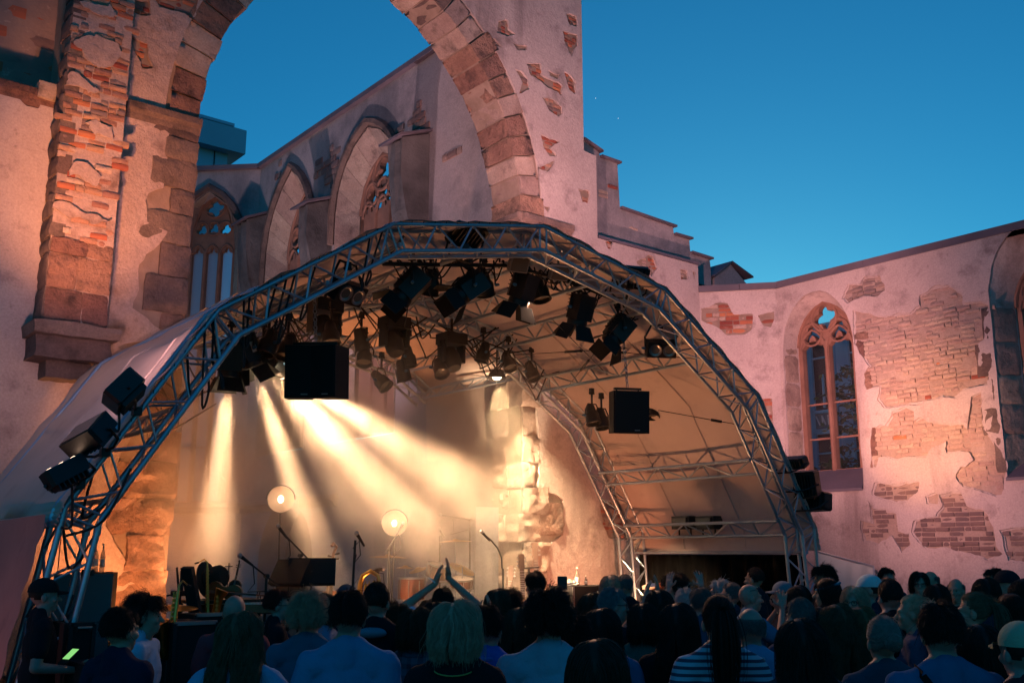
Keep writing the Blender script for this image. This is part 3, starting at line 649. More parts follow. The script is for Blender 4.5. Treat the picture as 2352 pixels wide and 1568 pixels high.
# copings
def coping(fr, u0, u1, v, parent, h=.24, n0=.07, mat=None):
    g = G(); g.add([fr.w(u, z, n) for u in (u0, u1) for n, z in ((n0, v), (n0, v + h * .55), (-.6, v + h), (-.6, v))], [(0, 1, 5, 4), (1, 2, 6, 5), (2, 3, 7, 6), (3, 0, 4, 7), (0, 3, 2, 1), (4, 5, 6, 7)]); g.build('coping', mat or M_slate, parent, smooth=False)
k = 0
u = -YN
while u < 4: coping(FN, u, min(u + 1.9, 4), zn, nw, .24); u += 1.905
coping(FK, .02, LK * .52, zk, nw, .22); coping(FK, LK * .525, LK + .02, zk, nw, .23)
# small gabled stub behind the corner
g = G(); a = onY(13.0, 1640, 640); b = onY(13.0, 1716, 640); pk = onY(13.0, 1672, 606)
g.add([(a.x - .05, y, a.z - .6) for y in (12.95, 14)] + [(b.x, y, a.z - .6) for y in (12.95, 14)] + [(a.x - .05, y, a.z) for y in (12.95, 14)] + [(b.x, y, a.z) for y in (12.95, 14)] + [(pk.x, y, pk.z) for y in (12.95, 14)],
      [(0, 2, 6, 8, 4), (1, 5, 9, 7, 3), (0, 4, 5, 1), (2, 3, 7, 6), (4, 8, 9, 5), (6, 7, 9, 8)])
gs = thing('wall_stub', 'small gabled wall stub with sheet cap above the corner', 'wall', (a.x, 13, 0)); g.build('masonry', M_plaster_choir, gs, smooth=False)
g = G()
for p, q in (((a.x - .12, a.z), (pk.x, pk.z)), ((pk.x, pk.z), (b.x + .06, b.z))):
    g.add([(x, y, z + dz) for x, z in (p, q) for y in (12.87, 14.1) for dz in (.004, .04)], [(0, 1, 3, 2), (4, 6, 7, 5), (0, 4, 5, 1), (2, 3, 7, 6), (1, 5, 7, 3), (0, 2, 6, 4)])
g.build('cap_sheet', M_slate, gs, smooth=False)

# ---------------------------------------------------------------- choir behind the arch
XCH, YCH = 10.6, 23.7
ch = thing('choir_wall', 'pale grey choir wall with tall pointed windows beyond the arch', 'wall', (XCH + .3, 18, 0))
FH = Frame((XCH, 0, 0), (0, -1, 0), (-1, 0, 0))                 # u = -Y
FA = Frame((XCH, YCH, 0), (.7071, -.7071, 0), (-.7071, -.7071, 0))   # apse facet, u<0 to the left
zc0 = FH.px(600, 388)[1]
def pt_h(fr, pts, n=0): return [fr.px(x, y, n) for x, y in pts]
def rec_window(fr, xl, xr, ysp, yap, ybase_v, ap_x, n_rec, parent, lights, glass, bars, hood=True, thick=.5, inset=.30):
    u0 = fr.px(xl, ysp)[0]; u1 = u0 + (fr.px(ap_x, yap)[0] - u0) * 2 if xr is None else fr.px(xr, ysp)[0]
    vs, va = fr.px(xl, ysp)[1], fr.px(ap_x, yap)[1]
    outer = [(u0, ybase_v)] + pointed(u0, u1, vs, va) + [(u1, ybase_v)]
    wd = u1 - u0; f = inset * wd / 2
    inner_h = [(u0 + f, ybase_v + .15)] + pointed(u0 + f, u1 - f, vs, va - f * 1.25) + [(u1 - f, ybase_v + .15)]
    return outer, inner_h, (u0 + f, u1 - f, vs, va - f * 1.25)
zb = 3.05
wA = rec_window(FA, 552, None, 560, 440, zb, 482, 0, ch, 3, None, ())
wB = rec_window(FH, 612, None, 600, 392, zb + 1.2, 672, 0, ch, 3, None, ())
wC = rec_window(FH, 772, None, 500, 292, zb + 1.2, 848, 0, ch, 3, None, ())
u_near = -(YW + .75)
door = [(FH.px(592, 1300)[0], .0)] + pointed(FH.px(592, 1300)[0], FH.px(716, 1300)[0], FH.px(600, 1290)[1], FH.px(655, 1212)[1]) + [(FH.px(716, 1300)[0], 0)]
g = G(); 
ho = [(-YCH, 0)] + door[0:1] + door[1:] + [(u_near, 0), (u_near, zc0), (-YCH, zc0)]
g.prism(ho, .7, lambda u, v, n: FH.w(u, v, n - .7), [wB[0], wC[0]]); g.build('plaster', M_plaster_choir, ch, smooth=False)
g = G(); g.prism([(-5.2, 0), (0, 0), (0, zc0), (-5.2, zc0)], .7, lambda u, v, n: FA.w(u, v, n - .7), [wA[0]]); g.build('plaster', M_plaster_choir, ch, smooth=False)
g = G(); g.prism([(door[0][0] - .1, 0), (door[-1][0] + .1, 0), (door[-1][0] + .1, 3.6), (door[0][0] - .1, 3.6)], .1, lambda u, v, n: FH.w(u, v, n - .85)); g.build('door', M_stone_dark, ch, smooth=False)
for fr, wv, base, bars in ((FA, wA, zb, (4.6, 6.3, 7.9)), (FH, wB, zb + 1.2, (6, 8)), (FH, wC, zb + 1.2, (6, 8))):
    reveal('reveal', fr, rs(wv[0]), .0, rs(wv[1]), -.42, M_stone_pale, ch)
    # joints of the reveal: single stones along the curve, proud
    lo = rs(wv[0], 26); li = rs(wv[1], 26)
    for k in range(26):
        g = G(); a0, a1, b0, b1 = lo[k], lo[k + 1], li[k], li[k + 1]; sh = lambda p, q, t: (p[0] + (q[0] - p[0]) * t, p[1] + (q[1] - p[1]) * t)
        a0_, a1_, b0_, b1_ = sh(a0, a1, .012), sh(a0, a1, .988), sh(b0, b1, .012), sh(b0, b1, .988)
        vs = [fr.w(*a0_, .015), fr.w(*a1_, .015), fr.w(*b1_, -.40), fr.w(*b0_, -.40)]; nn = (vs[1] - vs[0]).cross(vs[3] - vs[0]).normalized(); cen = fr.w((wv[2][0] + wv[2][1]) / 2, wv[2][2], -.2)
        nn = nn if nn.dot(cen - vs[0]) > 0 else -nn; dd = random.Random(k).uniform(.012, .03)
        g.add([v + nn * dd for v in vs] + vs, [(0, 1, 2, 3), (0, 4, 5, 1), (1, 5, 6, 2), (2, 6, 7, 3), (3, 7, 4, 0)]); g.build('reveal_stone', M_stone_pale, ch, smooth=False)
    g = G(); hd = [p for p in rs(wv[0], 40) if p[1] > wv[2][2] - 1.0]; out = []
    for p in hd:
        cx = (wv[0][0][0] + wv[0][-1][0]) / 2; d = math.hypot(p[0] - cx, p[1] - wv[2][2] + .5); out.append(fr.w(p[0] + (p[0] - cx) / d * .12, p[1] + max(0, p[1] - wv[2][2]) / d * .14 + .02, .05))
    g.path(out, .10, 6); g.build('hood_mould', M_stone_dark, ch)
    tracery_window(fr, wv[2][0], wv[2][1], base + .15, wv[2][2], wv[2][3], -.42, ch, 3, bars=bars, glass=M_glass_pale if fr is FA else M_glass, t=.16)
# bare rubble patches of the choir wall
cC = crop(430, 260, 3.564)
M_rubble = M_stone_dark
for i, p in enumerate([[(1080, 540), (1140, 410), (1230, 430), (1240, 280), (1300, 330), (1320, 480), (1290, 620), (1230, 640), (1170, 560)], [(765, 560), (800, 495), (825, 500), (800, 570), (770, 600)], [(795, 410), (830, 395), (810, 440)]]):
    lay_bricks(FH, pxpoly(FH, cC(p)), ch, [(M_brick_grey, 1)], course=.16, L=.34, seed=400 + i, skip=.12, proud=.035)
for i, p in enumerate([[(140, 620), (190, 520), (225, 490), (215, 560), (245, 650), (205, 720), (170, 690)], [(45, 710), (75, 655), (115, 680), (80, 740)], [(320, 830), (330, 785), (405, 775), (412, 800), (375, 845), (325, 860)]]):
    lay_bricks(FH, pxpoly(FH, c3(p)), ch, [(M_brick_grey, 1)], course=.15, L=.32, seed=410 + i, skip=.1, proud=.035)
u = -YCH
while u < u_near: coping(FH, u, min(u + 1.9, u_near), zc0, ch, .22, .12); u += 1.905
for q in (0, 1): coping(FA, -4.0 + 2.0 * q, -2.01 + 2.0 * q, zc0, ch, .22, .12)
moulding(FA, -5, 0.1, 2.9, .25, ch, M_stone_pale, 'sill_ledge')
moulding(FH, -YCH, -18.9, 2.9, .2, ch, M_stone_pale, 'sill_ledge')
# broken wall shafts under sheet caps
def wall_shaft(x0, x1, ytop, bottom, proj, label):
    ya, yb = -FH.px(x0, ytop)[0], -FH.px(x1, ytop)[0]
    zt = FH.px((x0 + x1) / 2, ytop)[1]
    t = thing('wall_shaft', label, 'pier stub', (XCH - .3, (ya + yb) / 2, bottom), group='broken wall shafts of the choir')
    y0, y1 = min(ya, yb), max(ya, yb); g = G(); rr = random.Random(int(x0))
    prof = [(0, zt), (proj, zt - .25), (proj, zt - 1.0), (proj * .85, zt - 1.7), (proj * .45, zt - 2.4), (proj * .12, zt - 3.0), (0, zt - 3.3)]
    ys = [y0 + (y1 - y0) * i / 4 for i in range(5)]; vs = []; m = len(prof)
    for y in ys:
        for n, z in prof: vs.append((XCH - n + (rr.uniform(-.05, .05) if n > 0 else -.001), y + rr.uniform(-.03, .03), z))
    g.add(vs, [(a * m + i, a * m + (i + 1) % m, (a + 1) * m + (i + 1) % m, (a + 1) * m + i) for a in range(4) for i in range(m)] + [tuple(range(m))[::-1], tuple(range(4 * m, 5 * m))]); g.build('shaft', M_shaft, t, smooth=False)
    g = G(); g.add([(XCH - n, y, z) for y in (y0 - .12, y1 + .12) for n, z in ((0, zt + .03), (proj + .16, zt - .27), (proj + .16, zt - .22), (0, zt + .09))], [(0, 1, 2, 3), (4, 7, 6, 5), (0, 4, 5, 1), (1, 5, 6, 2), (2, 6, 7, 3), (3, 7, 4, 0)]); g.build('cap_sheet', M_slate, t, smooth=False)
wall_shaft(952, 986, 318, 3.0, .62, 'nearest broken wall shaft with sheet cap, biggest of the three')
wall_shaft(742, 766, 465, 3.0, .62, 'middle broken wall shaft with sheet cap between two choir windows')
wall_shaft(590, 612, 500, 3.0, .5, 'farthest broken wall shaft in the apse corner beside the window')

# ---------------------------------------------------------------- buildings beyond
ob = thing('office_building', 'blue grey modern block with flat overhanging roof behind the apse', 'building', (24, 60, 0))
M_off = surf('office_cladding', (.46, .52, .66), (.40, .47, .60), .3, rough=.6, bump=0, coord='World')
a = onY(60, 380, 380); b = onY(60, 530, 300); 
for nm, xa, xb, yb_, yt, dy, mt in (('wall', 400, 525, 500, 322, 6, M_off), ('roof_slab', 395, 555, 322, 309, 7, M_off), ('plant_room', 400, 536, 309, 290, 5, M_off), ('roof_edge', 398, 539, 290, 284, 5.4, M_off)):
    p0 = onY(60, xa, yb_); p1 = onY(60, xb, yt); z0 = 0 if nm == 'wall' else p0.z
    g = G(); g.box(((p0.x + p1.x) / 2, 60 + dy / 2 - (.8 if 'slab' in nm else 0), (z0 + p1.z) / 2), (p1.x - p0.x, dy, p1.z - z0 - .01)); g.build(nm, mt, ob, smooth=False)
p0 = onY(60, 486, 450); p1 = onY(60, 486, 326); g = G(); g.box((p0.x, 59.97, (p0.z + p1.z) / 2), (.06, .05, p1.z - p0.z)); g.build('panel_joint', M_black, ob, smooth=False)
# blue house seen through the nave window
th = thing('townhouse', 'blue painted townhouse with large windows behind the nave window', 'building', (22, 8, 0))
M_blue = flat('blue_facade', (.20, .48, .60), .8); M_relief = flat('relief_white', (.55, .57, .56), .8); M_relief_bg = flat('relief_ground', (.10, .16, .19), .8); M_darkpane = flat('dark_pane', (.012, .016, .02), .15, 0, .5)
g = G(); g.box((24.0, 9, 4), (2, 26, 8)); g.build('wall', M_blue, th, smooth=False)
for i in range(15):
    y = 6.1 + i * 1.12
    for j in range(3):
        z = .6 + j * 2.55; g = G()
        for s_ in (-1, 1): g.box((22.95, y + s_ * .34, z + .9), (.16, .07, 2.0)); g.box((22.95, y, z + .9 + s_ * 1.0), (.16, .75, .08))
        g.box((22.955, y, z + 1.35), (.1, .62, .04)); g.box((22.955, y + .02, z + .45), (.1, .04, .9)); f = g.build('window', M_blue, th, smooth=False)
        g = G(); g.box((22.985, y, z + .9), (.03, .62, 1.95)); g.build('pane', M_darkpane, f, smooth=False)
        g = G(); g.box((22.97, y, z - .32), (.05, .66, .42)); g.build('relief_frame', M_relief_bg, th, smooth=False); g = G()
        for q in range(6): g.bar((22.94, y - .25 + q * .09, z - .45), (22.935, y - .2 + q * .09 + (.05 if q % 2 else -.04), z - .2), .022, 5)
        setp(g.build('relief', M_relief, th, smooth=False), kind='stuff')
# leafy tree between the window and the house
M_leaf = surf('leaf', (.05, .10, .03), (.03, .065, .02), 2, rough=.6, bump=0, coord='World')
M_bark = surf('bark', (.12, .09, .07), (.07, .055, .045), 4, rough=.95, bump=.5, coord='World')
def leafy(name, label, base, pts, n, spread, leaf, seed, trunk=True):
    t = thing(name, label, 'tree', base); rr = random.Random(seed); g = G()
    g.path([base, (base[0] + .1, base[1] + .05, base[2] + 2.0), (base[0], base[1] + .1, base[2] + 5.2)], [.12, .09, .03], 7)
    for p in pts: g.path([(base[0] + .05, base[1] + .05, max(.4, p[2] - .5)), ((base[0] + p[0]) / 2, (base[1] + p[1]) / 2, p[2] - .1), p], [.05, .03, .01], 5)
    g.build('trunk', M_bark, t); g = G()
    for p in pts:
        for i in range(n):
            c = Vector(p) + Vector((rr.gauss(0, spread), rr.gauss(0, spread), rr.gauss(0, spread * .35)))
            u_ = Vector((rr.uniform(-1, 1), rr.uniform(-1, 1), rr.uniform(-.6, .6))).normalized() * leaf; v_ = u_.cross(Vector((rr.uniform(-1, 1), rr.uniform(-1, 1), 1))).normalized() * leaf * .55
            g.add([c - u_, c + v_, c + u_, c - v_], [(0, 1, 2, 3)])
    g.build('crown', M_leaf, t, smooth=False)
hp = [onX(18.2, x, y) for x, y in ((1942, 860), (1950, 890), (1930, 905), (1958, 930), (1945, 960), (1935, 985), (1962, 850), (1968, 990), (1925, 1060), (1955, 1030), (1975, 915), (1890, 1075), (1970, 1075))]
leafy('tree', 'small leafy tree seen through the nave window before the blue house', (18.4, 9.2, 0), [tuple(p) for p in hp], 46, .17, .075, 3)
# ================================================================= the stage canopy
M_membrane = surf('canopy_fabric', (.58, .48, .44), (.48, .39, .35), .8, (.33, .26, .24), 1.5, .56, .80, .8, .12, .02, 5, coord='World')
mm = M_membrane.node_tree; p_ = mm.nodes['Principled BSDF']
tr = mm.nodes.new('ShaderNodeBsdfTranslucent'); tr.inputs[0].default_value = (.6, .5, .42, 1); mx = mm.nodes.new('ShaderNodeMixShader'); mx.inputs[0].default_value = .10
mm.links.new(p_.outputs[0], mx.inputs[1]); mm.links.new(tr.outputs[0], mx.inputs[2]); mm.links.new(mx.outputs[0], mm.nodes['Material Output'].inputs[0])
M_pinkcloth = surf('pink_side_cloth', (.36, .20, .18), (.27, .15, .14), 1.2, (.16, .09, .09), 1.4, .58, .8, .9, .2, .03, 4, coord='World')
M_drape = flat('black_drape', (.004, .004, .004), .95, spec=.05)

NODES = [(1.93, 0.0), (2.31, 2.27), (3.47, 4.07), (5.30, 5.28), (7.38, 5.70), (9.46, 5.28), (11.29, 4.07), (12.45, 2.27), (12.62, 0.0)]
def inset(nd, d):
    out = []
    for i, (x, z) in enumerate(nd):
        a = nd[max(0, i - 1)]; b = nd[min(len(nd) - 1, i + 1)]
        def nrm(p, q): L = math.hypot(q[0] - p[0], q[1] - p[1]); return ((q[1] - p[1]) / L, -(q[0] - p[0]) / L)
        if i == 0: n = nrm(nd[0], nd[1]); out.append((x + n[0] * d, z + n[1] * d))
        elif i == len(nd) - 1: n = nrm(nd[-2], nd[-1]); out.append((x + n[0] * d, z + n[1] * d))
        else:
            n1, n2 = nrm(a, (x, z)), nrm((x, z), b); bx, bz = n1[0] + n2[0], n1[1] + n2[1]; L = math.hypot(bx, bz); bx /= L; bz /= L
            k = d / (bx * n1[0] + bz * n1[1]); out.append((x + bx * k, z + bz * k))
    return out
stage = thing('stage_canopy', 'open stage roof of aluminium trusses covered with pale fabric', 'stage roof', (7.3, 10.3, 0))
TD = .29
def lerp(a, b, t): return tuple(a[i] + (b[i] - a[i]) * t for i in range(len(a)))
def arch_truss(Y0, nd, name, bays=8, rb=.011):
    t = thing_child(name, stage); inn = inset(nd, TD); ys = (Y0, Y0 + TD)
    for i in range(len(nd) - 1):
        L = math.hypot(nd[i + 1][0] - nd[i][0], nd[i + 1][1] - nd[i][1]); nb = max(2, 2 * round(L * bays / 4.4))
        for line in (nd, inn):
            for y in ys:
                a, b = line[i], line[i + 1]; g = G(); g.bar((a[0], y, a[1]), (b[0], y, b[1]), .025, 10)
                for e in (.02, .98): q = lerp(a, b, e); q2 = lerp(a, b, e + (.03 if e < .5 else -.03)); g.bar((q[0], y, q[1]), (q2[0], y, q2[1]), .031, 10)
                g.build('chord', M_alu, t)
        for k in range(nb):
            t0, t1 = .03 + .94 * k / nb, .03 + .94 * (k + 1) / nb
            for y in ys:
                a = lerp(nd[i], nd[i + 1], t0) if k % 2 == 0 else lerp(inn[i], inn[i + 1], t0)
                b = lerp(inn[i], inn[i + 1], t1) if k % 2 == 0 else lerp(nd[i], nd[i + 1], t1)
                g = G(); g.bar((a[0], y, a[1]), (b[0], y, b[1]), rb, 7); g.build('brace', M_alu, t)
            for line in (nd, inn):
                a, b = lerp(line[i], line[i + 1], t0), lerp(line[i], line[i + 1], t1); g = G()
                y0, y1 = ys if k % 2 == 0 else ys[::-1]; g.bar((a[0], y0, a[1]), (b[0], y1, b[1]), rb, 6); g.build('cross_brace', M_alu, t)
        for e in ((.025, .975) if i else (.04, .975)):
            for y in ys:
                a, b = lerp(nd[i], nd[i + 1], e), lerp(inn[i], inn[i + 1], e); g = G(); g.bar((a[0], y, a[1]), (b[0], y, b[1]), rb * 1.1, 7); g.build('strut', M_alu, t)
    return t, inn
front, INN = arch_truss(8.5, NODES, 'front_truss')
rear, _ = arch_truss(11.83, NODES, 'middle_truss')
N3 = [(4.80, 4.95), (5.30, 5.28), (7.38, 5.70), (9.46, 5.28), (10.18, 4.80)]
N3F = N3 + [(10.26, 3.55)]
arch_truss(14.8, N3, 'rear_truss')
def purlin(p, q, updir, name='purlin', nb=7, d=.25):
    t = thing_child(name, stage); up = Vector((updir[0], 0, updir[1])).normalized() * d; a, b = Vector(p), Vector(q)
    for o in (Vector((0, 0, 0)), up): g = G(); g.bar(a + o, b + o, .024, 9); g.build('chord', M_alu, t)
    g = G()
    for k in range(nb):
        t0, t1 = k / nb, (k + 1) / nb; s0, s1 = (up, Vector((0, 0, 0))) if k % 2 == 0 else (Vector((0, 0, 0)), up)
        g.bar(a.lerp(b, t0) + s0, a.lerp(b, t1) + s1, .014, 6); g.bar(a.lerp(b, t1), a.lerp(b, t1) + up, .013, 6)
    g.build('bracing', M_alu, t)
pts_in = []
for i in range(1, 7):
    pts_in += [lerp(INN[i], INN[i + 1], .5)]
pts_in += [INN[1], INN[3], INN[5], INN[7], INN[4]]
for (x, z) in pts_in:
    d = Vector((7.38 - x, 0, 6.6 - z + 1.2 * abs(x - 7.38) / 5)).normalized() if abs(x - 7.38) > .3 else Vector((1, 0, 0)); purlin((x, 8.79, z), (x, 11.83, z), (d.x, d.z))
for (x, z) in (INN[3], lerp(INN[3], INN[4], .5), INN[4], lerp(INN[4], INN[5], .5), INN[5], (9.95, 4.65), (5.0, 4.8)):
    d = Vector((x - 7.38, 0, z - 1.5)).normalized(); purlin((x, 12.12, z), (x, 14.8, z), (d.x, d.z), nb=6)
# fabric: gridded panels, hollow between the arches
def fabric(name, nd, ya, yb, sag, mat, nu=12, nv=22, lift=.035, seed=0, thick=.004):
    prof = []
    for i in range(len(nd) - 1):
        for k in range(nu): prof.append(lerp(nd[i], nd[i + 1], k / nu))
    prof.append(nd[-1]); vs = []; fs = []; m = len(prof)
    for j in range(nv + 1):
        v = j / nv; s = sag * 4 * v * (1 - v)
        for i, (x, z) in enumerate(prof):
            n = Vector((x - 7.38, 0, z - 1.2)).normalized()
            a_, b_ = prof[max(0, i - 1)], prof[min(m - 1, i + 1)]; nn = Vector((-(b_[1] - a_[1]), 0, b_[0] - a_[0])).normalized()
            w_ = mnoise.noise(Vector((x * .9 + seed, v * 2.1, z * .9))) * .06 * min(1, 5 * v * (1 - v)) + mnoise.noise(Vector((x * 3.3, v * 3.1 + seed, z * 3.3))) * .022 + math.sin(i * 2.1 + 5 * v + 2 * mnoise.noise(Vector((x, v * 3, z)))) * .014 * (abs(v - .5) * 2) ** 2
            q = nn * (lift + .0 - s + w_)
            vs.append((x + q.x, ya + (yb - ya) * v, z + q.z))
    for j in range(nv):
        for i in range(m - 1): fs.append((j * m + i, j * m + i + 1, (j + 1) * m + i + 1, (j + 1) * m + i))
    g = G(); g.add(vs, fs); o = g.build(name, mat, stage, smooth='all'); return o
NM = [(2.27, 2.12)] + NODES[1:8] + [(12.50, 1.95)]
fabric('roof_fabric', NM, 8.46, 12.16, .10, M_membrane)
fabric('roof_fabric', N3, 12.2, 15.1, .08, M_membrane, seed=5)
fabric('roof_flap', N3F[-2:], 13.35, 15.1, .03, M_membrane, seed=6)
fabric('side_cloth', [(1.83, .02), (2.22, 2.2)], 8.5, 12.2, .02, M_pinkcloth, nu=18, lift=.05, seed=9)
# welded seams across the fabric
for k, v in enumerate((.33, .66)):
    y = 8.46 + 3.7 * v; sg = .10 * 4 * v * (1 - v); g = G(); pts = []
    for i in range(len(NM) - 1):
        for q in range(6):
            x, z = lerp(NM[i], NM[i + 1], q / 6); b_ = NM[i + 1]; nn = Vector((-(b_[1] - NM[i][1]), 0, b_[0] - NM[i][0])).normalized(); w_ = mnoise.noise(Vector((x * .9, v * 2.1, z * .9))) * .05; pts.append(Vector((x, y, z)) + nn * (.035 - sg + w_ - .012))
    g.path(pts, .010, 4); g.build('fabric_seam', M_membrane, stage)
# lacing rope along the front edge of the fabric
g = G()
for i in range(1, 7):
    for k in range(14):
        a = lerp(NODES[i], NODES[i + 1], (k + .5) / 14); g.bar((a[0], 8.47, a[1] + .035), (a[0], 8.50, a[1] - .03), .004, 5)
setp(g.build('lacing', M_matt, stage), kind='stuff')
# dark wing on the right: rail and drape
g = G(); g.bar((12.42, 8.6, 1.93), (12.42, 12.1, 1.93), .022, 8); g.build('edge_rail', M_alu, stage)
dr = thing('black_drape', 'black cloth hanging below the fabric in the right wing', 'drape', (12.5, 10.3, 0)); g = G(); k = 60
vs = [(12.55 + .05 * math.sin(i * 1.3) + (1.2 if False else 0), 8.75 + 3.3 * i / k, z) for z in (.0, 1.90) for i in range(k + 1)]
g.add(vs, [(i, i + 1, i + k + 2, i + k + 1) for i in range(k)]); g.build('cloth', M_drape, dr, smooth='all')
# stage floor in separate deck panels
sd = thing('stage_deck', 'low black stage platform under the canopy', 'stage', (7.3, 10.6, 0))
for i in range(5):
    for j in range(2):
        x0, y0 = 2.7 + i * 1.9, 8.95 + j * 1.72; g = G(); g.box((x0 + .95, y0 + .86, .55), (1.888, 1.708, .10)); g.build('deck_panel', M_deck, sd, smooth=False)
for i in range(3):
    x0 = 4.95 + i * 1.72; g = G(); g.box((x0 + .86, 13.5, .55), (1.708, 2.1, .10)); g.build('deck_panel', M_deck, sd, smooth=False)
g = G(); g.box((7.45, 8.93, .25), (9.5, .03, .49)); g.build('skirt', M_drape, sd, smooth=False)
for i in range(6):
    for y in (9.1, 12.2): g = G(); g.bar((2.8 + i * 1.85, y, 0), (2.8 + i * 1.85, y, .5), .03, 7); g.build('leg', M_alu, sd)

# ================================================================= lamps, speakers, cables
M_lens = flat('lamp_glass', (.10, .09, .08), .15, 0, .6)
M_lit = flat('lit_lens', (1, .9, .75), .3, emit=(1.0, .80, .52), estr=28)
M_ledlit = flat('led_lit', (1, .9, .8), .3, emit=(1.0, .62, .42), estr=9)
M_grey = flat('grey_case', (.20, .20, .21), .5)
M_label = flat('pale_label', (.5, .52, .54), .6)
M_plug = flat('blue_plug', (.03, .12, .22), .5)
def frame_of(aim, up=(0, 0, 1)):
    y = Vector(aim).normalized(); u_ = Vector(up); x = y.cross(u_)
    x = x.normalized() if x.length > 1e-4 else Vector((1, 0, 0)); z = x.cross(y); return Matrix(((x.x, y.x, z.x), (x.y, y.y, z.y), (x.z, y.z, z.z)))
def lampthing(name, label, c, group=None): return thing(name, label, 'stage light', c, group=group)
def yoke_and_clamp(t, c, M, hw, back, hang, r=.014):
    c = Vector(c); hang = Vector(hang); pv = c + M @ Vector((0, back, 0)); up = (hang - pv).normalized(); side = M @ Vector((1, 0, 0)); g = G()
    top = pv + up * (hw * 1.45)
    g.path([pv + side * hw, pv + side * hw + up * hw * .7, top + side * hw * .6, top - side * hw * .6, pv - side * hw + up * hw * .7, pv - side * hw], r, 6)
    g.bar(top, hang, .016, 6); g.build('yoke', M_black, t)
    g = G(); g.box(hang, (.06, .05, .09)); g.bar(hang + Vector((-.05, 0, -.03)), hang + Vector((.05, 0, -.03)), .012, 6); g.build('clamp', M_black, t)
    for s_ in (-1, 1): g = G(); g.bar(pv + side * hw * s_ * 1.02, pv + side * (hw * 1.02 + .05) * s_, .022, 7, .014); g.build('tilt_knob', M_plug, t)
def fresnel(label, c, aim, hang, s=.17, lit=False, doors=(1, 1, 1, 1)):
    t = lampthing('fresnel_lamp', label, c, 'lamps with barn doors'); M = frame_of(aim); c = Vector(c); T = Matrix.Translation(c) @ M.to_4x4(); W_ = lambda *v: T @ Vector(v)
    g = G(); L = s * 2.0; g.prism([(-.5 * s * 1.6, -.5 * s * 1.5), (.5 * s * 1.6, -.5 * s * 1.5), (.5 * s * 1.6, .35 * s * 1.5), (.3 * s * 1.6, .62 * s * 1.5), (-.3 * s * 1.6, .62 * s * 1.5), (-.5 * s * 1.6, .35 * s * 1.5)], L, lambda u, v, n: W_(u, n - L * .62, v))
    for k in range(5): g.box(W_(0, -L * .5 + k * .05, s * .98), (s * 1.0, .012, .03), M)
    g.build('body', M_black, t, smooth=False)
    g = G(); g.lathe([(s * .76, 0), (s * .80, .02), (s * .80, .07), (s * .70, .07), (s * .70, 0)], T @ Matrix.Translation((0, L * .38, 0)) @ Matrix.Rotation(-PI / 2, 4, 'X'), 18); g.build('front_ring', M_black, t)
    g = G(); g.lathe([(.001, .05), (s * .4, .045), (s * .7, .02)], T @ Matrix.Translation((0, L * .38, 0)) @ Matrix.Rotation(-PI / 2, 4, 'X'), 18); g.build('lens', M_lit if lit else M_lens, t)
    f = L * .38 + .075; o = s * .80; dl = s * 1.25; sp = .55
    for i, (dx, dz) in enumerate(((0, 1), (0, -1), (1, 0), (-1, 0))):
        if not doors[i]: continue
        a = sp * (1 if i < 2 else .75); ax = Vector((dz, 0, -dx)) if False else Vector((abs(dz), 0, abs(dx))); d = Vector((dx, 0, dz)); wa, wb = o * .95, o * (1.25 if i < 2 else .9)
        e0 = d * o + Vector((0, f, 0)); e1 = e0 + Vector((0, dl * math.cos(a), 0)) + d * dl * math.sin(a); nn = (d * math.cos(a) - Vector((0, math.sin(a), 0))) * .006
        g = G(); q = [e0 - ax * wa, e0 + ax * wa, e1 + ax * wb, e1 - ax * wb]; g.add([W_(*(v + k_)) for k_ in (nn * 0, nn) for v in q], [(0, 1, 2, 3), (7, 6, 5, 4), (0, 4, 5, 1), (1, 5, 6, 2), (2, 6, 7, 3), (3, 7, 4, 0)]); g.build('barn_door', M_matt, t, smooth=False)
    g = G(); g.box(W_(s * .81, -L * .1, .02), (.004, .12, .06), M); g.build('type_plate', M_label, t, smooth=False)
    yoke_and_clamp(t, c, M, s * .95, -.02, hang); return t
def par(label, c, aim, hang, r=.11, L=.30, lit=False):
    t = lampthing('par_lamp', label, c, 'round can lamps'); M = frame_of(aim); c = Vector(c); T = Matrix.Translation(c) @ M.to_4x4() @ Matrix.Rotation(-PI / 2, 4, 'X')
    g = G(); g.lathe([(.001, -L * .6), (r * .45, -L * .6), (r * .62, -L * .5), (r * .72, -L * .2), (r * .98, -.02), (r, L * .36), (r * 1.10, L * .38), (r * 1.10, L * .42), (r * .95, L * .42), (r * .93, .02)], T, 20); g.build('body', M_black, t)
    g = G(); g.lathe([(.001, L * .30), (r * .5, L * .29), (r * .95, L * .24)], T, 20); g.build('lens', M_lit if lit else M_lens, t)
    yoke_and_clamp(t, c, M, r * 1.15, 0, hang, .010); return t
def blinder(label, c, aim, hang):
    t = lampthing('twin_lamp', label, c, 'twin lens lamps'); M = frame_of(aim); c = Vector(c); T = Matrix.Translation(c) @ M.to_4x4()
    g = G(); g.box(c, (.40, .16, .22), M); g.box(T @ Vector((0, -.1, 0)), (.34, .06, .17), M); g.build('body', M_black, t, smooth=False)
    for s_ in (-1, 1):
        Q = T @ Matrix.Translation((.095 * s_, .081, 0)) @ Matrix.Rotation(-PI / 2, 4, 'X')
        g = G(); g.lathe([(.088, 0), (.088, .02), (.076, .02), (.05, -.0)], Q, 18); g.build('lens_ring', M_steel, t)
        g = G(); g.lathe([(.001, .006), (.045, .004), (.074, .008)], Q, 18); g.build('lens', M_lens, t)
    yoke_and_clamp(t, c, M, .215, 0, hang); return t
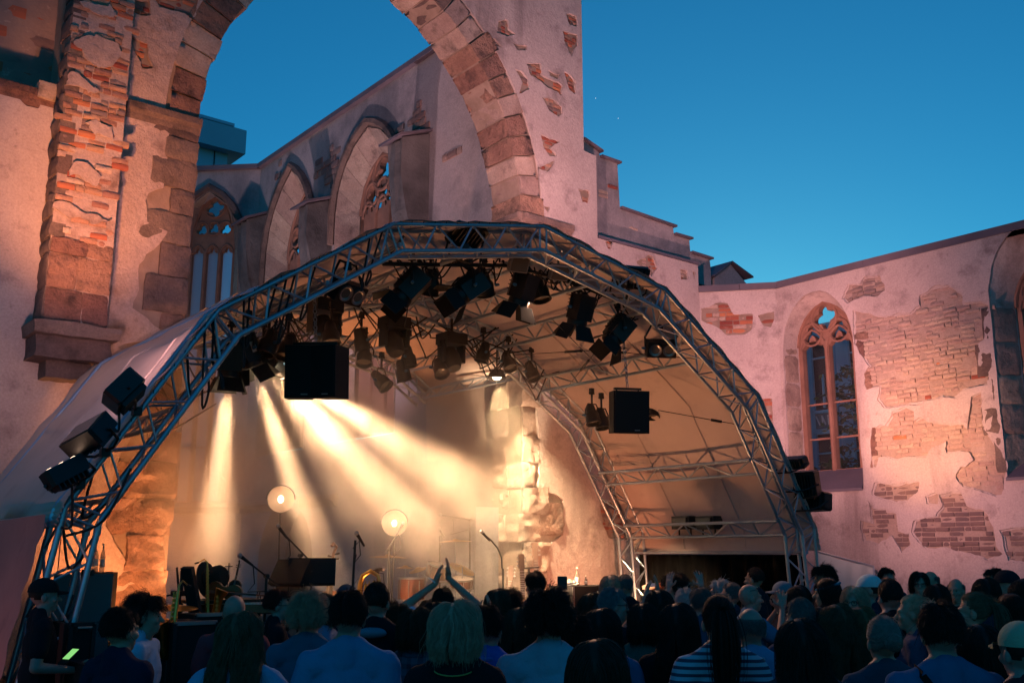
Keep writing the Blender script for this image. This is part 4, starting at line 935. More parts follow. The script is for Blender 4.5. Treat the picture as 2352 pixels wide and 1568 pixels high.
def flood(label, c, aim, hang, size=(.40, .16, .30), lit=False, up=(0, 0, 1)):
    t = lampthing('led_flood', label, c, 'flat flood lamps on the truss'); M = frame_of(aim, up); c = Vector(c); T = Matrix.Translation(c) @ M.to_4x4(); w_, d_, h_ = size; W_ = lambda *v: T @ Vector(v)
    g = G(); e = .025; ol = [(-w_ / 2 + e, -h_ / 2), (w_ / 2 - e, -h_ / 2), (w_ / 2, -h_ / 2 + e), (w_ / 2, h_ / 2 - e), (w_ / 2 - e, h_ / 2), (-w_ / 2 + e, h_ / 2), (-w_ / 2, h_ / 2 - e), (-w_ / 2, -h_ / 2 + e)]
    g.prism(ol, d_, lambda u, v, n: W_(u, n - d_ / 2, v)); 
    for k in range(7): g.box(W_(-w_ * .36 + k * w_ * .12, -d_ / 2 - .02, 0), (.012, .05, h_ * .8), M)
    g.build('housing', M_black, t, smooth=False)
    g = G(); g.box(W_(0, d_ / 2 + .004, 0), (w_ * .86, .008, h_ * .82), M); g.build('lens_plate', M_lens, t, smooth=False)
    if lit:
        for k in range(3): 
            g = G(); g.ell(W_(-w_ * .3 + k * w_ * .3, d_ / 2 + .004, 0), (w_ * .11, .010, h_ * .34), M, 10, 6); g.build('led', M_ledlit, t)
    sd_ = M @ Vector((1, 0, 0)); hg = Vector(hang); g = G(); q = c - (M @ Vector((0, d_ * .2, 0))); dirh = (hg - q).normalized()
    k = max(h_, w_) * .62; g.path([q + sd_ * (w_ / 2 + .02), q + sd_ * (w_ / 2 + .02) + dirh * k * .7, q + dirh * k + sd_ * w_ * .3, q + dirh * k - sd_ * w_ * .3, q - sd_ * (w_ / 2 + .02) + dirh * k * .7, q - sd_ * (w_ / 2 + .02)], .013, 6); g.bar(q + dirh * k, hg, .018, 6); g.build('yoke', M_black, t)
    g = G(); g.box(hg, (.07, .07, .07)); g.build('clamp', M_black, t, smooth=False); return t
# lighting pipe behind the front truss, held by drop arms
pipe = thing('lighting_pipe', 'dark pipe carrying the front row of barn door lamps', 'pipe', (7.5, 9.2, 5.1)); 
PP = [onY(9.2, 880, 606), onY(9.2, 1170, 610), onY(9.2, 1300, 645), onY(9.2, 1440, 698)]
for a, b in zip(PP[:-1], PP[1:]): g = G(); g.bar(a, b, .025, 8); g.build('tube', M_black, pipe)
for p in PP: g = G(); g.bar(p, (p.x, 8.79, p.z + .22), .015, 6); g.build('drop_arm', M_black, pipe)
dn = (-.15, .75, -.65)
def hang_at(x, y, Y, up=.4):
    p = onY(Y, x, y); return p, (p.x, p.y, p.z + up)
for lab, px_, aim in (('leftmost barn door lamp on the front pipe, doors spread wide', (944, 660), (-.55, .35, -.75)), ('barn door lamp with pale plate, tilted left on the front pipe', (1078, 664), (-.75, .25, -.6)),
                      ('middle barn door lamp pointing straight down on the front pipe', (1200, 664), (-.10, .35, -.93)), ('barn door lamp with split doors right of the pipe middle', (1332, 712), (.0, .35, -.93)), ('rightmost barn door lamp on the front pipe, tilted left', (1420, 762), (-.6, .2, -.75))):
    c, h = hang_at(*px_, 9.2, .36); fresnel(lab, c, aim, h, .165)
for lab, px_, aim, lit in (('round can lamp beside the leftmost barn door lamp', (988, 652), (.1, .45, -.88), 0), ('round can lamp behind the tilted barn door lamp', (1112, 655), (.45, .4, -.8), 0), ('round can lamp with pale face beside the middle barn door lamp', (1240, 670), (.05, -.25, -.96), 0)):
    c, h = hang_at(*px_, 9.45, .34); par(lab, c, aim, h, .12)
    if 'pale face' in lab: BACKL = c.copy()
for lab, px_, aim in (('twin lens lamp on the left roof slope', (797, 670), (.25, -.75, -.55)), ('twin lens lamp high on the right roof slope', (1518, 800), (-.45, -.7, -.5))):
    c, h = hang_at(*px_, 9.0, .28); blinder(lab, c, aim, h)
rows = [('can lamp under the left knee of the middle truss', (616, 790)), ('can lamp facing down on the middle truss', (829, 783)), ('can lamp with honeycomb face below the middle truss', (837, 818)), ('can lamp tilted left on the middle truss', (912, 776)), ('small can lamp just right of the tilted one', (938, 822)),
        ('can lamp with round face hanging low in smoke', (925, 855)), ('can lamp left of the big moving lamp', (1011, 846)), ('square-looking can lamp alone under the middle truss', (1110, 812)), ('can lamp at the top of the bright stone jamb', (1168, 832)), ('can lamp right of the bright stone jamb', (1221, 855)), ('can lamp left of the right hanging speaker', (1360, 955)), ('can lamp behind the right hanging speaker', (1382, 965)), ('can lamp right of the right hanging speaker', (1498, 942)), ('faint can lamp in smoke above the left lamps', (660, 800)), ('faint can lamp high in the smoke', (875, 875)), ('dark can lamp above the left speaker', (760, 770))]
for k, (lab, q) in enumerate(rows):
    rr = random.Random(k + 1); Y = 10.4 if q[0] in (1360, 1382, 1498) else (10.2 if q[0] in (616, 660, 760) else 11.6); c, h = hang_at(*q, Y, .36); par(lab, c, (rr.uniform(-.35, .35), rr.uniform(-.75, .1), -.8), h, .105)
def moving_head(label, q, Y):
    c = onY(Y, *q); t = lampthing('moving_lamp', label, c, 'moving head lamps'); g = G(); g.box(c + Vector((0, 0, .17)), (.36, .30, .16)); g.build('base', M_black, t, smooth=False)
    
    for s_ in (-1, 1): g = G(); g.box(c + Vector((.17 * s_, 0, -.02)), (.05, .16, .30)); g.build('arm', M_black, t, smooth=False)
    g = G(); g.lathe([(.001, -.16), (.10, -.16), (.13, -.05), (.13, .10), (.10, .17), (.001, .16)], Matrix.Translation(c + Vector((0, 0, -.12))) @ Matrix.Rotation(2.7, 4, 'X'), 18); g.build('head', M_black, t)
    g = G(); g.bar(c + Vector((0, 0, .25)), c + Vector((0, 0, .48)), .02, 6); g.build('clamp', M_black, t)
moving_head('big square moving lamp hanging below the middle truss', (1037, 806), 11.6)
moving_head('moving lamp half hidden above the left speaker', (745, 735), 10.6)
moving_head('moving lamp on the middle truss, left of the big one', (905, 770), 11.5)
# three lit lamps at the left that throw the beams
BEAMS = [(onY(10.3, 527, 828), (.02, .10, -1)), (onY(10.3, 566, 806), (.46, .08, -.9)), (onY(10.5, 602, 826), (.80, .12, -.60)), (onY(10.7, 640, 838), (.92, .06, -.42))]
labs = ['lit barn door lamp shining straight down at the left', 'lit barn door lamp second from the left truss, shining right', 'lit can lamp behind the left speaker, brightest face', 'lit can lamp hidden behind the left speaker']
for k, (c, aim) in enumerate(BEAMS):
    h = (c.x, c.y, c.z + .42)
    if k < 2: fresnel(labs[k], c, aim, h, .15, True)
    else: par(labs[k], c, aim, h, .12, .3, True)
# floods clamped to the outside of the canopy
fl_aim = (-.5, .75, .35)
FLOODS = []
for lab, q, Y, aim, sz, lit, upv in (('big black flood with bracket on the left truss, topmost of three', (283, 898), 8.3, (-.72, .30, .62), (.34, .16, .30), 0, (.6, 0, 1)), ('narrow black flood on the left truss, middle of three', (203, 998), 8.3, (-.62, -.05, .55), (.40, .14, .28), 0, (-.7, 0, .8)), ('lit flood with three glowing lenses low on the left truss', (150, 1083), 8.25, (-.55, .15, .85), (.36, .13, .14), 1, (.3, -1, 0))):
    c = onY(Y, *q); tx, tz = None, None
    best = min(((Vector((lerp(NODES[1], NODES[2], k / 20)[0], 8.5, lerp(NODES[1], NODES[2], k / 20)[1])) - c).length, k) for k in range(21))[1]; hp_ = lerp(NODES[1], NODES[2], best / 20)
    flood(lab, c, aim, (hp_[0] - .03, 8.47, hp_[1]), sz, lit, upv); FLOODS.append((c, aim))
for lab, q, aim, sz in (('slim flood sticking out high on the right truss', (1828, 1062), (.85, .05, .45), (.34, .12, .16)), ('square black flood on the right truss beside the window sill', (1852, 1112), (.9, .15, .2), (.36, .16, .38)), ('wide black flood low on the right truss', (1876, 1152), (.9, -.1, -.1), (.42, .16, .26))):
    c = onY(8.45, *q); best = min(((Vector((lerp(NODES[6], NODES[7], k / 20)[0], 8.5, lerp(NODES[6], NODES[7], k / 20)[1])) - c).length, k) for k in range(21))[1]; hp_ = lerp(NODES[6], NODES[7], best / 20)
    flood(lab, c, aim, (hp_[0] + .03, 8.52, hp_[1]), sz); FLOODS.append((c, aim))
for lab, q, aim, n_ in (('flat flood lying on the top of the front truss', (1072, 545), (-.05, .55, .8), 3), ('flat flood lying on the right slope of the front truss', (1450, 640), (.3, .7, .6), 5)):
    c = onY(8.75, *q) + Vector((0, 0, .02)); flood(lab, c, aim, (c.x, 8.79, c.z - .12), (.46, .07, .30)); FLOODS.append((c, aim))
for lab, q in (('small grey work lamp under the truss, left one', (1191, 606)), ('small grey work lamp under the truss, right one', (1284, 625))):
    c = onY(8.95, *q); t = lampthing('work_lamp', lab, c, 'small grey work lamps'); M = frame_of((-.2, -.75, -.55)); g = G(); g.box(c, (.24, .09, .19), M); g.build('housing', M_grey, t, smooth=False)
    g = G(); g.box(c + M @ Vector((0, .05, 0)), (.21, .012, .16), M); g.build('glass', M_lens, t, smooth=False); g = G(); g.bar(c, c + Vector((0, .02, .22)), .014, 6); g.build('bracket', M_grey, t)
# lamp above the right jamb
c = onY(11.9, 1141, 862); jl = lampthing('work_lamp', 'lit lamp shining down the rough stone jamb', c); g = G(); g.lathe([(.02, .10), (.10, .08), (.15, -.05), (.14, -.05), (.09, .06)], Matrix.Translation(c), 16); g.build('shade', M_black, jl)
g = G(); g.ell(c + Vector((0, 0, -.02)), (.07, .07, .05)); g.build('bulb', M_lit, jl); g = G(); g.bar(c + Vector((0, 0, .1)), c + Vector((0, .0, .5)), .012, 6); g.build('bracket', M_black, jl); JLC = c.copy()
# hanging speakers with chains
M_grille = surf('speaker_grille', (.014, .013, .013), (.009, .009, .009), 60, rough=.8, bump=.4, bdist=.004, bscale=300)
def speaker(label, c, size, yaw, pitch, two):
    t = thing('hanging_speaker', label, 'speaker', c, group='black speakers hung by chains'); M = Matrix.Rotation(yaw, 3, 'Z') @ Matrix.Rotation(pitch, 3, 'X'); c = Vector(c); w_, d_, h_ = size; T = Matrix.Translation(c) @ M.to_4x4()
    parts_ = ((-1, 1) if two else (0,))
    for s_ in parts_:
        hw = w_ / (2 if two else 1); M2 = T @ Matrix.Translation((s_ * hw / 2, 0, 0)) @ Matrix.Rotation(-s_ * .22, 4, 'Z')
        g = G(); g.prism([(-hw / 2 * .97, -d_ / 2), (hw / 2 * .97, -d_ / 2), (hw / 2 * .8, d_ / 2), (-hw / 2 * .8, d_ / 2)], h_, lambda u, v, n: M2 @ Vector((u, v, n - h_ / 2))); g.build('cabinet', M_matt, t, smooth=False)
        g = G(); g.box(M2 @ Vector((0, -d_ / 2 - .008, 0)), (hw * .90, .015, h_ * .94), M2.to_3x3()); g.build('grille', M_grille, t, smooth=False)
        g = G(); g.box(M2 @ Vector((hw * .15, -d_ / 2 - .018, -h_ * .43)), (.07, .003, .012), M2.to_3x3()); g.build('badge', M_grey, t, smooth=False)
    g = G(); 
    for s_ in (-1, 1): g.bar(T @ Vector((s_ * w_ * .3, 0, h_ / 2)), T @ Vector((s_ * w_ * .3, 0, h_ / 2 + .04)), .012, 6)
    g.box(T @ Vector((0, 0, h_ / 2 + .035)), (w_ * .75, .05, .03), M); g.build('rigging_frame', M_black, t, smooth=False)
    return T @ Vector((0, 0, h_ / 2 + .05))
def chain(label, a, b, n):
    a, b = Vector(a), Vector(b); t = thing('chain', label, 'chain', a); 
    for k in range(n):
        p = a.lerp(b, (k + .5) / n); L = (b - a).length / n * .68; up = (b - a).normalized(); sd_ = Vector((1, 0, 0)) if k % 2 else Vector((0, 1, 0)); g = G()
        g.path([p + up * L * math.cos(q) + sd_ * .018 * math.sin(q) for q in [2 * PI * i / 10 for i in range(11)]], .006, 5); g.build('link', M_steel, t)
    g = G(); g.box(b, (.06, .06, .06)); g.build('shackle', M_steel, t, smooth=False)
c = onY(9.35, 724, 856); c.z = (onY(9.35, 724, 800).z + onY(9.35, 724, 912).z) / 2
top = speaker('big double black speaker hanging in front of the beams', c, (.63, .40, .55), R(-42), R(6), True); chain('steel chain holding the big double speaker', top, onY(9.35, 722, 664), 13)
c = onY(9.3, 1441, 947); top = speaker('single black speaker hanging at the right under the roof', c, (.50, .42, .56), R(-30), R(6), False); chain('steel chain holding the single speaker at the right', top, onY(9.3, 1430, 755), 12)
# wires with turnbuckles
def wire(label, a, b, tb=.3):
    a, b = Vector(a), Vector(b); t = thing('bracing_wire', label, 'wire', a); g = G(); g.bar(a, b, .006, 5); g.build('wire', M_black, t); p, q = a.lerp(b, tb), a.lerp(b, tb + .14); g = G(); g.bar(p, q, .02, 7); g.build('turnbuckle', M_black, t)
wire('bracing wire with turnbuckle right of the single speaker', onY(9.6, 1512, 942), onY(8.9, 1690, 974), .68)
wire('bracing wire crossing below the twin lens lamp', onY(10.2, 1375, 805), onY(8.8, 1600, 824), .15)
wire('long diagonal wire under the right roof panel', onY(11.9, 1290, 905), onY(8.8, 1418, 745), .4)
wire('thin diagonal wire high under the right roof panel', onY(9.0, 1270, 735), onY(11.9, 1470, 935), .6)
wire('diagonal wire below the front lamps in the middle', onY(11.9, 1180, 815), onY(9.0, 1440, 800), .5)
# loops of black cable
def cable(label, pts, r=.011, group=None):
    t = thing('cable', label, 'cable', pts[0], group=group); g = G(); pts = [Vector(p) for p in pts]; out = []
    for i in range(len(pts) - 1):
        p0, p1, p2, p3 = pts[max(0, i - 1)], pts[i], pts[i + 1], pts[min(len(pts) - 1, i + 2)]
        for k in range(5):
            s_ = k / 5; out.append(.5 * ((2 * p1) + (p2 - p0) * s_ + (2 * p0 - 5 * p1 + 4 * p2 - p3) * s_ ** 2 + (3 * p1 - p0 - 3 * p2 + p3) * s_ ** 3))
    out.append(pts[-1]); g.path(out, r, 5); g.build('sheath', M_rubber, t)
rr = random.Random(11)
for k in range(34):
    s_ = rr.random() * 2.999; i = int(s_); a = PP[i].lerp(PP[i + 1], s_ - i); b = a + Vector((rr.uniform(.2, .7), rr.uniform(-.1, .15), rr.uniform(-.1, .25))); m_ = a.lerp(b, .5) + Vector((0, rr.uniform(-.1, .1), -rr.uniform(.08, .32)))
    cable('black cable looped along the front lighting pipe', [a, a + Vector((.02, .03, .06)), m_, b + Vector((0, .02, .05)), b], .010, 'cables on the front pipe')
for k in range(44):
    s_ = rr.uniform(2.1, 5.4); i = int(s_); p = lerp(INN[i], INN[i + 1], s_ - i); a = Vector((p[0], rr.choice((11.83, 12.1)), p[1])); b = a + Vector((rr.uniform(.3, 1.1), rr.uniform(-.5, .1), rr.uniform(-.25, .05))); m_ = a.lerp(b, .5) + Vector((0, rr.uniform(-.1, .1), -rr.uniform(.1, .5)))
    cable('black cable sagging below the middle truss', [a, m_ + Vector((-.08, 0, .06)), m_, b], .011, 'cables on the middle truss')
for k in range(16):
    s_ = rr.uniform(.5, 2.9); i = int(s_); p = lerp(INN[i], INN[i + 1], s_ - i); a = Vector((p[0], 8.7, p[1])); q = lerp(NODES[i], NODES[i + 1], min(.99, s_ - i + .1)); b = Vector((q[0], 8.55, q[1])); m_ = a.lerp(b, .5) + Vector((rr.uniform(-.15, .1), -.05, -rr.uniform(.2, .55)))
    cable('black cable hanging through the left leg of the front truss', [a, a.lerp(m_, .6) + Vector((.04, 0, 0)), m_, b], .011, 'cables on the left truss')
for k, (p, q) in enumerate((((300, 1075), (150, 1230)), ((165, 1110), (140, 1210)), ((255, 985), (270, 900)))):
    a, b = onY(8.4, *p), onY(8.45, *q); cable(('cable from the middle left flood', 'cable below the lit left flood', 'cable behind the big left flood')[k] + ' down the truss', [a, a.lerp(b, .5) + Vector((.05, 0, -.15)), b], .011)
# ================================================================= instruments and gear on the stage
DZ = .60
M_brass = surf('brass', (.62, .38, .10), (.48, .28, .08), 8, None, rough=.28, bump=.05, metallic=1.0, coord='World')
M_wood = surf('varnished_wood', (.26, .09, .03), (.15, .045, .02), 3, None, rough=.28, bump=.05, coord='World', spec=.6, stretch=(1, 1, .15))
M_wood_pale = surf('spruce_top', (.55, .36, .17), (.46, .28, .12), 4, None, rough=.35, bump=.05, coord='World')
M_wood_dark = surf('dark_wood', (.06, .035, .025), (.035, .02, .015), 4, None, rough=.5, bump=.1, coord='World')
M_white = flat('white_plastic', (.75, .73, .70), .5)
M_ivory = flat('ivory_skin', (.62, .58, .52), .7)
M_paper = flat('paper', (.65, .62, .58), .85)
M_felt = flat('brown_felt', (.035, .024, .018), .95)
M_panel = flat('grey_board', (.17, .155, .15), .9)
M_dish = flat('glowing_dish', (.30, .22, .16), .6, emit=(1.0, .48, .24), estr=.50)
M_bulb = flat('bulb', (1, 1, 1), .3, emit=(1.0, .74, .45), estr=9)
M_bottle = flat('clear_bottle', (.20, .17, .14), .08, 0, .8, alpha=.55)
M_drum = surf('drum_shell', (.16, .05, .03), (.10, .03, .02), 3, None, rough=.3, bump=0, coord='World')
def at(px, Y): return onY(Y, *px)
def tripod(g, x, y, z0, r=.30, h=.35):
    for k in range(3):
        a = 2 * PI * k / 3 + .4; g.bar((x, y, z0 + h), (x + r * math.cos(a), y + r * math.sin(a), z0 + .01), .010, 6)
def mic(t, p, d):
    d = Vector(d).normalized(); g = G(); g.bar(p, Vector(p) + d * .16, .020, 9, .012); g.build('microphone_handle', M_black, t)
    g = G(); g.ell(Vector(p) - d * .012, (.027, .027, .027)); g.build('microphone_head', M_steel, t)
def mic_stand(label, head, joint, foot, Y, tail=None, group='microphone stands', straight=False, z0=DZ):
    h, j, f = at(head, Y), at(joint, Y), at(foot, Y); t = thing('microphone_stand', label, 'microphone stand', (f.x, f.y, z0), group=group)
    g = G(); g.bar((f.x, f.y, z0 + .02), (j.x, j.y, j.z), .014, 8); tripod(g, f.x, f.y, z0); g.build('stand', M_black, t)
    if not straight:
        g = G(); e = at(tail, Y) if tail else j; g.bar(h + (j - h).normalized() * .10, e, .009, 7); g.build('boom', M_black, t); g = G(); g.bar(j - Vector((0, .03, 0)), j + Vector((0, .03, 0)), .022, 8); g.build('joint', M_black, t)
    mic(t, h, (j - h) if not straight else Vector((.6, 0, -.8)))
    g = G(); m_ = h.lerp(j, .35); g.path([h + (j - h).normalized() * .16, m_ + Vector((.05, .02, -.05)), m_ + Vector((.07, .02, -.2)), m_ + Vector((.0, .02, -.28)), j + Vector((.02, 0, -.15))], .006, 5); g.build('cable', M_rubber, t)
mic_stand('microphone on angled boom stand, leftmost on the stage', (553, 1277), (612, 1322), (608, 1430), 9.6, (640, 1345))
mic_stand('microphone on long diagonal boom behind the music stands', (640, 1210), (690, 1275), (685, 1400), 10.4, (722, 1298))
mic_stand('microphone on straight stand in the middle of the stage', (820, 1226), (816, 1240), (803, 1420), 9.7, straight=True)
t = thing('microphone_stand', 'microphone on curved gooseneck stand beside the stone jamb', 'microphone stand', at((1155, 1390), 10.4) * 1, group='microphone stands'); Y = 10.4
f = at((1155, 1400), Y); g = G(); g.bar((f.x, f.y, DZ), at((1155, 1305), Y), .014, 8); tripod(g, f.x, f.y, DZ); g.build('stand', M_black, t); g = G(); g.path([at(q, Y) for q in ((1153, 1305), (1152, 1280), (1143, 1258), (1128, 1240), (1116, 1230))], .010, 6); g.build('gooseneck', M_black, t); mic(t, at((1108, 1222), Y), at((1120, 1236), Y) - at((1108, 1222), Y))
mic_stand('tall stand with horizontal boom over the drum kit', (1013, 1182), (1079, 1192), (1079, 1400), 12.9, (1094, 1195))
mic_stand('thin stand with short boom in front of the right round lamp', (925, 1203), (893, 1262), (897, 1400), 11.8, (885, 1268))
mic_stand('thin empty stand near the pale panel at the drums', (1010, 1215), (1010, 1230), (1010, 1400), 13.4, straight=True)
# round glowing reflector lamps on stands
for lab, q, Y, r_, ft in (('left round glowing reflector lamp on thin stand', (645, 1146), 11.3, .155, (639, 1390)), ('right round glowing reflector lamp on thin stand', (906, 1201), 12.2, .175, (897, 1400))):
    c = at(q, Y); f = at(ft, Y); t = thing('reflector_lamp', lab, 'lamp', (f.x, f.y, DZ), group='round reflector lamps'); M = frame_of((CAM - c) + Vector((.6, 0, .1))); T = Matrix.Translation(c) @ M.to_4x4() @ Matrix.Rotation(-PI / 2, 4, 'X')
    g = G(); g.lathe([(.02, -.10), (r_ * .45, -.085), (r_ * .8, -.05), (r_, 0), (r_ * 1.02, .004), (r_ * .8, -.06), (r_ * .4, -.10), (.02, -.115)], T, 28); g.build('dish', M_dish, t)
    g = G(); g.ell(T @ Vector((0, 0, -.03)), (.035, .035, .045)); g.build('bulb', M_bulb, t)
    g = G(); g.path([T @ Vector((r_ * 1.1 * math.cos(a), r_ * 1.1 * math.sin(a), -.02)) for a in [PI * i / 10 + PI for i in range(11)]], .008, 5); g.build('bracket', M_black, t)
    g = G(); g.bar((f.x, f.y, DZ), (c.x, c.y, c.z - r_ * 1.1), .011, 7); tripod(g, f.x, f.y, DZ); g.build('stand', M_black, t)
# music stands
for lab, q, Y, yaw, pt, sheet in (('music stand seen edge on with a white sheet', (664, 1312), 9.9, R(-75), R(-28), 1), ('black music stand seen from behind, broad side on', (716, 1310), 9.8, R(-30), R(-20), 0)):
    c = at(q, Y); t = thing('music_stand', lab, 'music stand', (c.x, c.y, DZ), group='music stands'); M = Matrix.Rotation(yaw, 3, 'Z') @ Matrix.Rotation(pt, 3, 'X')
    g = G(); g.box(c, (.50, .012, .28), M); g.box(c + M @ Vector((0, .03, -.14)), (.50, .06, .01), M); g.build('desk', M_matt, t, smooth=False)
    if sheet: g = G(); g.box(c + M @ Vector((-.02, .012, .0)), (.40, .008, .25), M); g.build('sheet', M_paper, t, smooth=False)
    g = G(); g.bar((c.x, c.y, DZ), c, .012, 7); tripod(g, c.x, c.y, DZ, .28); g.build('stand', M_black, t)
# double bass and small strings
def body_outline(L, w1, w2, w3, k=28):
    pts = []
    for i in range(k + 1):
        s_ = i / k; base = w1 * max(0, math.sin(PI * min(1, s_ / .58))) ** .6 if s_ < .42 else 0
        pts.append(s_)
    ctrl = [(0, 0), (.02, w1 * .6), (.10, w1 * .93), (.20, w1), (.32, w1 * .88), (.42, w2 * 1.05), (.50, w2), (.58, w2 * 1.04), (.66, w3 * .90), (.78, w3), (.90, w3 * .86), (.98, w3 * .5), (1, .0)]
    return [(w, z * L) for z, w in ctrl] + [(-w, z * L) for z, w in ctrl[::-1][1:-1]]
def fiddle(name, label, cat, base, M, L, mats, neck=1.0, depth=None, group=None):
    t = thing(name, label, cat, base, group=group); base = Vector(base); d = depth or L * .16; W_ = lambda v: base + M @ Vector(v); k = L / .36
    g = G(); g.prism(body_outline(L, .105 * k, .057 * k, .085 * k), d, lambda u, v, n: W_((u, n - d / 2, v))); g.build('body', mats[0], t, smooth=False)
    g = G(); g.box(W_((0, -d * .15 - d / 2, L * 1.02)), (.022 * k, d * .5, L * .86 * neck), M, .8); g.build('fingerboard', M_wood_dark, t, smooth=False)
    g = G(); z = L * (1.02 + .43 * neck); g.path([W_((0, -d * .6, z)), W_((0, -d * .5, z + .05 * k)), W_((0, -d * .2, z + .085 * k)), W_((0, -d * .7, z + .10 * k)), W_((0, -d * .9, z + .085 * k))], .009 * k, 6); g.build('scroll', mats[0], t)
    for i in range(4): s_ = 1 if i % 2 else -1; g = G(); g.bar(W_((0, -d * .5, z + .012 * k * (i + .5))), W_((s_ * .035 * k, -d * .5, z + .014 * k * (i + .5))), .004 * k, 5, .006 * k); g.build('peg', M_wood_dark, t)
    g = G(); g.box(W_((0, -d / 2 - .012 * k, L * .30)), (.05 * k, .006 * k, .035 * k), M); g.build('bridge', M_wood_pale, t, smooth=False)
    g = G()
    for i in range(4): g.bar(W_(((i - 1.5) * .008 * k, -d / 2 - .03 * k, L * .1)), W_(((i - 1.5) * .004 * k, -d * .8, z)), .0012 * k + .0004, 4)
    setp(g.build('strings', M_steel, t), kind='stuff'); return t
b = at((757, 1400), 10.9); fiddle('double_bass', 'double bass leaning upright behind the music stand', 'double bass', (b.x, b.y, DZ + .08), (Matrix.Rotation(R(-60), 3, 'Z') @ Matrix.Rotation(R(-6), 3, 'X')), .80, (M_wood,), .9, .16)
b = at((531, 1392), 9.7); fiddle('violin', 'violin standing scroll up on the side table', 'violin', (b.x, b.y, b.z), Matrix.Rotation(R(-40), 3, 'Z') @ Matrix.Rotation(R(8), 3, 'Y'), .26, (M_wood_dark,))
b = at((478, 1352), 9.7); fiddle('violin', 'red varnished violin lying flat on the side table', 'violin', (b.x, b.y, b.z - .02), Matrix.Rotation(R(-42), 3, 'Z') @ Matrix.Rotation(R(94), 3, 'Y'), .34, (M_wood,))
bw = thing('violin_bow', 'violin bow standing upright beside the violin', 'bow', at((521, 1380), 9.75)); g = G(); a, c = at((519, 1395), 9.75), at((526, 1292), 9.75); g.bar(a, c, .005, 6); g.bar(a + Vector((.02, 0, 0)), c + Vector((.012, 0, -.01)), .002, 5); g.build('stick', M_wood_dark, bw); g = G(); p = a.lerp(c, .92); g.bar(p - Vector((.04, 0, 0)), p + Vector((.04, 0, 0)), .005, 5); g.build('holder_arm', M_black, bw)
# side table with hat lamp
c = at((485, 1372), 9.75); st_ = thing('side_table', 'small dark table holding the violins on the left', 'table', (c.x, c.y, DZ)); g = G(); g.box((c.x + .1, c.y, c.z - .03), (.75, .5, .03)); g.build('table_top', M_wood_dark, st_, smooth=False)
for sx in (-.22, .42):
    for sy in (-.2, .2): g = G(); g.bar((c.x + sx, c.y + sy, DZ), (c.x + sx, c.y + sy, c.z - .05), .018, 6); g.build('leg', M_black, st_)
h = at((478, 1330), 9.9); ht = thing('hat', 'tall dark brown felt hat hanging on a stand', 'hat', h); M = Matrix.Translation(h) @ Matrix.Rotation(R(-55), 4, 'Z') @ Matrix.Rotation(R(78), 4, 'Y'); g = G(); g.lathe([(.001, .19), (.09, .185), (.115, .15), (.115, 0), (.18, -.01), (.185, -.018), (.11, -.012), (.1, .1)], M, 22); g.build('felt', M_felt, ht)
g = G(); g.path([M @ Vector((.118 * math.cos(a_), .118 * math.sin(a_), .02)) for a_ in [2 * PI * i / 20 for i in range(21)]], .010, 5); g.build('ribbon', M_matt, ht)
hs = thing('hat_stand', 'black stand under the brown felt hat', 'stand', (h.x, h.y, DZ)); g = G(); g.bar((h.x, h.y, DZ), h, .013, 7); tripod(g, h.x, h.y, DZ); g.build('pole', M_black, hs)
p0, p1 = at((455, 1440), 9.4), at((430, 1302), 9.4); sl = thing('column_speaker', 'slim black column leaning left on the stage edge', 'column speaker', p0); g = G(); d = (p1 - p0).normalized(); M = Matrix((RT, -d.cross(RT), d)).transposed(); g.box((p0 + p1) / 2, (.10, .10, (p1 - p0).length), M); g.build('cabinet', M_matt, sl, smooth=False); g = G(); g.box((p0 + p1) / 2 - M @ Vector((0, .052, 0)) * -1, (.08, .006, (p1 - p0).length * .94), M); g.build('grille', M_grille, sl, smooth=False)
# clarinets on pegs
wc = thing('woodwind_stand', 'stand with two upright dark woodwinds at the left', 'instrument stand', at((412, 1400), 9.6)); 
for q0, q1, r_ in (((406, 1302), (411, 1360), .010), ((417, 1310), (417, 1360), .014)): g = G(); g.bar(at(q1, 9.6), at(q0, 9.6), r_ * 1.3, 8, r_); g.build('woodwind', M_black, wc)
g = G(); c = at((413, 1362), 9.6); g.box(c, (.14, .10, .05)); 
for k in range(5): a = k * 1.25; g.bar(c, c + Vector((.13 * math.cos(a), .1 * math.sin(a), -.02 + .03 * (k % 2))), .009, 5)
g.bar(c, (c.x, c.y, DZ), .016, 6); tripod(g, c.x, c.y, DZ, .2, .2); g.build('holder', M_black, wc)
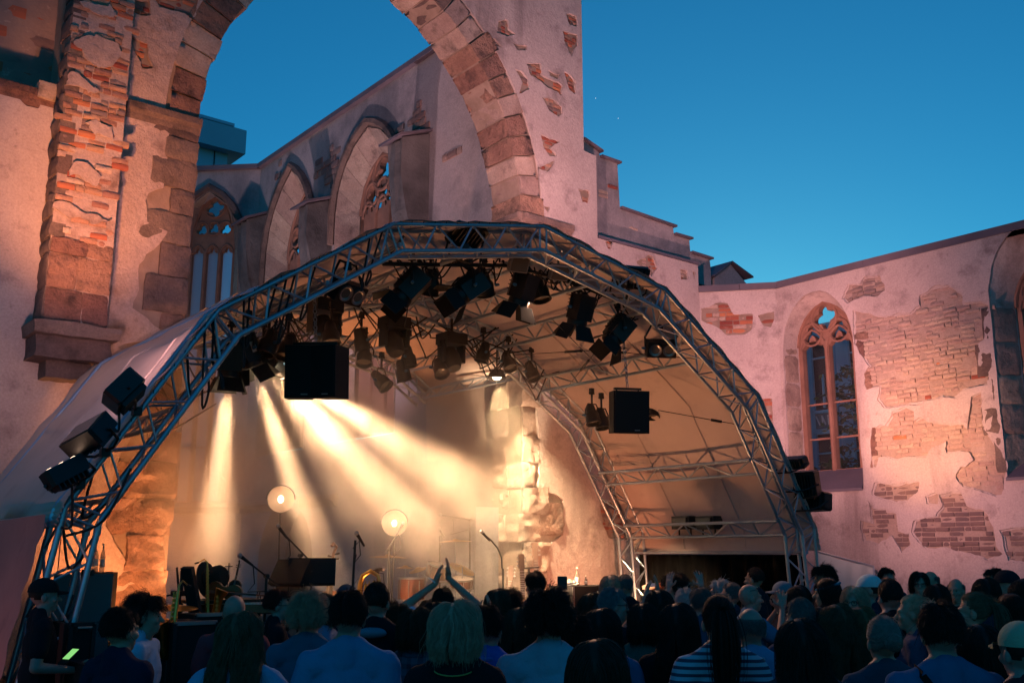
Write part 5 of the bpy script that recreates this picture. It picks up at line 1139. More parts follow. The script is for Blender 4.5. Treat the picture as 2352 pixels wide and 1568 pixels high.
# saxophones
def sax(label, c, s, yaw):
    t = thing('saxophone', label, 'saxophone', c, group='saxophones'); M = Matrix.Translation(Vector(c)) @ Matrix.Rotation(yaw, 4, 'Z') @ Matrix.Scale(s, 4); W_ = lambda *v: M @ Vector(v)
    g = G(); g.path([W_(-.10, 0, .66), W_(-.04, 0, .70), W_(0, 0, .66), W_(.01, 0, .5), W_(.03, 0, .2), W_(.04, 0, .06), W_(.075, 0, .0), W_(.12, 0, .02), W_(.145, 0, .10), W_(.165, 0, .24), W_(.20, 0, .33)], [q * s for q in (.007, .009, .012, .016, .024, .03, .036, .042, .048, .056, .085)], 10); g.build('tube', M_brass, t)
    g = G()
    for k in range(11): z = .14 + k * .042; g.lathe([(.001, .006), (.016 * s, .006), (.017 * s, -.004), (.001, -.004)], Matrix.Translation(W_(.035 - z * .03, -.035, z)) @ Matrix.Rotation(PI / 2, 4, 'X'), 8)
    for k in range(4): z = .1 + k * .05; g.lathe([(.001, .006), (.02 * s, .006), (.001, -.004)], Matrix.Translation(W_(.15, -.055, z)) @ Matrix.Rotation(PI / 2, 4, 'X'), 8)
    g.bar(W_(.0, -.03, .6), W_(.04, -.03, .1), .004, 5); g.bar(W_(.02, -.04, .6), W_(.06, -.04, .1), .004, 5); setp(g.build('keys', M_brass, t), kind='stuff')
    g = G(); g.bar(W_(-.10, 0, .66), W_(-.15, 0, .645), .011 * s, 7); g.build('mouthpiece', M_black, t)
    g = G(); p = W_(.08, 0, -.02); g.bar(p, (p.x, p.y, max(DZ if p.z > DZ else 0, 0)), .012, 6); g.build('stand', M_black, t)
b = at((468, 1418), 9.5); sax('small saxophone standing under the side table', b, .78, R(-30)); b = at((400, 1508), 8.2); sax('larger saxophone low in front of the stage, bell lit', b, .85, R(200))
b = at((403, 1392), 9.2); bd = thing('brass_dish', 'shallow brass dish glinting on the left stage edge', 'cymbal', b); g = G(); g.lathe([(.001, .02), (.03, .018), (.10, .0), (.20, -.012), (.20, -.016), (.08, -.008), (.001, .01)], Matrix.Translation(b) @ Matrix.Rotation(.10, 4, 'X'), 28); g.build('dish', M_brass, bd); g = G(); g.bar(b, (b.x, b.y, DZ), .012, 6); tripod(g, b.x, b.y, DZ, .22, .25); g.build('stand', M_black, bd)
# keyboard
c = at((612, 1388), 9.5); kb = thing('keyboard', 'stage keyboard with wooden side and white keys on a stand', 'keyboard', (c.x, c.y, DZ)); M = Matrix.Rotation(R(-32), 3, 'Z'); g = G(); g.box(c - Vector((0, 0, .03)), (1.25, .30, .08), M); g.build('case', M_wood, kb, smooth=False)
for i in range(36): g = G(); g.box(c + M @ Vector((-.58 + i * .0331, -.06, .018)), (.030, .14, .016), M); g.build('white_key', M_ivory, kb, smooth=False)
for i in range(36):
    if i % 7 in (2, 6): continue
    g = G(); g.box(c + M @ Vector((-.563 + i * .0331, -.02, .035)), (.016, .09, .018), M); g.build('black_key', M_black, kb, smooth=False)
for s_ in (-1, 1): g = G(); g.bar(c + M @ Vector((.4 * s_, .1, -.07)), c + M @ Vector((-.4 * s_, .1, -(c.z - DZ))), .018, 6); g.build('stand_leg', M_black, kb)
# chair and stool
c = at((645, 1345), 11.0); chs = thing('chair', 'black chair with pierced back behind the edge-on music stand', 'chair', (c.x, c.y, DZ)); M = Matrix.Rotation(R(-60), 3, 'Z'); g = G(); g.box(c - Vector((0, 0, .28)), (.42, .40, .05), M); g.build('seat', M_matt, chs, smooth=False)
g = G(); ol = [(-.20, -.2), (.20, -.2), (.21, .25), (-.21, .25)]; g.prism(ol, .03, lambda u, v, n: c + M @ Vector((u, .2 + n, v)), [[(-.17 + .07 * math.cos(a) * .4, -.1 + k * .12 + .028 * math.sin(a)) for a in [2 * PI * i / 8 for i in range(8)]] for k in range(3)]); g.build('backrest', M_matt, chs, smooth=False)
for sx in (-.18, .18):
    for sy in (-.17, .17): g = G(); g.bar(c + M @ Vector((sx, sy, -.3)), Vector((c.x, c.y, DZ)) + M @ Vector((sx * 1.1, sy * 1.1, 0)), .014, 6); g.build('leg', M_black, chs)
c = at((705, 1383), 10.2); sto = thing('stool', 'round black stool beside the double bass', 'stool', (c.x, c.y, DZ)); g = G(); g.lathe([(.001, .03), (.17, .03), (.19, .0), (.18, -.06), (.001, -.06)], Matrix.Translation(c), 20); g.build('seat', M_matt, sto)
for k in range(3): a = k * 2.1; g = G(); g.bar(c, (c.x + .2 * math.cos(a), c.y + .2 * math.sin(a), DZ), .013, 6); g.build('leg', M_black, sto)
# horn
c = at((850, 1352), 10.2); hn = thing('horn', 'brass valve horn standing upright behind the crowd', 'horn', c); M = Matrix.Translation(c) @ Matrix.Rotation(R(-50), 4, 'Z'); W_ = lambda *v: M @ Vector(v)
g = G(); g.path([W_(-.12, 0, -.2), W_(-.12, 0, .05), W_(-.09, 0, .15), W_(0, 0, .20), W_(.09, 0, .15), W_(.12, 0, .05), W_(.11, 0, -.2)], [.035, .032, .03, .028, .024, .02, .018], 10); g.build('tube', M_brass, hn)
for k in range(3): g = G(); g.bar(W_(-.05 + k * .045, -.02, -.2), W_(-.05 + k * .045, -.02, .06), .017, 9); g.bar(W_(-.05 + k * .045, -.02, .06), W_(-.05 + k * .045, -.02, .09), .006, 6); g.build('valve', M_brass, hn)
g = G(); g.bar(W_(.05, 0, -.2), W_(.05, 0, .1), .012, 8); g.bar(W_(0, 0, -.2), (W_(0, 0, 0).x, W_(0, 0, 0).y, DZ), .014, 6); g.build('stand', M_black, hn)
mic_stand('short microphone pointing at the brass horn', (878, 1306), (868, 1308), (866, 1400), 10.4, (880, 1310))
# drum kit
dc = at((985, 1366), 12.6); dk = thing('drum_kit', 'drum kit in the smoke at the back of the stage', 'drum kit', (dc.x, dc.y, DZ))
def drum(c, r_, h_, axis, name, skin=M_ivory):
    T = Matrix.Translation(Vector(c)) @ frame_of(axis).to_4x4() @ Matrix.Rotation(-PI / 2, 4, 'X'); g = G(); g.lathe([(r_, -h_ / 2), (r_, h_ / 2)], T, 28); f = g.build(name, M_drum, dk)
    for s_ in (-1, 1): g = G(); g.lathe([(.001, s_ * h_ / 2), (r_ * .98, s_ * h_ / 2)], T, 28); g.build('drum_skin', skin, f)
    for s_ in (-1, 1): g = G(); g.lathe([(r_ * 1.02, s_ * h_ / 2 - .012), (r_ * 1.05, s_ * h_ / 2 - .012), (r_ * 1.05, s_ * h_ / 2 + .012), (r_ * 1.02, s_ * h_ / 2 + .012)], T, 28, True); g.build('hoop', M_steel, f)
    for k in range(8): a = k * PI / 4; g = G(); g.bar(T @ Vector((r_ * 1.04 * math.cos(a), r_ * 1.04 * math.sin(a), -h_ * .4)), T @ Vector((r_ * 1.04 * math.cos(a), r_ * 1.04 * math.sin(a), h_ * .4)), .006, 5); g.build('lug', M_steel, f)
cam_d_ = (CAM - dc); cam_d_.z = 0
drum((dc.x, dc.y, DZ + .30), .29, .40, cam_d_, 'bass_drum'); p = at((1005, 1312), 12.7); drum(p, .17, .20, (.1, -.3, 1), 'rack_tom'); p = at((945, 1352), 12.3); drum((p.x, p.y, p.z), .19, .30, (0, 0, 1), 'floor_tom'); p = at((1060, 1338), 12.4); drum(p, .17, .13, (-.1, -.2, 1), 'snare_drum')
for q, Y, r_, tl in (((891, 1277), 12.3, .27, .03), ((1046, 1241), 13.0, .26, -.03), ((931, 1302), 12.6, .14, .05), ((960, 1306), 13.2, .15, -.35), ((1062, 1305), 12.4, .2, .5)):
    p = at(q, Y); g = G(); g.lathe([(.001, .03), (.03, .025), (.05, .010), (r_ * .6, .0), (r_, -.016), (r_, -.019), (.05, .004), (.001, .02)], Matrix.Translation(p) @ Matrix.Rotation(tl, 4, 'Y'), 28); g.build('cymbal', M_brass, dk); g = G(); g.bar((p.x, p.y, DZ), (p.x, p.y, p.z + .05), .010, 6); tripod(g, p.x, p.y, DZ, .22, .3); g.build('cymbal_stand', M_steel, dk)
# guitars
def guitar(label, base, M, s, top, electric=False):
    t = thing('guitar', label, 'guitar', base, group='guitars'); base = Vector(base); W_ = lambda *v: base + M @ (Vector(v) * s); d = .045 if electric else .10
    g = G(); g.prism(body_outline(.48, .19, .125, .145), d * s, lambda u, v, n: base + M @ (Vector((u * s, n - d * s, v * s)))); g.build('body', top, t, smooth=False)
    if not electric: g = G(); g.lathe([(.001, .0), (.052 * s, 0), (.052 * s, .004), (.001, .004)], Matrix.Translation(W_(0, -d - .003, .33)) @ M.to_4x4() @ Matrix.Rotation(PI / 2, 4, 'X'), 16); g.build('sound_hole', M_black, t)
    g = G(); g.box(W_(0, -d - .012, .66), (.055 * s, .022 * s, .66 * s), M); g.build('neck', M_wood_dark, t, smooth=False)
    for k in range(12): g = G(); g.box(W_(0, -d - .0245, .98 - .62 * (1 - .944 ** (k + 1))), (.055 * s, .003, .004), M); g.build('fret', M_steel, t, smooth=False)
    g = G(); g.box(W_(0, -d - .0, 1.07), (.075 * s, .016 * s, .18 * s), M); g.build('headstock', M_wood_dark, t, smooth=False)
    for s_ in (-1, 1):
        for k in range(3): g = G(); g.bar(W_(s_ * .035, -d, 1.02 + k * .05), W_(s_ * .062, -d, 1.02 + k * .05), .008 * s, 6, .011 * s); g.build('tuning_peg', M_steel, t)
    return t
Mg = Matrix.Rotation(R(-25), 3, 'Z') @ Matrix.Rotation(R(-8), 3, 'X')
b = at((1200, 1425), 10.6); guitar('acoustic guitar with pale top on a stand at the stone jamb', (b.x, b.y, DZ + .05), Mg, 1.08, M_wood_pale)
b = at((1232, 1420), 11.2); guitar('second guitar behind the acoustic one, only headstock showing', (b.x, b.y, DZ + .05), Mg, 1.22, M_wood)
b = at((1163, 1420), 10.8); guitar('dark guitar behind the gooseneck microphone', (b.x, b.y, DZ + .02), Matrix.Rotation(R(-50), 3, 'Z') @ Matrix.Rotation(R(-5), 3, 'X') @ Matrix.Rotation(R(3), 3, 'Y'), .98, M_wood_dark, True)
gst = thing('guitar_rack', 'black rack holding two guitars at the stone jamb', 'guitar stand', at((1215, 1400), 10.9) * 1); a, b2 = at((1196, 1305), 10.9), at((1238, 1302), 10.9); g = G(); g.bar(a, b2, .012, 6); m_ = a.lerp(b2, .45); g.bar(m_, (m_.x, m_.y, DZ), .014, 6); tripod(g, m_.x, m_.y, DZ); g.build('frame', M_black, gst)
# table with bottles on the right
c = at((1345, 1344), 10.9); tb = thing('bottle_table', 'black case used as table with bottles by the pink wall', 'table', (c.x, c.y, DZ)); g = G(); g.box((c.x, c.y, (c.z + DZ) / 2), (.95, .5, c.z - DZ)); g.build('case', M_matt, tb, smooth=False)
for sx in (-1, 1): g = G(); g.box((c.x + sx * .47, c.y - .253, (c.z + DZ) / 2), (.03, .012, c.z - DZ)); g.build('edge_trim', M_steel, tb, smooth=False)
def bottle(label, p, h_, r_, mat, cap=M_white, group='bottles'):
    t = thing('bottle', label, 'bottle', p, group=group); p = Vector(p); T = Matrix.Translation(p); g = G(); g.lathe([(.001, 0), (r_, 0), (r_, h_ * .55), (r_ * .8, h_ * .66), (r_ * .36, h_ * .80), (r_ * .34, h_ * .95), (.001, h_ * .95)], T, 14); g.build('glass', mat, t); g = G(); g.lathe([(.001, h_), (r_ * .4, h_), (r_ * .4, h_ * .93), (.001, h_ * .93)], T, 10); g.build('cap', cap, t); g = G(); g.lathe([(r_ * 1.02, h_ * .2), (r_ * 1.02, h_ * .45)], T, 14); g.build('label_band', M_paper, t)
q = at((1326, 1344), 10.85); bottle('clear glass bottle with long neck on the black case', (q.x, q.y, c.z + .003), .26, .032, M_bottle); q = at((1346, 1344), 10.85); bottle('small bottle with white cap beside the glass bottle', (q.x, q.y, c.z + .003), .14, .022, M_bottle)
q = at((1310, 1343), 10.85); cr = thing('crumpled_bag', 'crumpled pale plastic bag on the black case', 'bag', (q.x, q.y, c.z)); g = G(); rr = random.Random(4); 
vs = []; 
for i in range(9):
    for k in range(12): th = PI * i / 16; ph = 2 * PI * k / 12; r_ = .10 * (1 + rr.uniform(-.35, .25)); vs.append((q.x + r_ * 1.5 * math.sin(th) * math.cos(ph), q.y + r_ * math.sin(th) * math.sin(ph), c.z + .004 + r_ * .8 * math.cos(th)))
g.add(vs, [(i * 12 + k, (i + 1) * 12 + k, (i + 1) * 12 + (k + 1) % 12, i * 12 + (k + 1) % 12) for i in range(8) for k in range(12)]); g.build('sheet', M_paper, cr, smooth=False)
q = at((1405, 1355), 10.3); sn = thing('small_drum', 'low drum with pale rim behind the crowd on the right', 'drum', (q.x, q.y, DZ)); T = Matrix.Translation((q.x, q.y, q.z - .12)); g = G(); g.lathe([(.19, -.1), (.19, .1), (.001, .1)], T, 24); g.build('shell', M_drum, sn); g = G(); g.lathe([(.195, .08), (.205, .08), (.205, .11), (.195, .11)], T, 24, True); g.build('hoop', M_steel, sn); g = G(); tripod(g, q.x, q.y, DZ, .2, q.z - .22 - DZ); g.build('stand', M_black, sn)
# lap instrument and stand on the right of the stage
q = at((1545, 1345), 9.6); ls = thing('small_organ', 'small reddish keyboard organ on a stand at the right wing', 'keyboard', (q.x, q.y, DZ)); M = Matrix.Rotation(R(-15), 3, 'Z') @ Matrix.Rotation(R(-12), 3, 'X'); g = G(); g.box(q, (.55, .26, .05), M); g.build('case', M_wood, ls, smooth=False)
for k in range(5): g = G(); g.box(q + M @ Vector((0, -.09 + k * .045, .03)), (.50, .02, .012), M); g.build('key_row', M_drum, ls, smooth=False)
g = G(); g.box(q + M @ Vector((-.36, .0, .0)), (.14, .2, .05), M); g.build('control_box', M_white, ls, smooth=False)
g = G(); g.bar(q, (q.x, q.y, DZ), .02, 7); tripod(g, q.x, q.y, DZ); g.build('stand', M_black, ls)
fp = onY(9.9, 1590, 1205); 
for k, (x, lab) in enumerate(((1573, 'left one of two black lamps standing on the right wing truss'), (1628, 'right one of two black lamps standing on the right wing truss'))):
    c = Vector(INN[7]) if False else onX(12.18, x, 1200); t = lampthing('cyclorama_lamp', lab, c, 'lamps on the wing truss'); g = G(); g.box(c, (.22, .36, .20)); g.box(c + Vector((-.12, 0, 0)), (.03, .30, .15)); g.build('housing', M_black, t, smooth=False)
    g = G(); g.box(c + Vector((-.137, 0, 0)), (.008, .27, .13)); g.build('glass', M_lens, t, smooth=False)
    for s_ in (-1, 1): g = G(); g.bar(c + Vector((0, s_ * .12, -.08)), c + Vector((0, s_ * .12, -.22)), .014, 6); g.box(c + Vector((0, s_ * .12, -.2)), (.03, .09, .02)); g.build('clamp', M_black, t)
# pale upright panel by the drums
a, b2 = at((1089, 1395), 12.75), at((1143, 1165), 12.75); pp = thing('pale_panel', 'pale upright panel standing just left of the stone jamb', 'panel', ((a.x + b2.x) / 2, 12.75, DZ)); g = G(); g.box(((a.x + b2.x) / 2, 12.75, (DZ + b2.z) / 2), (b2.x - a.x, .05, b2.z - DZ)); g.build('board', M_plaster_choir, pp, smooth=False)
# grey board, bottles and cases at the far left
a, b2 = at((196, 1480), 9.3), at((258, 1316), 9.3); gb = thing('grey_board', 'plain grey board standing against the left truss leg', 'board', ((a.x + b2.x) / 2, 9.3, 0)); g = G(); g.box(((a.x + b2.x) / 2 - .15, 9.3, b2.z / 2 + .3), (b2.x - a.x + .3, .03, b2.z - .6), Matrix.Rotation(R(-8), 3, 'Z')); g.build('board', M_panel, gb, smooth=False); g = G(); g.box((b2.x - .22, 9.27, b2.z + .01), (.09, .06, .05)); g.build('clip', M_black, gb, smooth=False)
lg = thing('wall_shelf', 'narrow ledge behind the grey board carrying two bottles', 'shelf', (3.2, 11.2, 0)); zb_ = onY(11.2, 214, 1313).z; px0 = onY(11.2, 190, 1313).x; px1 = onY(11.2, 262, 1313).x; g = G(); g.box(((px0 + px1) / 2, 11.2, zb_ / 2), (px1 - px0, .25, zb_)); g.build('case', M_matt, lg, smooth=False)
q = onY(11.15, 214, 1313); bottle('clear water bottle with blue band on the ledge behind the grey board', (q.x, q.y, zb_ + .003), .30, .042, M_bottle, M_black); q = onY(11.15, 233, 1313); bottle('slim bottle beside the water bottle on the ledge', (q.x, q.y, zb_ + .003), .29, .026, M_bottle, M_paper)
def case(label, px0, px1, Y, d, feet=True):
    a, b2 = at(px0, Y), at(px1, Y); t = thing('flight_case', label, 'flight case', ((a.x + b2.x) / 2, Y + d / 2, 0), group='black flight cases'); cx = (a.x + b2.x) / 2; w_ = abs(b2.x - a.x); zt = a.z
    g = G(); g.box((cx, Y + d / 2, zt / 2), (w_, d, zt)); g.build('body', M_matt, t, smooth=False)
    for sx in (-1, 1): g = G(); g.box((cx + sx * w_ / 2, Y, zt / 2), (.03, .03, zt)); g.build('corner_rail', M_black, t, smooth=False)
    g = G(); g.box((cx, Y, zt), (w_, .03, .03)); g.build('top_rail', M_steel if feet else M_black, t, smooth=False)
    g = G(); g.box((cx, Y - .012, zt * .55), (.16, .02, .10)); g.build('handle', M_black, t, smooth=False)
    return t
case('tall black case with lit top edge below the leaning column', (402, 1432), (498, 1424), 8.05, .6)
case('low black case behind the tall one on the left stage edge', (450, 1412), (512, 1405), 8.6, .4)
t = case('black equipment rack behind the man with the black cap', (163, 1434), (216, 1434), 8.2, .6, False); c = at((190, 1455), 8.18); g = G(); g.path([c + Vector((-.05, 0, .02)), c + Vector((-.05, -.04, .05)), c + Vector((.05, -.04, .05)), c + Vector((.05, 0, .02))], .008, 5); g.build('front_handle', M_steel, t)
t = case('low black box with small green display at the far left', (200, 1528), (240, 1528), 7.6, .5, False); c = at((221, 1541), 7.58); g = G(); g.box(c, (.06, .01, .05)); g.build('display', flat('green_display', (.1, .25, .08), .4, emit=(.35, .75, .2), estr=.35), t, smooth=False); g = G(); g.box(c - Vector((0, .006, 0)), (.035, .004, .012)); g.build('display_mark', M_black, t, smooth=False)
# pale tarpaulin draped over a rail at the right
a, b2 = onY(9.9, 1878, 1266), onX(15.6, 2006, 1300); tp = thing('tarpaulin', 'pale grey green tarpaulin draped over a rail beside the right truss', 'tarpaulin', (a.x, a.y, 0)); g = G(); n_ = 26; vs = []
for j in range(11):
    for i in range(n_ + 1):
        t_ = i / n_; p = a.lerp(b2, t_); z = p.z * (1 - j / 10 * (.98)) - .03 * math.sin(PI * t_); vs.append((p.x + .05 * math.sin(t_ * 15 + j * .4) * (j / 10), p.y - .02 * j / 10 + .05 * math.sin(t_ * 22 + .6 * j) * (.15 + j / 10), z))
g.add(vs, [(j * (n_ + 1) + i, j * (n_ + 1) + i + 1, (j + 1) * (n_ + 1) + i + 1, (j + 1) * (n_ + 1) + i) for j in range(10) for i in range(n_)]); g.build('cloth', flat('tarp', (.42, .46, .43), .7), tp, smooth='all')
g = G(); g.bar(a, b2, .02, 7); g.bar(b2, (b2.x, b2.y, 0), .02, 7); g.build('rail', M_alu, tp)
# two faint stars
M_star = flat('star_light', (1, 1, 1), 1, emit=(1, 1, 1), estr=1.5)
for q, lab in (((1368, 226), 'upper of two tiny white stars in the blue sky'), ((1420, 272), 'lower of two tiny white stars in the blue sky')):
    p = depth(900, *q); st_ = thing('star', lab, 'star', p); g = G(); g.ell(p, (.26, .26, .26)); g.build('point', M_star, st_)
# ================================================================= people
M_skin = surf('skin', (.46, .27, .20), (.40, .22, .16), 14, None, rough=.55, bump=.08, bdist=.004, bscale=60, coord='Object', objcol=True, spec=.35)
M_shirt = surf('shirt_cloth', (1, 1, 1), (.86, .86, .86), 3.5, None, rough=.9, bump=.55, bdist=.03, bscale=7, coord='Object', objcol=True, spec=.15)
M_hairm = surf('hair', (1, 1, 1), (.62, .62, .62), 30, None, rough=.55, bump=0, coord='Object', objcol=True, spec=.18)
M_denim = flat('trousers_cloth', (.02, .024, .035), .9)
M_eye = flat('eye', (.02, .015, .012), .15, 0, .7)
M_frame = flat('spectacle_frame', (.012, .012, .012), .3)
def striped(name, c1, c2, freq, plaid=False):
    m, nt, n, l, p = nodes(name); tc = n.new('ShaderNodeTexCoord'); sp = n.new('ShaderNodeSeparateXYZ'); l.new(tc.outputs['Object'], sp.inputs[0])
    def band(o, f, th):
        a = n.new('ShaderNodeMath'); a.operation = 'MULTIPLY'; a.inputs[1].default_value = f; l.new(o, a.inputs[0]); b = n.new('ShaderNodeMath'); b.operation = 'FRACT'; l.new(a.outputs[0], b.inputs[0]); c = n.new('ShaderNodeMath'); c.operation = 'GREATER_THAN'; c.inputs[1].default_value = th; l.new(b.outputs[0], c.inputs[0]); return c.outputs[0]
    col = mixrgb(n, l, band(sp.outputs[2], freq, .55), c1, c2)
    if plaid: col = mixrgb(n, l, .5, col, mixrgb(n, l, band(sp.outputs[0], freq, .55), c1, c2))
    l.new(col, p.inputs['Base Color']); p.inputs['Roughness'].default_value = .9; t = n.new('ShaderNodeTexNoise'); t.inputs['Scale'].default_value = 9; l.new(tc.outputs['Object'], t.inputs['Vector']); b = n.new('ShaderNodeBump'); b.inputs['Strength'].default_value = .5; b.inputs['Distance'].default_value = .03; l.new(t.outputs[0], b.inputs['Height']); l.new(b.outputs[0], p.inputs['Normal']); return m
M_stripe = striped('striped_jersey', (.30, .42, .52), (.03, .05, .09), 30)
M_plaid = striped('plaid_cloth', (.05, .09, .13), (.015, .03, .05), 14, True)

def capsule(g, a, b, ra, rb, n=12):
    a, b = Vector(a), Vector(b); d = b - a; L = d.length; q = d.normalized() if L > 1e-6 else Vector((0, 0, 1))
    M = Matrix.Translation(a) @ q.to_track_quat('Z', 'Y').to_matrix().to_4x4(); prof = [(.0001, -ra)] + [(ra * math.cos(t), ra * math.sin(t)) for t in (-1.1, -.6, 0)] + [(rb * math.cos(t), L + rb * math.sin(t)) for t in (0, .6, 1.1)] + [(.0001, L + rb)]
    k = len(g.v); g.lathe(prof, M, n); m = len(prof); g.f.append(tuple(k + i for i in range(n))[::-1]); g.f.append(tuple(k + (m - 1) * n + i for i in range(n)))
WS = bpy.data.scenes.new('workbench')                           # an empty scene for shaping meshes, removed below
def remesh(g, vox, smooth=3, name='body'):
    me = bpy.data.meshes.new('tmp'); me.from_pydata([tuple(v) for v in g.v], [], g.f); me.update(); o = bpy.data.objects.new('tmp', me); WS.collection.objects.link(o)
    m = o.modifiers.new('r', 'REMESH'); m.mode = 'VOXEL'; m.voxel_size = vox
    if smooth: s_ = o.modifiers.new('s', 'SMOOTH'); s_.iterations = smooth; s_.factor = .5
    with bpy.context.temp_override(scene=WS, view_layer=WS.view_layers[0]): dg = bpy.context.evaluated_depsgraph_get()
    dg.update(); out = bpy.data.meshes.new_from_object(o.evaluated_get(dg)); out.name = name
    bpy.data.objects.remove(o); bpy.data.meshes.remove(me); out.polygons.foreach_set('use_smooth', [True] * len(out.polygons)); out.materials.clear(); return out
POSES = {  # (elbow, wrist, finger direction, palm normal) right, left
 'down': (((.245, -.03, 1.13), (.255, .05, .90), (0, .1, -1), (-1, 0, 0)), ((-.245, -.03, 1.13), (-.255, .05, .90), (0, .1, -1), (1, 0, 0))),
 'clap_high': (((.31, .10, 1.62), (.060, .17, 1.85), (-.02, .05, 1), (-1, .2, 0)), ((-.31, .10, 1.62), (-.055, .17, 1.80), (.26, .12, 1), (1, .2, 0))),
 'clap_chest': (((.26, .08, 1.17), (.05, .28, 1.34), (-.2, .3, 1), (-1, 0, 0)), ((-.26, .08, 1.17), (-.05, .28, 1.33), (.2, .3, 1), (1, 0, 0))),
 'clap_face': (((.25, .16, 1.27), (.06, .27, 1.53), (-.1, .1, 1), (-1, .1, 0)), ((-.25, .16, 1.27), (-.05, .27, 1.52), (.1, .1, 1), (1, .1, 0))),
 'clap_up': (((.24, .19, 1.44), (.055, .25, 1.70), (-.02, .1, 1), (-1, .1, 0)), ((-.24, .19, 1.44), (-.055, .24, 1.665), (.22, .15, 1), (1, .1, 0))),
 'hands_up': (((.27, .14, 1.52), (.20, .20, 1.76), (-.1, .1, 1), (-.5, 1, 0)), ((-.27, .14, 1.52), (-.12, .20, 1.75), (.1, .1, 1), (.8, .6, 0))),
 'photo': (((.27, .20, 1.40), (.08, .33, 1.62), (-.5, .2, .8), (-1, 0, 0)), ((-.27, .20, 1.40), (-.09, .33, 1.64), (.6, .2, .7), (1, 0, 0))),
 'akimbo': (((.38, -.06, 1.17), (.20, .05, 1.0), (-1, .3, -.4), (0, -1, 0)), ((-.38, -.06, 1.17), (-.20, .05, 1.0), (1, .3, -.4), (0, -1, 0))),
 'phone_low': (((.26, -.03, 1.14), (.14, .24, 1.10), (-.2, 1, .2), (-.6, 0, .8)), ((-.245, -.03, 1.13), (-.255, .05, .90), (0, .1, -1), (1, 0, 0))),
}
def hand_shapes(g, w_, f, n, s_):
    w_, f, n = Vector(w_), Vector(f).normalized(), Vector(n).normalized(); n = (n - f * n.dot(f)).normalized(); sd_ = f.cross(n) * s_
    capsule(g, w_, w_ + f * .03, .024, .030); capsule(g, w_ + f * .045 + sd_ * .018, w_ + f * .085 + sd_ * .024, .022, .017); capsule(g, w_ + f * .045 - sd_ * .018, w_ + f * .085 - sd_ * .024, .022, .017); capsule(g, w_ + f * .03, w_ + f * .08, .026, .020)
    for k, (o, L) in enumerate(((-.034, .062), (-.012, .078), (.012, .084), (.034, .072))):
        b = w_ + f * .09 + sd_ * o * .9; d = (f + sd_ * o * 6.5).normalized(); m_ = b + d * L * .52 + n * .004; capsule(g, b - d * .01, m_, .0105, .0095, 8); capsule(g, m_, m_ + (d + n * .35).normalized() * L * .52, .0095, .0080, 8)
    b = w_ + f * .035 + sd_ * .030; m_ = b + (sd_ * .9 + f * .55 + n * .15).normalized() * .042; capsule(g, b - sd_ * .01, m_, .014, .012, 8); capsule(g, m_, m_ + (f * .9 + sd_ * .45 + n * .1).normalized() * .034, .012, .0095, 8)
def body_mesh(fem, pose):
    g = G(); sw = .165 if fem else .19; P = POSES[pose]
    g.ell((0, 0, 1.27), (.145 if fem else .165, .105, .21)); g.ell((0, .0, 1.08), (.125 if fem else .145, .10, .20)); g.ell((0, -.01, .93), (.172 if fem else .165, .12, .14))
    if fem: g.ell((.07, .085, 1.27), (.06, .055, .06)); g.ell((-.07, .085, 1.27), (.06, .055, .06))
    capsule(g, (-sw + .03, 0, 1.415), (sw - .03, 0, 1.415), .062, .062)
    for s_ in (-1, 1): capsule(g, (s_ * .135, -.015, 1.435), (s_ * .03, -.015, 1.515), .045, .045)
    capsule(g, (0, -.012, 1.45), (0, .012, 1.58), .052 if fem else .060, .050 if fem else .057)
    g.ell((0, -.008, 1.655), (.075, .094, .097)); g.ell((0, .030, 1.600), (.060, .068, .083)); g.ell((0, .066, 1.540), (.030, .026, .024)); g.ell((0, .02, 1.57), (.056, .062, .045))
    capsule(g, (0, .090, 1.640), (0, .116, 1.602), .009, .0145); g.ell((0, .083, 1.652), (.054, .020, .013)); g.ell((0, .090, 1.567), (.026, .012, .0075)); g.ell((0, .088, 1.556), (.021, .012, .0075))
    for s_ in (-1, 1):
        g.ell((s_ * .040, .072, 1.605), (.022, .020, .020)); g.ell((s_ * .077, -.006, 1.618), (.010, .021, .032)); g.ell((s_ * .030, .0835, 1.632), (.014, .010, .009))
    for s_, (el, wr, f, n) in ((1, P[0]), (-1, P[1])):
        sh = (s_ * sw, 0, 1.415); capsule(g, sh, el, .055, .041); capsule(g, el, wr, .043, .027); hand_shapes(g, wr, f, n, s_)
        hp, kn, an = (s_ * .09, -.01, .90), (s_ * .10, .015, .50), (s_ * .105, -.03, .09); capsule(g, hp, kn, .086, .055); capsule(g, kn, an, .056, .036); capsule(g, (s_ * .105, -.05, .045), (s_ * .115, .13, .035), .045, .035)
    me = remesh(g, .0062 if pose in ('clap_high', 'clap_chest', 'clap_face', 'clap_up', 'hands_up', 'photo', 'phone_low') else .0085, 2, 'body'); me.materials.append(M_skin); return me
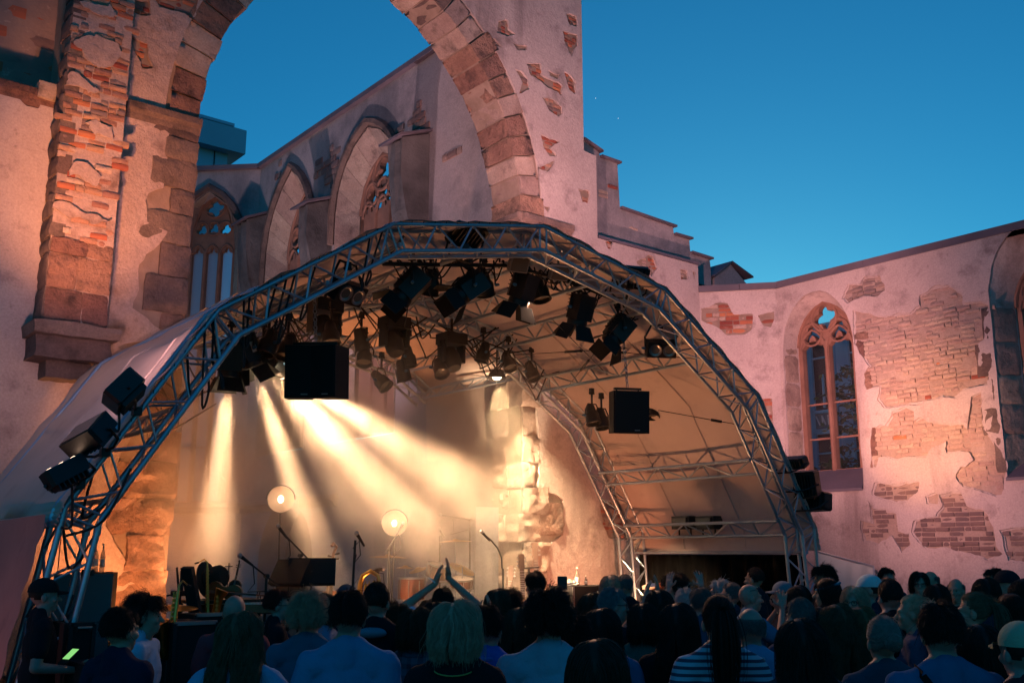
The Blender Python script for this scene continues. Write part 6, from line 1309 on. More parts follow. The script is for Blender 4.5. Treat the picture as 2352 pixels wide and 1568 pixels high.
def shirt_mesh(fem, pose, sleeve, mat):
    g = G(); sw = .165 if fem else .19; P = POSES[pose]; e = .016
    g.ell((0, 0, 1.26), (.145 + e if fem else .167 + e, .105 + e, .215)); g.ell((0, -.0, 1.06), (.145 + e if fem else .158 + e, .113 + e, .22)); g.ell((0, -.01, .93), (.172 + e, .122 + e, .13))
    if fem: g.ell((.07, .088, 1.27), (.065, .06, .065)); g.ell((-.07, .088, 1.27), (.065, .06, .065))
    capsule(g, (-sw + .03, -.002, 1.412), (sw - .03, -.002, 1.412), .062 + e, .062 + e)
    for s_ in (-1, 1): capsule(g, (s_ * .15, -.018, 1.425), (s_ * .05, -.020, 1.500), .050 + e * .8, .047)
    capsule(g, (0, -.028, 1.42), (0, -.028, 1.488), .078, .070)
    for s_, (el, wr, f, n) in ((1, P[0]), (-1, P[1])):
        a = Vector((s_ * sw, 0, 1.413)); b = Vector(el); wv = Vector(wr)
        if sleeve == 'short': q = a.lerp(b, .62); capsule(g, a, q, .055 + e, .058 + e * .6)
        elif sleeve == 'long': capsule(g, a, b, .055 + e, .045 + e); capsule(g, b, b.lerp(wv, .92), .047 + e, .034 + e)
        elif sleeve == 'none': capsule(g, a * 1.0 - Vector((s_ * .05, 0, 0)), a - Vector((s_ * .03, 0, .03)), .06 + e, .055)
    me = remesh(g, .012, 3, 'shirt'); 
    nv = len(me.vertices); co = np.empty(nv * 3, np.float32); no = np.empty(nv * 3, np.float32); me.vertices.foreach_get('co', co); me.vertices.foreach_get('normal', no); co = co.reshape(-1, 3); no = no.reshape(-1, 3)
    q = np.array([mnoise.noise(Vector((x * 7, y * 7, z * 11))) * .009 + abs(mnoise.noise(Vector((x * 13 + z * 5 + 4, y * 13, z * 9)))) * .010 for x, y, z in co.tolist()], np.float32); co += no * q[:, None]; me.vertices.foreach_set('co', co.reshape(-1)); me.update()
    me.materials.append(mat); return me
def trousers_mesh():
    g = G(); g.ell((0, -.01, .93), (.178, .128, .13))
    for s_ in (-1, 1): capsule(g, (s_ * .09, -.01, .90), (s_ * .10, .012, .50), .094, .070); capsule(g, (s_ * .10, .012, .50), (s_ * .105, -.03, .10), .070, .058)
    me = remesh(g, .016, 2, 'trousers'); me.materials.append(M_denim); return me
def shoes_mesh():
    g = G()
    for s_ in (-1, 1): capsule(g, (s_ * .105, -.055, .05), (s_ * .116, .14, .042), .050, .042)
    me = remesh(g, .014, 1, 'shoes'); me.materials.append(M_matt); return me
# ---- hair: a close cap plus many single strands
HC, HR = np.array([0, -.012, 1.660]), np.array([.079, .100, .102])
def hair_cap(kind):
    g = G(); n, m = 26, 18; vs = []; keep = {}; c = HC; r_ = HR * (1.03 if kind not in ('crop', 'fringe') else 1.012)
    for i in range(m + 1):
        th = PI * i / m
        for k in range(n): ph = 2 * PI * k / n; vs.append((c[0] + r_[0] * math.sin(th) * math.cos(ph), c[1] + r_[1] * math.sin(th) * math.sin(ph), c[2] + r_[2] * math.cos(th)))
    fs = []
    for i in range(m):
        for k in range(n):
            f = (i * n + k, (i + 1) * n + k, (i + 1) * n + (k + 1) % n, i * n + (k + 1) % n); cx, cy_, cz = [sum(vs[q][a] for q in f) / 4 - c[a] for a in range(3)]
            if scalp_ok(np.array([[cx, cy_, cz]]), kind)[0]: fs.append(f)
    g.add(vs, fs); me = g.mesh('hair', 'all'); me.materials.append(M_hairm); return me
def scalp_ok(p, kind):
    x, y, z = p[:, 0], p[:, 1], p[:, 2]
    face = (y > .035) & (z < .050 - (y - .035) * .0 + (.0 if kind not in ('crop', 'short') else .005)); nape = z < (-.060 if kind in ('short', 'crop', 'fringe') else -.072) - .25 * y; ear = (np.abs(x) > .045) & (y > .012) & (z < -.005)
    ok = ~(face | nape | ear)
    if kind == 'fringe': ok &= (z < .028 - .1 * y) & (y < .05)
    return ok
def strands(kind, seed, N, npt=11):
    rg = np.random.default_rng(seed); d = rg.normal(size=(N * 4, 3)); d /= np.linalg.norm(d, axis=1)[:, None]; p = d * HR; p = p[scalp_ok(p, kind)][:N]; N = len(p); p = p + HC
    Ls = {'crop': .016, 'fringe': .022, 'short': .055, 'curly_short': .10, 'bob': .36, 'wavy_bob': .36, 'long': .60, 'long_wavy': .66, 'bun': .15, 'ponytail': .16}[kind]
    L = Ls * rg.uniform(.72, 1.05, N)
    if kind in ('short', 'crop'): L = L * np.clip((p[:, 2] - HC[2] + .085) / .13, .16, 1)
    if kind == 'curly_short': L = L * np.clip((p[:, 2] - HC[2] + .10) / .12, .3, 1)
    vol = {'crop': .0, 'fringe': .0, 'short': .10, 'curly_short': .24, 'bob': .30, 'wavy_bob': .50, 'long': .22, 'long_wavy': .42, 'bun': .06, 'ponytail': .05}[kind]
    shell = 1.03 + vol * rg.uniform(.05, 1, N) ** 1.3; pts = [p.copy()]; nrm = (p - HC) / HR ** 2; nrm /= np.linalg.norm(nrm, axis=1)[:, None]
    side = np.sign(p[:, 0] + .012); wv = {'curly_short': .014, 'wavy_bob': .009, 'long_wavy': .013, 'bob': .004, 'long': .004}.get(kind, .0015); ph = rg.uniform(0, 6.3, N); fq = rg.uniform(20, 34, N)
    if wv > .008:                                                  # locks share their curl
        dn = d[:0] if False else (p - HC) / HR; gx = rg.normal(size=(110, 3)); gx /= np.linalg.norm(gx, axis=1)[:, None]; lock = np.argmax(dn @ gx.T, 1)      # strands near each other curl alike
        ph = (lock * 2.399) % 6.28 + rg.normal(0, .30, N); fq = 24 + (lock % 13) * 1.6
    cur = p.copy(); s_len = np.zeros(N)
    tie = np.array([0, -.125, 1.655]) if kind == 'bun' else np.array([0, -.128, 1.70])
    for k in range(npt - 1):
        h = L / (npt - 1); rel = (cur - HC); nn = rel / HR ** 2; nn /= np.linalg.norm(nn, axis=1)[:, None] + 1e-9
        if kind in ('bun', 'ponytail'):
            gdir = tie - cur; dist = np.linalg.norm(gdir, axis=1); gdir /= dist[:, None] + 1e-6; tang = gdir - nn * (gdir * nn).sum(1)[:, None]; stepv = tang * .9 + gdir * .35; stepv /= np.linalg.norm(stepv, axis=1)[:, None] + 1e-6; step = stepv * np.minimum(h, dist)[:, None]
        elif kind in ('crop', 'fringe', 'short', 'curly_short'):
            base = np.stack([side * .25, np.where(p[:, 1] > .02, .25, -.45), np.full(N, -.75)], 1); tang = base - nn * (base * nn).sum(1)[:, None]; up = .35 if kind in ('short',) else (.55 if kind == 'curly_short' else .4)
            stepv = tang + nrm * up * (1 - .5 * k / npt) + rg.normal(0, .12, (N, 3)); stepv /= np.linalg.norm(stepv, axis=1)[:, None]; step = stepv * h[:, None]
        else:
            rho = np.linalg.norm(rel / HR, axis=1); top = np.clip(rel[:, 2] / HR[2], 0, 1); base = np.stack([side * (.65 * top + .08), -.30 * top - .10 * (rel[:, 1] > 0), -np.ones(N)], 1)
            tang = base - nn * ((base * nn).sum(1) * (rel[:, 2] > -.02))[:, None]; stepv = tang / (np.linalg.norm(tang, axis=1)[:, None] + 1e-6); step = stepv * h[:, None]
        cur = cur + step; s_len = s_len + h
        rel = cur - HC; rho = np.linalg.norm(rel / HR, axis=1); tgt = shell * np.minimum(1, .5 + k * .25) + (1 - np.minimum(1, .5 + k * .25)) * 1.02; push = (rho < tgt) & (rel[:, 2] > -.06); cur = np.where(push[:, None], HC + rel * (tgt / np.maximum(rho, 1e-6))[:, None], cur)
        if kind in ('bob', 'wavy_bob', 'long', 'long_wavy'):
            low = cur[:, 2] < 1.60                                  # keep the curtain of hair off the neck and face, lying on shoulders and back
            r2 = np.sqrt((cur[:, 0] / .082) ** 2 + ((cur[:, 1] + .015) / .095) ** 2); out_ = shell * (1.02 if 'bob' in kind else 1.0); bad = low & (r2 < out_); sc = np.where(bad, out_ / np.maximum(r2, 1e-6), 1); cur[:, 0] *= sc; cur[:, 1] = (cur[:, 1] + .015) * sc - .015
            fr = low & (cur[:, 1] > .055); cur[:, 1] = np.where(fr, .055, cur[:, 1])
            onb = cur[:, 2] < 1.49; yb = -.10 - .03 * rg.random(N); cur[:, 1] = np.where(onb & (np.abs(cur[:, 0]) < .14) & (cur[:, 1] < .03), np.minimum(cur[:, 1], yb), cur[:, 1]); cur[:, 1] = np.where(onb & (cur[:, 1] >= .03), np.maximum(cur[:, 1], .12), cur[:, 1])
        off = np.stack([np.sin(s_len * fq + ph), np.cos(s_len * fq * .9 + ph * 1.3), .3 * np.sin(s_len * fq * 1.2 + ph)], 1) * wv * np.minimum(1, s_len / .08)[:, None]
        if kind == 'curly_short': off = off + rg.normal(0, .003, (N, 3))
        pts.append(cur + off)
    A = np.stack(pts, 1)
    if kind in ('bob', 'wavy_bob', 'long', 'long_wavy'):            # trim to an even hem
        ze = {'bob': 1.525, 'wavy_bob': 1.525, 'long': 1.31, 'long_wavy': 1.25}[kind] + rg.normal(0, .012 if 'bob' in kind else .03, N) + (.10 * np.clip((A[:, -1, 1] - .0) / .05, 0, 1) if kind == 'bob' else 0)
        tt = np.linspace(0, 1, npt); out = A.copy()
        for i in range(N):
            k = np.argmax(A[i, :, 2] < ze[i])
            if A[i, k, 2] < ze[i] and k > 0:
                q = (A[i, k - 1, 2] - ze[i]) / max(1e-6, A[i, k - 1, 2] - A[i, k, 2]); te = (k - 1 + q) / (npt - 1)
                for a in range(3): out[i, :, a] = np.interp(tt * te, tt, A[i, :, a])
        A = out
        if 'bob' in kind:
            cz = np.clip((1.60 - A[:, :, 2]) / .075, 0, 1); A[:, :, 0] *= 1 - .16 * cz ** 2; A[:, :, 1] += .012 * cz ** 2
    fly = rg.random(N) < .09; A[fly] += np.linspace(0, 1, npt)[None, :, None] ** 1.6 * rg.normal(0, .022 if kind not in ('crop', 'fringe') else .004, (int(fly.sum()), 1, 3))
    if kind in ('bun', 'ponytail'):
        A[:, -1] = tie + rg.normal(0, .008, (N, 3)); M_ = 500
        if kind == 'bun':
            cb = tie + np.array([0, -.03, -.01]); ax = rg.normal(size=(M_, 3)); ax /= np.linalg.norm(ax, axis=1)[:, None]; u_ = np.cross(ax, rg.normal(size=(M_, 3))); u_ /= np.linalg.norm(u_, axis=1)[:, None]; v_ = np.cross(ax, u_); t_ = np.linspace(0, 2.6, npt); R_ = rg.uniform(.028, .046, M_)
            B = cb + (u_[:, None, :] * np.cos(t_)[None, :, None] + v_[:, None, :] * np.sin(t_)[None, :, None]) * R_[:, None, None]
        else:
            o = rg.normal(0, .014, (M_, 3)); t_ = np.linspace(0, 1, npt); LL = rg.uniform(.36, .55, M_); B = np.zeros((M_, npt, 3)); sw = 1 + 1.4 * np.sin(t_ * PI) ** .8
            B[:, :, 0] = tie[0] + o[:, 0:1] * sw[None]; B[:, :, 1] = tie[1] - .045 * np.sin(np.minimum(t_ * 4, PI / 2))[None] + o[:, 1:2] * sw[None] * .6; B[:, :, 2] = tie[2] + .02 * np.sin(np.minimum(t_ * 8, PI))[None] - LL[:, None] * t_[None] ** 1.1
        A = np.concatenate([A, B], 0)
    return A
def strand_data(kind, seed, N):
    A = strands(kind, seed, N); n, m, _ = A.shape; cd = bpy.data.hair_curves.new('hair_strands'); cd.add_curves([m] * n)
    cd.attributes['position'].data.foreach_set('vector', A.astype(np.float32).reshape(-1)); ra = cd.attributes.get('radius') or cd.attributes.new('radius', 'FLOAT', 'POINT')
    w_ = np.linspace(1, .45, m)[None] * np.random.default_rng(seed).uniform(.8, 1.3, (n, 1)) * (.0012 if kind in ('crop', 'fringe', 'short') else (.0010 if 'wavy' in kind else .0013)); ra.data.foreach_set('value', w_.astype(np.float32).reshape(-1)); cd.materials.append(M_hairm); return cd
CACHE = {}
def cached(key, fn):
    if key not in CACHE: CACHE[key] = fn()
    return CACHE[key]
def child(t, name, data, col=None):
    o = bpy.data.objects.new(name, data); C.objects.link(o); o.parent = t
    if col: o.color = (*col, 1)
    return o
def cap_mesh(style):
    g = G(); c = (0, -.010, 1.672); n, m = 26, 8; vs = []
    for i in range(m + 1):
        th = PI / 2 * i / m * 1.06
        for k in range(n): ph = 2 * PI * k / n; vs.append((c[0] + .088 * math.sin(th) * math.cos(ph), c[1] + .110 * math.sin(th) * math.sin(ph), c[2] + .098 * math.cos(th)))
    g.add(vs, [(i * n + k, (i + 1) * n + k, (i + 1) * n + (k + 1) % n, i * n + (k + 1) % n) for i in range(m) for k in range(n)])
    me = g.mesh('crown', 'all'); me.materials.append(M_shirt); return me
def brim_mesh():
    g = G(); n = 14; a = []
    for i in range(n + 1): t_ = PI * i / n; a.append((.078 * math.cos(t_), .082 + .0 + .03 * math.sin(t_) * .2, 1.668)); 
    b = [(.075 * math.cos(PI * i / n), .085 + .085 * math.sin(PI * i / n) ** .8, 1.655 - .012 * abs(math.cos(PI * i / n))) for i in range(n + 1)]
    vs = a + b + [(x, y, z + .006) for x, y, z in a] + [(x, y, z + .006) for x, y, z in b]; k = n + 1; fs = []
    for i in range(n): fs += [(i, k + i, k + i + 1, i + 1), (2 * k + i, 2 * k + i + 1, 3 * k + i + 1, 3 * k + i), (k + i, 3 * k + i, 3 * k + i + 1, k + i + 1)]
    g.add(vs, fs); me = g.mesh('brim', 'all'); me.materials.append(M_shirt); return me
def glasses_mesh(up=0.0):
    g = G(); dz = up; dy = -up * .55
    for s_ in (-1, 1):
        g.path([(s_ * .033 + .024 * math.cos(a), .102 + dy, 1.630 + dz + .019 * math.sin(a)) for a in [2 * PI * i / 14 for i in range(15)]], .0030, 5); g.bar((s_ * .057, .100 + dy, 1.634 + dz), (s_ * .080, .0 + dy * .6, 1.640 + dz * .75), .003, 5)
    g.bar((-.01, .105 + dy, 1.634 + dz), (.01, .105 + dy, 1.634 + dz), .003, 5); me = g.mesh('glasses', 'all'); me.materials.append(M_frame); return me
def eye_mesh(s_): g = G(); g.ell((s_ * .030, .0915, 1.634), (.0085, .006, .005), None, 10, 6); me = g.mesh('eye', 'all'); me.materials.append(M_eye); return me
def strap_mesh(s_, r_=.018):
    g = G(); pts = [(s_ * .11, -.085, 1.475), (s_ * .115, -.02, 1.502), (s_ * .06, .118, 1.36), (-s_ * .10, .135, 1.15), (-s_ * .185, .05, 1.0), (-s_ * .17, -.10, 1.05), (-s_ * .02, -.14, 1.26), (s_ * .11, -.095, 1.475)]; vs = []
    P_ = [Vector(p) for p in pts]; 
    for i, p in enumerate(P_):
        d = (P_[min(i + 1, 7)] - P_[max(i - 1, 0)]).normalized(); nrm = Vector((p.x, p.y, 0)).normalized(); sd_ = d.cross(nrm).normalized() * r_; vs += [p + sd_ + nrm * .012, p - sd_ + nrm * .012]
    g.add(vs, [(2 * i, 2 * i + 1, 2 * i + 3, 2 * i + 2) for i in range(7)]); me = g.mesh('strap', 'all'); me.materials.append(M_shirt); return me
def torus_mesh(name, c, r_, tr_, M, mat, arc_=2 * PI, a0=0):
    g = G(); g.path([M @ Vector((r_ * math.cos(a0 + arc_ * i / 24), r_ * math.sin(a0 + arc_ * i / 24), 0)) + Vector(c) for i in range(25)], tr_, 6); me = g.mesh(name, 'all'); me.materials.append(mat); return me
def backpack_mesh():
    g = G(); capsule(g, (-.07, -.20, 1.24), (.07, -.20, 1.24), .10, .10); g.ell((0, -.21, 1.08), (.17, .11, .22)); g.ell((0, -.27, 1.0), (.12, .07, .12)); me = remesh(g, .016, 3, 'backpack'); me.materials.append(M_shirt); return me
HAIRN = {'crop': 1800, 'fringe': 1000, 'short': 2600, 'curly_short': 2800, 'bob': 3000, 'wavy_bob': 5200, 'long': 3000, 'long_wavy': 5000, 'bun': 2200, 'ponytail': 2200}
NP_ = 0
def person(x, y, D, yaw, sex, pose, hair, hcol, scol, label, sleeve='short', skin=(1, 1, 1), extra=(), mat=None, hseed=0, tilt=0):
    """x, y: top of the head (pixels of the 2400 x 1600 photograph); D: distance along the view; yaw: 0 back to us, 90 facing right, 180 facing us"""
    global NP_; NP_ += 1
    x, y = x * .98, y * .98; p = depth(D, x, y); hmin, hmax = (1.54, 1.80) if sex == 'f' else (1.64, 1.93)
    if not hmin <= p.z <= hmax:                                     # keep people human sized: walk nearer or farther along the sight line
        tz = hmin if p.z < hmin else hmax; d = ray(x, y)
        if abs(d.z) > 1e-4 and (tz - CZ) / d.z > 2.5: D2 = (tz - CZ) / d.z; D2 = max(D * .7, min(D * 1.4, D2)); p = depth(D2, x, y)
    t = thing('person', label, 'person', (p.x, p.y, 0), (0, 0, -YAW - R(yaw)), 'people in the crowd'); s_ = p.z / (1.772 if hair not in ('bald', 'crop') else 1.757); t.scale = (s_, s_, s_); fem = sex == 'f'
    sk = tuple(c * rnd.uniform(.78, .95) for c in skin)
    child(t, 'body', cached(('b', fem, pose), lambda: body_mesh(fem, pose)), sk)
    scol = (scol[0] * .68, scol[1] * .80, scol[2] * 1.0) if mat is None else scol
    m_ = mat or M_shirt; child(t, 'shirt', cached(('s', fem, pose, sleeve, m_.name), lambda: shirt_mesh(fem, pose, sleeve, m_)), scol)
    child(t, 'trousers', cached('tr', trousers_mesh)); child(t, 'shoes', cached('sh', shoes_mesh))
    if hair not in ('bald',):
        if not any(e == 'cap' or e[0] == 'cap' for e in extra) or hair in ('long', 'long_wavy', 'bob', 'ponytail'):
            h = child(t, 'hair', cached(('hc', hair), lambda: hair_cap(hair)), hcol)
            k = hseed % 2; o = child(h, 'hair_strands', cached(('hs', hair, k), lambda: strand_data(hair, 31 + k * 7, HAIRN[hair])), hcol); o['kind'] = 'stuff'
        else: child(t, 'hair', cached(('hc', 'fringe'), lambda: hair_cap('fringe')), hcol)
    if abs(yaw) > 50:
        for q in (-1, 1): child(t, 'eye', cached(('e', q), lambda: eye_mesh(q)))
    for e in extra:
        e, ec = e if isinstance(e, tuple) else (e, (.012, .012, .013))
        if e == 'glasses': child(t, 'glasses', cached('gl', glasses_mesh))
        elif e == 'glasses_up': child(t, 'glasses', cached('gu', lambda: glasses_mesh(.075)))
        elif e == 'cap': child(child(t, 'cap', cached('cap', lambda: cap_mesh(0)), ec), 'brim', cached('brim', brim_mesh), ec)
        elif e == 'strap': child(t, 'bag_strap', cached('str', lambda: strap_mesh(-1)), ec)
        elif e == 'strap_right': child(t, 'bag_strap', cached('st2', lambda: strap_mesh(1)), ec)
        elif e == 'backpack': child(t, 'backpack', cached('bp', backpack_mesh), ec)
        elif e == 'necklace': child(t, 'necklace', torus_mesh('necklace', (0, -.012, 1.50), .062, .0028, Matrix.Rotation(R(10), 3, 'X'), M_steel))
        elif e == 'neck_trim': child(t, 'neckline_trim', torus_mesh('trim', (0, -.035, 1.470), .094, .0035, Matrix.Rotation(R(14), 3, 'X'), flat('yellow_trim', (.34, .28, .07), .8)))
        elif e == 'collar': child(t, 'collar', torus_mesh('collar', (0, -.018, 1.487), .070, .018, Matrix.Rotation(R(8), 3, 'X'), M_shirt), ec)
        elif e == 'hood': 
            g = G(); g.ell((0, -.085, 1.455), (.095, .05, .035), None, 16, 8); me = g.mesh('hood', 'all'); me.materials.append(M_shirt); child(t, 'hood', me, ec)
        elif e == 'emblem':
            g = G()
            for k in range(3): g.path([(.095 - .016 * k + 0, -.128, 1.33)] + [(.06 + (.032 - k * .008) * math.cos(a) + .02, -.134, 1.325 + (.030 - k * .008) * math.sin(a)) for a in [PI / 2 * i / 6 for i in range(7)]][::-1], .0035, 4)
            for k in range(3): g.box((.03, -.134, 1.327 + k * .011), (.035 - .004 * k, .003, .007))
            me = g.mesh('emblem'); me.materials.append(M_white); child(t, 'emblem', me)
        elif e == 'wristband': child(t, 'wristband', torus_mesh('band', (-.085, .163, 1.83), .034, .008, Matrix.Rotation(R(38), 3, 'Y'), M_white))
        elif e == 'watch': child(t, 'watch', torus_mesh('watch', (.07, .258, 1.50), .033, .008, Matrix.Rotation(R(20), 3, 'Y'), M_black))
        elif e == 'headband': child(t, 'headband', torus_mesh('headband', (0, -.012, 1.69), .098, .014, Matrix.Rotation(R(-18), 3, 'X') @ Matrix.Diagonal((.86, 1.08, 1)), M_shirt), ec)
        elif e == 'back_print':
            txt = 'O BUTONIA'; n_ = len(txt)
            for i, chv in enumerate(txt):
                if chv == ' ': continue
                fc = bpy.data.curves.new('letter', 'FONT'); fc.body = chv; fc.size = .052; fc.extrude = .001; fc.align_x = 'CENTER'; ob_ = bpy.data.objects.new('tmp', fc); me = bpy.data.meshes.new_from_object(ob_); bpy.data.objects.remove(ob_); me.materials.append(flat('print_blue', (.10, .38, .50), .8) if i == 0 else MATS['print_blue'])
                a = R(62 - 17 * i); o = child(t, 'letter', me); xx, zz = .015 + .125 * math.cos(a), 1.24 + .125 * math.sin(a); o.location = (xx, -.128 - .012 * (1 - abs(xx) * 3), zz); o.rotation_euler = (R(90), -(a - PI / 2), 0)
                o.rotation_euler = Matrix.Rotation(a - PI / 2, 3, 'Y').inverted().to_euler() if False else (Matrix.Rotation(-(a - PI / 2), 3, 'Y') @ Matrix.Rotation(R(90), 3, 'X')).to_euler()
    return t
BLK, NVY, LBL, WHT = (.014, .014, .016), (.015, .02, .04), (.26, .42, .52), (.62, .64, .64)
DK, BR, LB, BL, GR, WH, RD, GB = (.022, .014, .012), (.06, .033, .02), (.14, .085, .05), (.46, .30, .19), (.13, .11, .105), (.48, .43, .41), (.09, .018, .014), (.46, .28, .18)
p = person
# from the left, front row first
p(332, 1492, 3.5, 0, 'f', 'down', 'long', BR, BLK, 'woman with dark straight hair nearest to the camera, only her head showing') if False else None
p(108, 1352, 7.4, 62, 'm', 'phone_low', 'short', DK, BLK, 'man in black cap and black shirt looking at a phone, far left', extra=(('cap', BLK),))
p(345, 1394, 6.3, 84, 'm', 'down', 'curly_short', DK, (.50, .56, .58), 'man in pale t-shirt with dark curly hair in profile by the left truss')
p(288, 1420, 7.6, 30, 'm', 'down', 'short', DK, NVY, 'person in navy shirt half hidden behind the pale t-shirt man')
p(552, 1392, 6.7, 5, 'm', 'down', 'bald', GR, (.30, .06, .06), 'bald man in red shirt behind the curly haired woman')
p(565, 1430, 4.9, 0, 'f', 'akimbo', 'long_wavy', LB, (.24, .44, .56), 'woman with long wavy hair, pale blue t-shirt and purple backpack, hands on hips', extra=(('backpack', (.16, .03, .08)),))
p(652, 1380, 8.0, 75, 'f', 'down', 'short', RD, BLK, 'woman with short dark red hair, glasses and bag strap, in profile', extra=('glasses', ('strap', (.12, .14, .22))))
p(726, 1390, 5.7, 10, 'm', 'down', 'curly_short', GB, (.05, .15, .19), 'person with grey blond tousled hair in dark teal shirt')
p(770, 1388, 7.4, 88, 'f', 'clap_chest', 'bob', BR, (.2, .25, .3), 'brown haired woman in profile between the teal and blue shirts')
p(820, 1381, 4.9, 4, 'm', 'down', 'short', DK, (.10, .30, .42), 'broad man in plain blue t-shirt with short dark hair')
p(812, 1367, 8.6, 0, 'm', 'down', 'short', DK, NVY, 'man in dark cap just behind the broad man in blue', extra=(('cap', (.02, .05, .08)),))
p(884, 1366, 6.3, 8, 'm', 'down', 'crop', DK, BLK, 'man in black jacket with light blue hood lining and small white emblem', sleeve='long', extra=(('hood', (.09, .24, .32)), 'emblem'))
p(925, 1413, 8.4, 60, 'f', 'down', 'curly_short', BR, (.05, .12, .15), 'small person with brown curls behind the black hooded jacket')
p(977, 1424, 5.9, 12, 'f', 'down', 'wavy_bob', BR, (1, 1, 1), 'woman with dark wavy bob in dark plaid shirt', sleeve='long', mat=M_plaid, extra=(('collar', (.04, .08, .12)),))
p(1068, 1407, 4.5, 3, 'f', 'down', 'wavy_bob', (.50, .31, .21), BLK, 'woman with blond grey wavy bob, black top with yellow neckline and necklace', extra=('necklace', 'neck_trim'))
p(1038, 1376, 8.2, -8, 'm', 'clap_high', 'short', DK, WHT, 'man in white shirt clapping with both arms above his head', extra=('wristband',))
p(1007, 1403, 9.4, 0, 'f', 'down', 'bob', LB, BLK, 'small light brown head beside the clapping raised arm')
p(1020, 1408, 6.9, -10, 'f', 'down', 'bob', DK, BLK, 'dark haired woman hidden behind the blond grey bob')
p(1143, 1416, 6.0, 20, 'm', 'down', 'short', DK, (.03, .14, .45), 'man in bright blue polo shirt with turned up collar', extra=(('collar', (.03, .14, .45)),))
p(1122, 1428, 7.6, 5, 'f', 'clap_up', 'bob', BR, BLK, 'person clapping above the blue polo man, only hands showing')
p(1165, 1377, 8.0, -5, 'f', 'down', 'long', BR, BLK, 'woman with smooth brown hair and sleeveless black top with white trim', sleeve='none')
p(1196, 1382, 8.6, 15, 'f', 'down', 'curly_short', DK, (.06, .06, .07), 'curly dark haired person next to the smooth brown haired woman')
p(1253, 1339, 9.4, -30, 'm', 'down', 'short', DK, (.03, .03, .04), 'tall man in dark shirt standing near the guitars', sleeve='long')
p(1222, 1419, 5.9, 20, 'f', 'clap_face', 'long', BR, (.05, .05, .06), 'woman with long brown hair clapping in front of her face')
p(1286, 1385, 4.7, 5, 'm', 'down', 'curly_short', DK, (.36, .46, .48), 'man with thick dark hair in pale grey blue t-shirt')
pho = p(1322, 1412, 8.0, 0, 'f', 'photo', 'bob', DK, (.25, .16, .12), 'person holding a dark phone up with both hands to film')
p(1430, 1345, 10.0, 0, 'f', 'down', 'long', GB, (.08, .08, .10), 'woman with straight ash blond hair near the right wall')
p(1465, 1347, 10.0, 25, 'm', 'down', 'crop', GR, BLK, 'man with short grey hair next to the ash blond woman')
p(1437, 1376, 7.4, 78, 'm', 'down', 'short', (.16, .19, .21), BLK, 'man with short grey hair and glasses in profile, black shirt', extra=('glasses',))
p(1385, 1387, 8.5, 20, 'f', 'down', 'long_wavy', BR, (.45, .55, .65), 'woman with brown wavy hair and pale striped top', mat=M_stripe)
p(1352, 1440, 7.0, 10, 'm', 'clap_face', 'short', DK, (.02, .12, .35), 'man in blue shirt clapping, hidden behind thick dark hair')
p(1408, 1422, 5.4, 6, 'f', 'down', 'long', DK, (.10, .20, .30), 'woman with long dark hair in blue denim shirt', sleeve='long', extra=('strap_right',))
p(1397, 1492, 3.45, 2, 'f', 'down', 'long', (.035, .022, .016), BLK, 'woman with smooth dark brown hair nearest to the camera')
p(1508, 1410, 6.0, 10, 'f', 'down', 'bob', DK, (.015, .14, .10), 'woman with dark bob in green top')
p(1542, 1380, 7.4, -5, 'f', 'clap_up', 'long', DK, (.10, .14, .18), 'dark haired woman clapping with hands raised near the small organ')
p(1579, 1347, 10.0, -75, 'm', 'down', 'curly_short', DK, (.05, .04, .04), 'dark curly haired man in profile facing left before the black drape')
p(1604, 1377, 8.8, 0, 'f', 'hands_up', 'short', WH, (.30, .36, .40), 'white haired woman holding both hands high to clap')
p(1640, 1376, 8.0, -20, 'm', 'down', 'short', GR, (.06, .10, .14), 'grey haired person below the raised hands')
p(1586, 1410, 5.4, 8, 'f', 'down', 'long', DK, BLK, 'woman with long black hair, black top and chain bag strap', extra=(('strap', (.10, .10, .10)),))
p(1686, 1357, 10.0, -70, 'm', 'down', 'short', WH, (.10, .10, .11), 'grey haired man with glasses facing left before the drape', extra=('glasses',))
p(1712, 1366, 9.2, -60, 'm', 'down', 'crop', GR, (.05, .05, .06), 'man with cropped grey hair and glasses facing left', extra=('glasses',))
p(1767, 1330, 10.8, -50, 'm', 'down', 'crop', DK, (.015, .025, .03), 'tall man with cropped dark hair before the black drape')
p(1756, 1367, 8.4, 82, 'm', 'clap_face', 'bald', GR, (.12, .20, .26), 'bald man with glasses pushed up on his head, clapping', extra=('glasses_up', 'watch'))
p(1682, 1391, 4.8, 2, 'f', 'down', 'ponytail', DK, (1, 1, 1), 'woman with dark ponytail in blue and white striped jersey', mat=M_stripe, sleeve='long')
p(1757, 1416, 5.9, 6, 'm', 'down', 'fringe', GR, (.16, .34, .46), 'bald man in light blue jacket with dark bag strap', sleeve='long', extra=('strap', ('collar', (.16, .34, .46))))
p(1832, 1360, 9.6, -85, 'm', 'down', 'short', DK, (.04, .04, .05), 'man in grey and white cap facing left', extra=(('cap', (.16, .18, .21)),))
p(1866, 1369, 8.9, -40, 'f', 'down', 'long', DK, (.05, .04, .05), 'woman with long black hair beside the grey cap')
p(1873, 1402, 7.0, -20, 'm', 'down', 'crop', GR, (.05, .06, .09), 'man with grey crew cut seen from behind in the middle right')
p(1871, 1445, 4.3, 0, 'f', 'down', 'long', DK, (.05, .05, .055), 'woman with big dark hair in front, second nearest on the right')
p(1936, 1351, 8.4, -80, 'f', 'down', 'long', DK, (.10, .07, .11), 'woman with blue headscarf and dark hair facing left', extra=(('headband', (.03, .16, .24)),))
p(1929, 1326, 11.2, -100, 'm', 'down', 'curly_short', DK, (.06, .05, .05), 'dark haired man with glasses right at the right truss leg', extra=('glasses',))
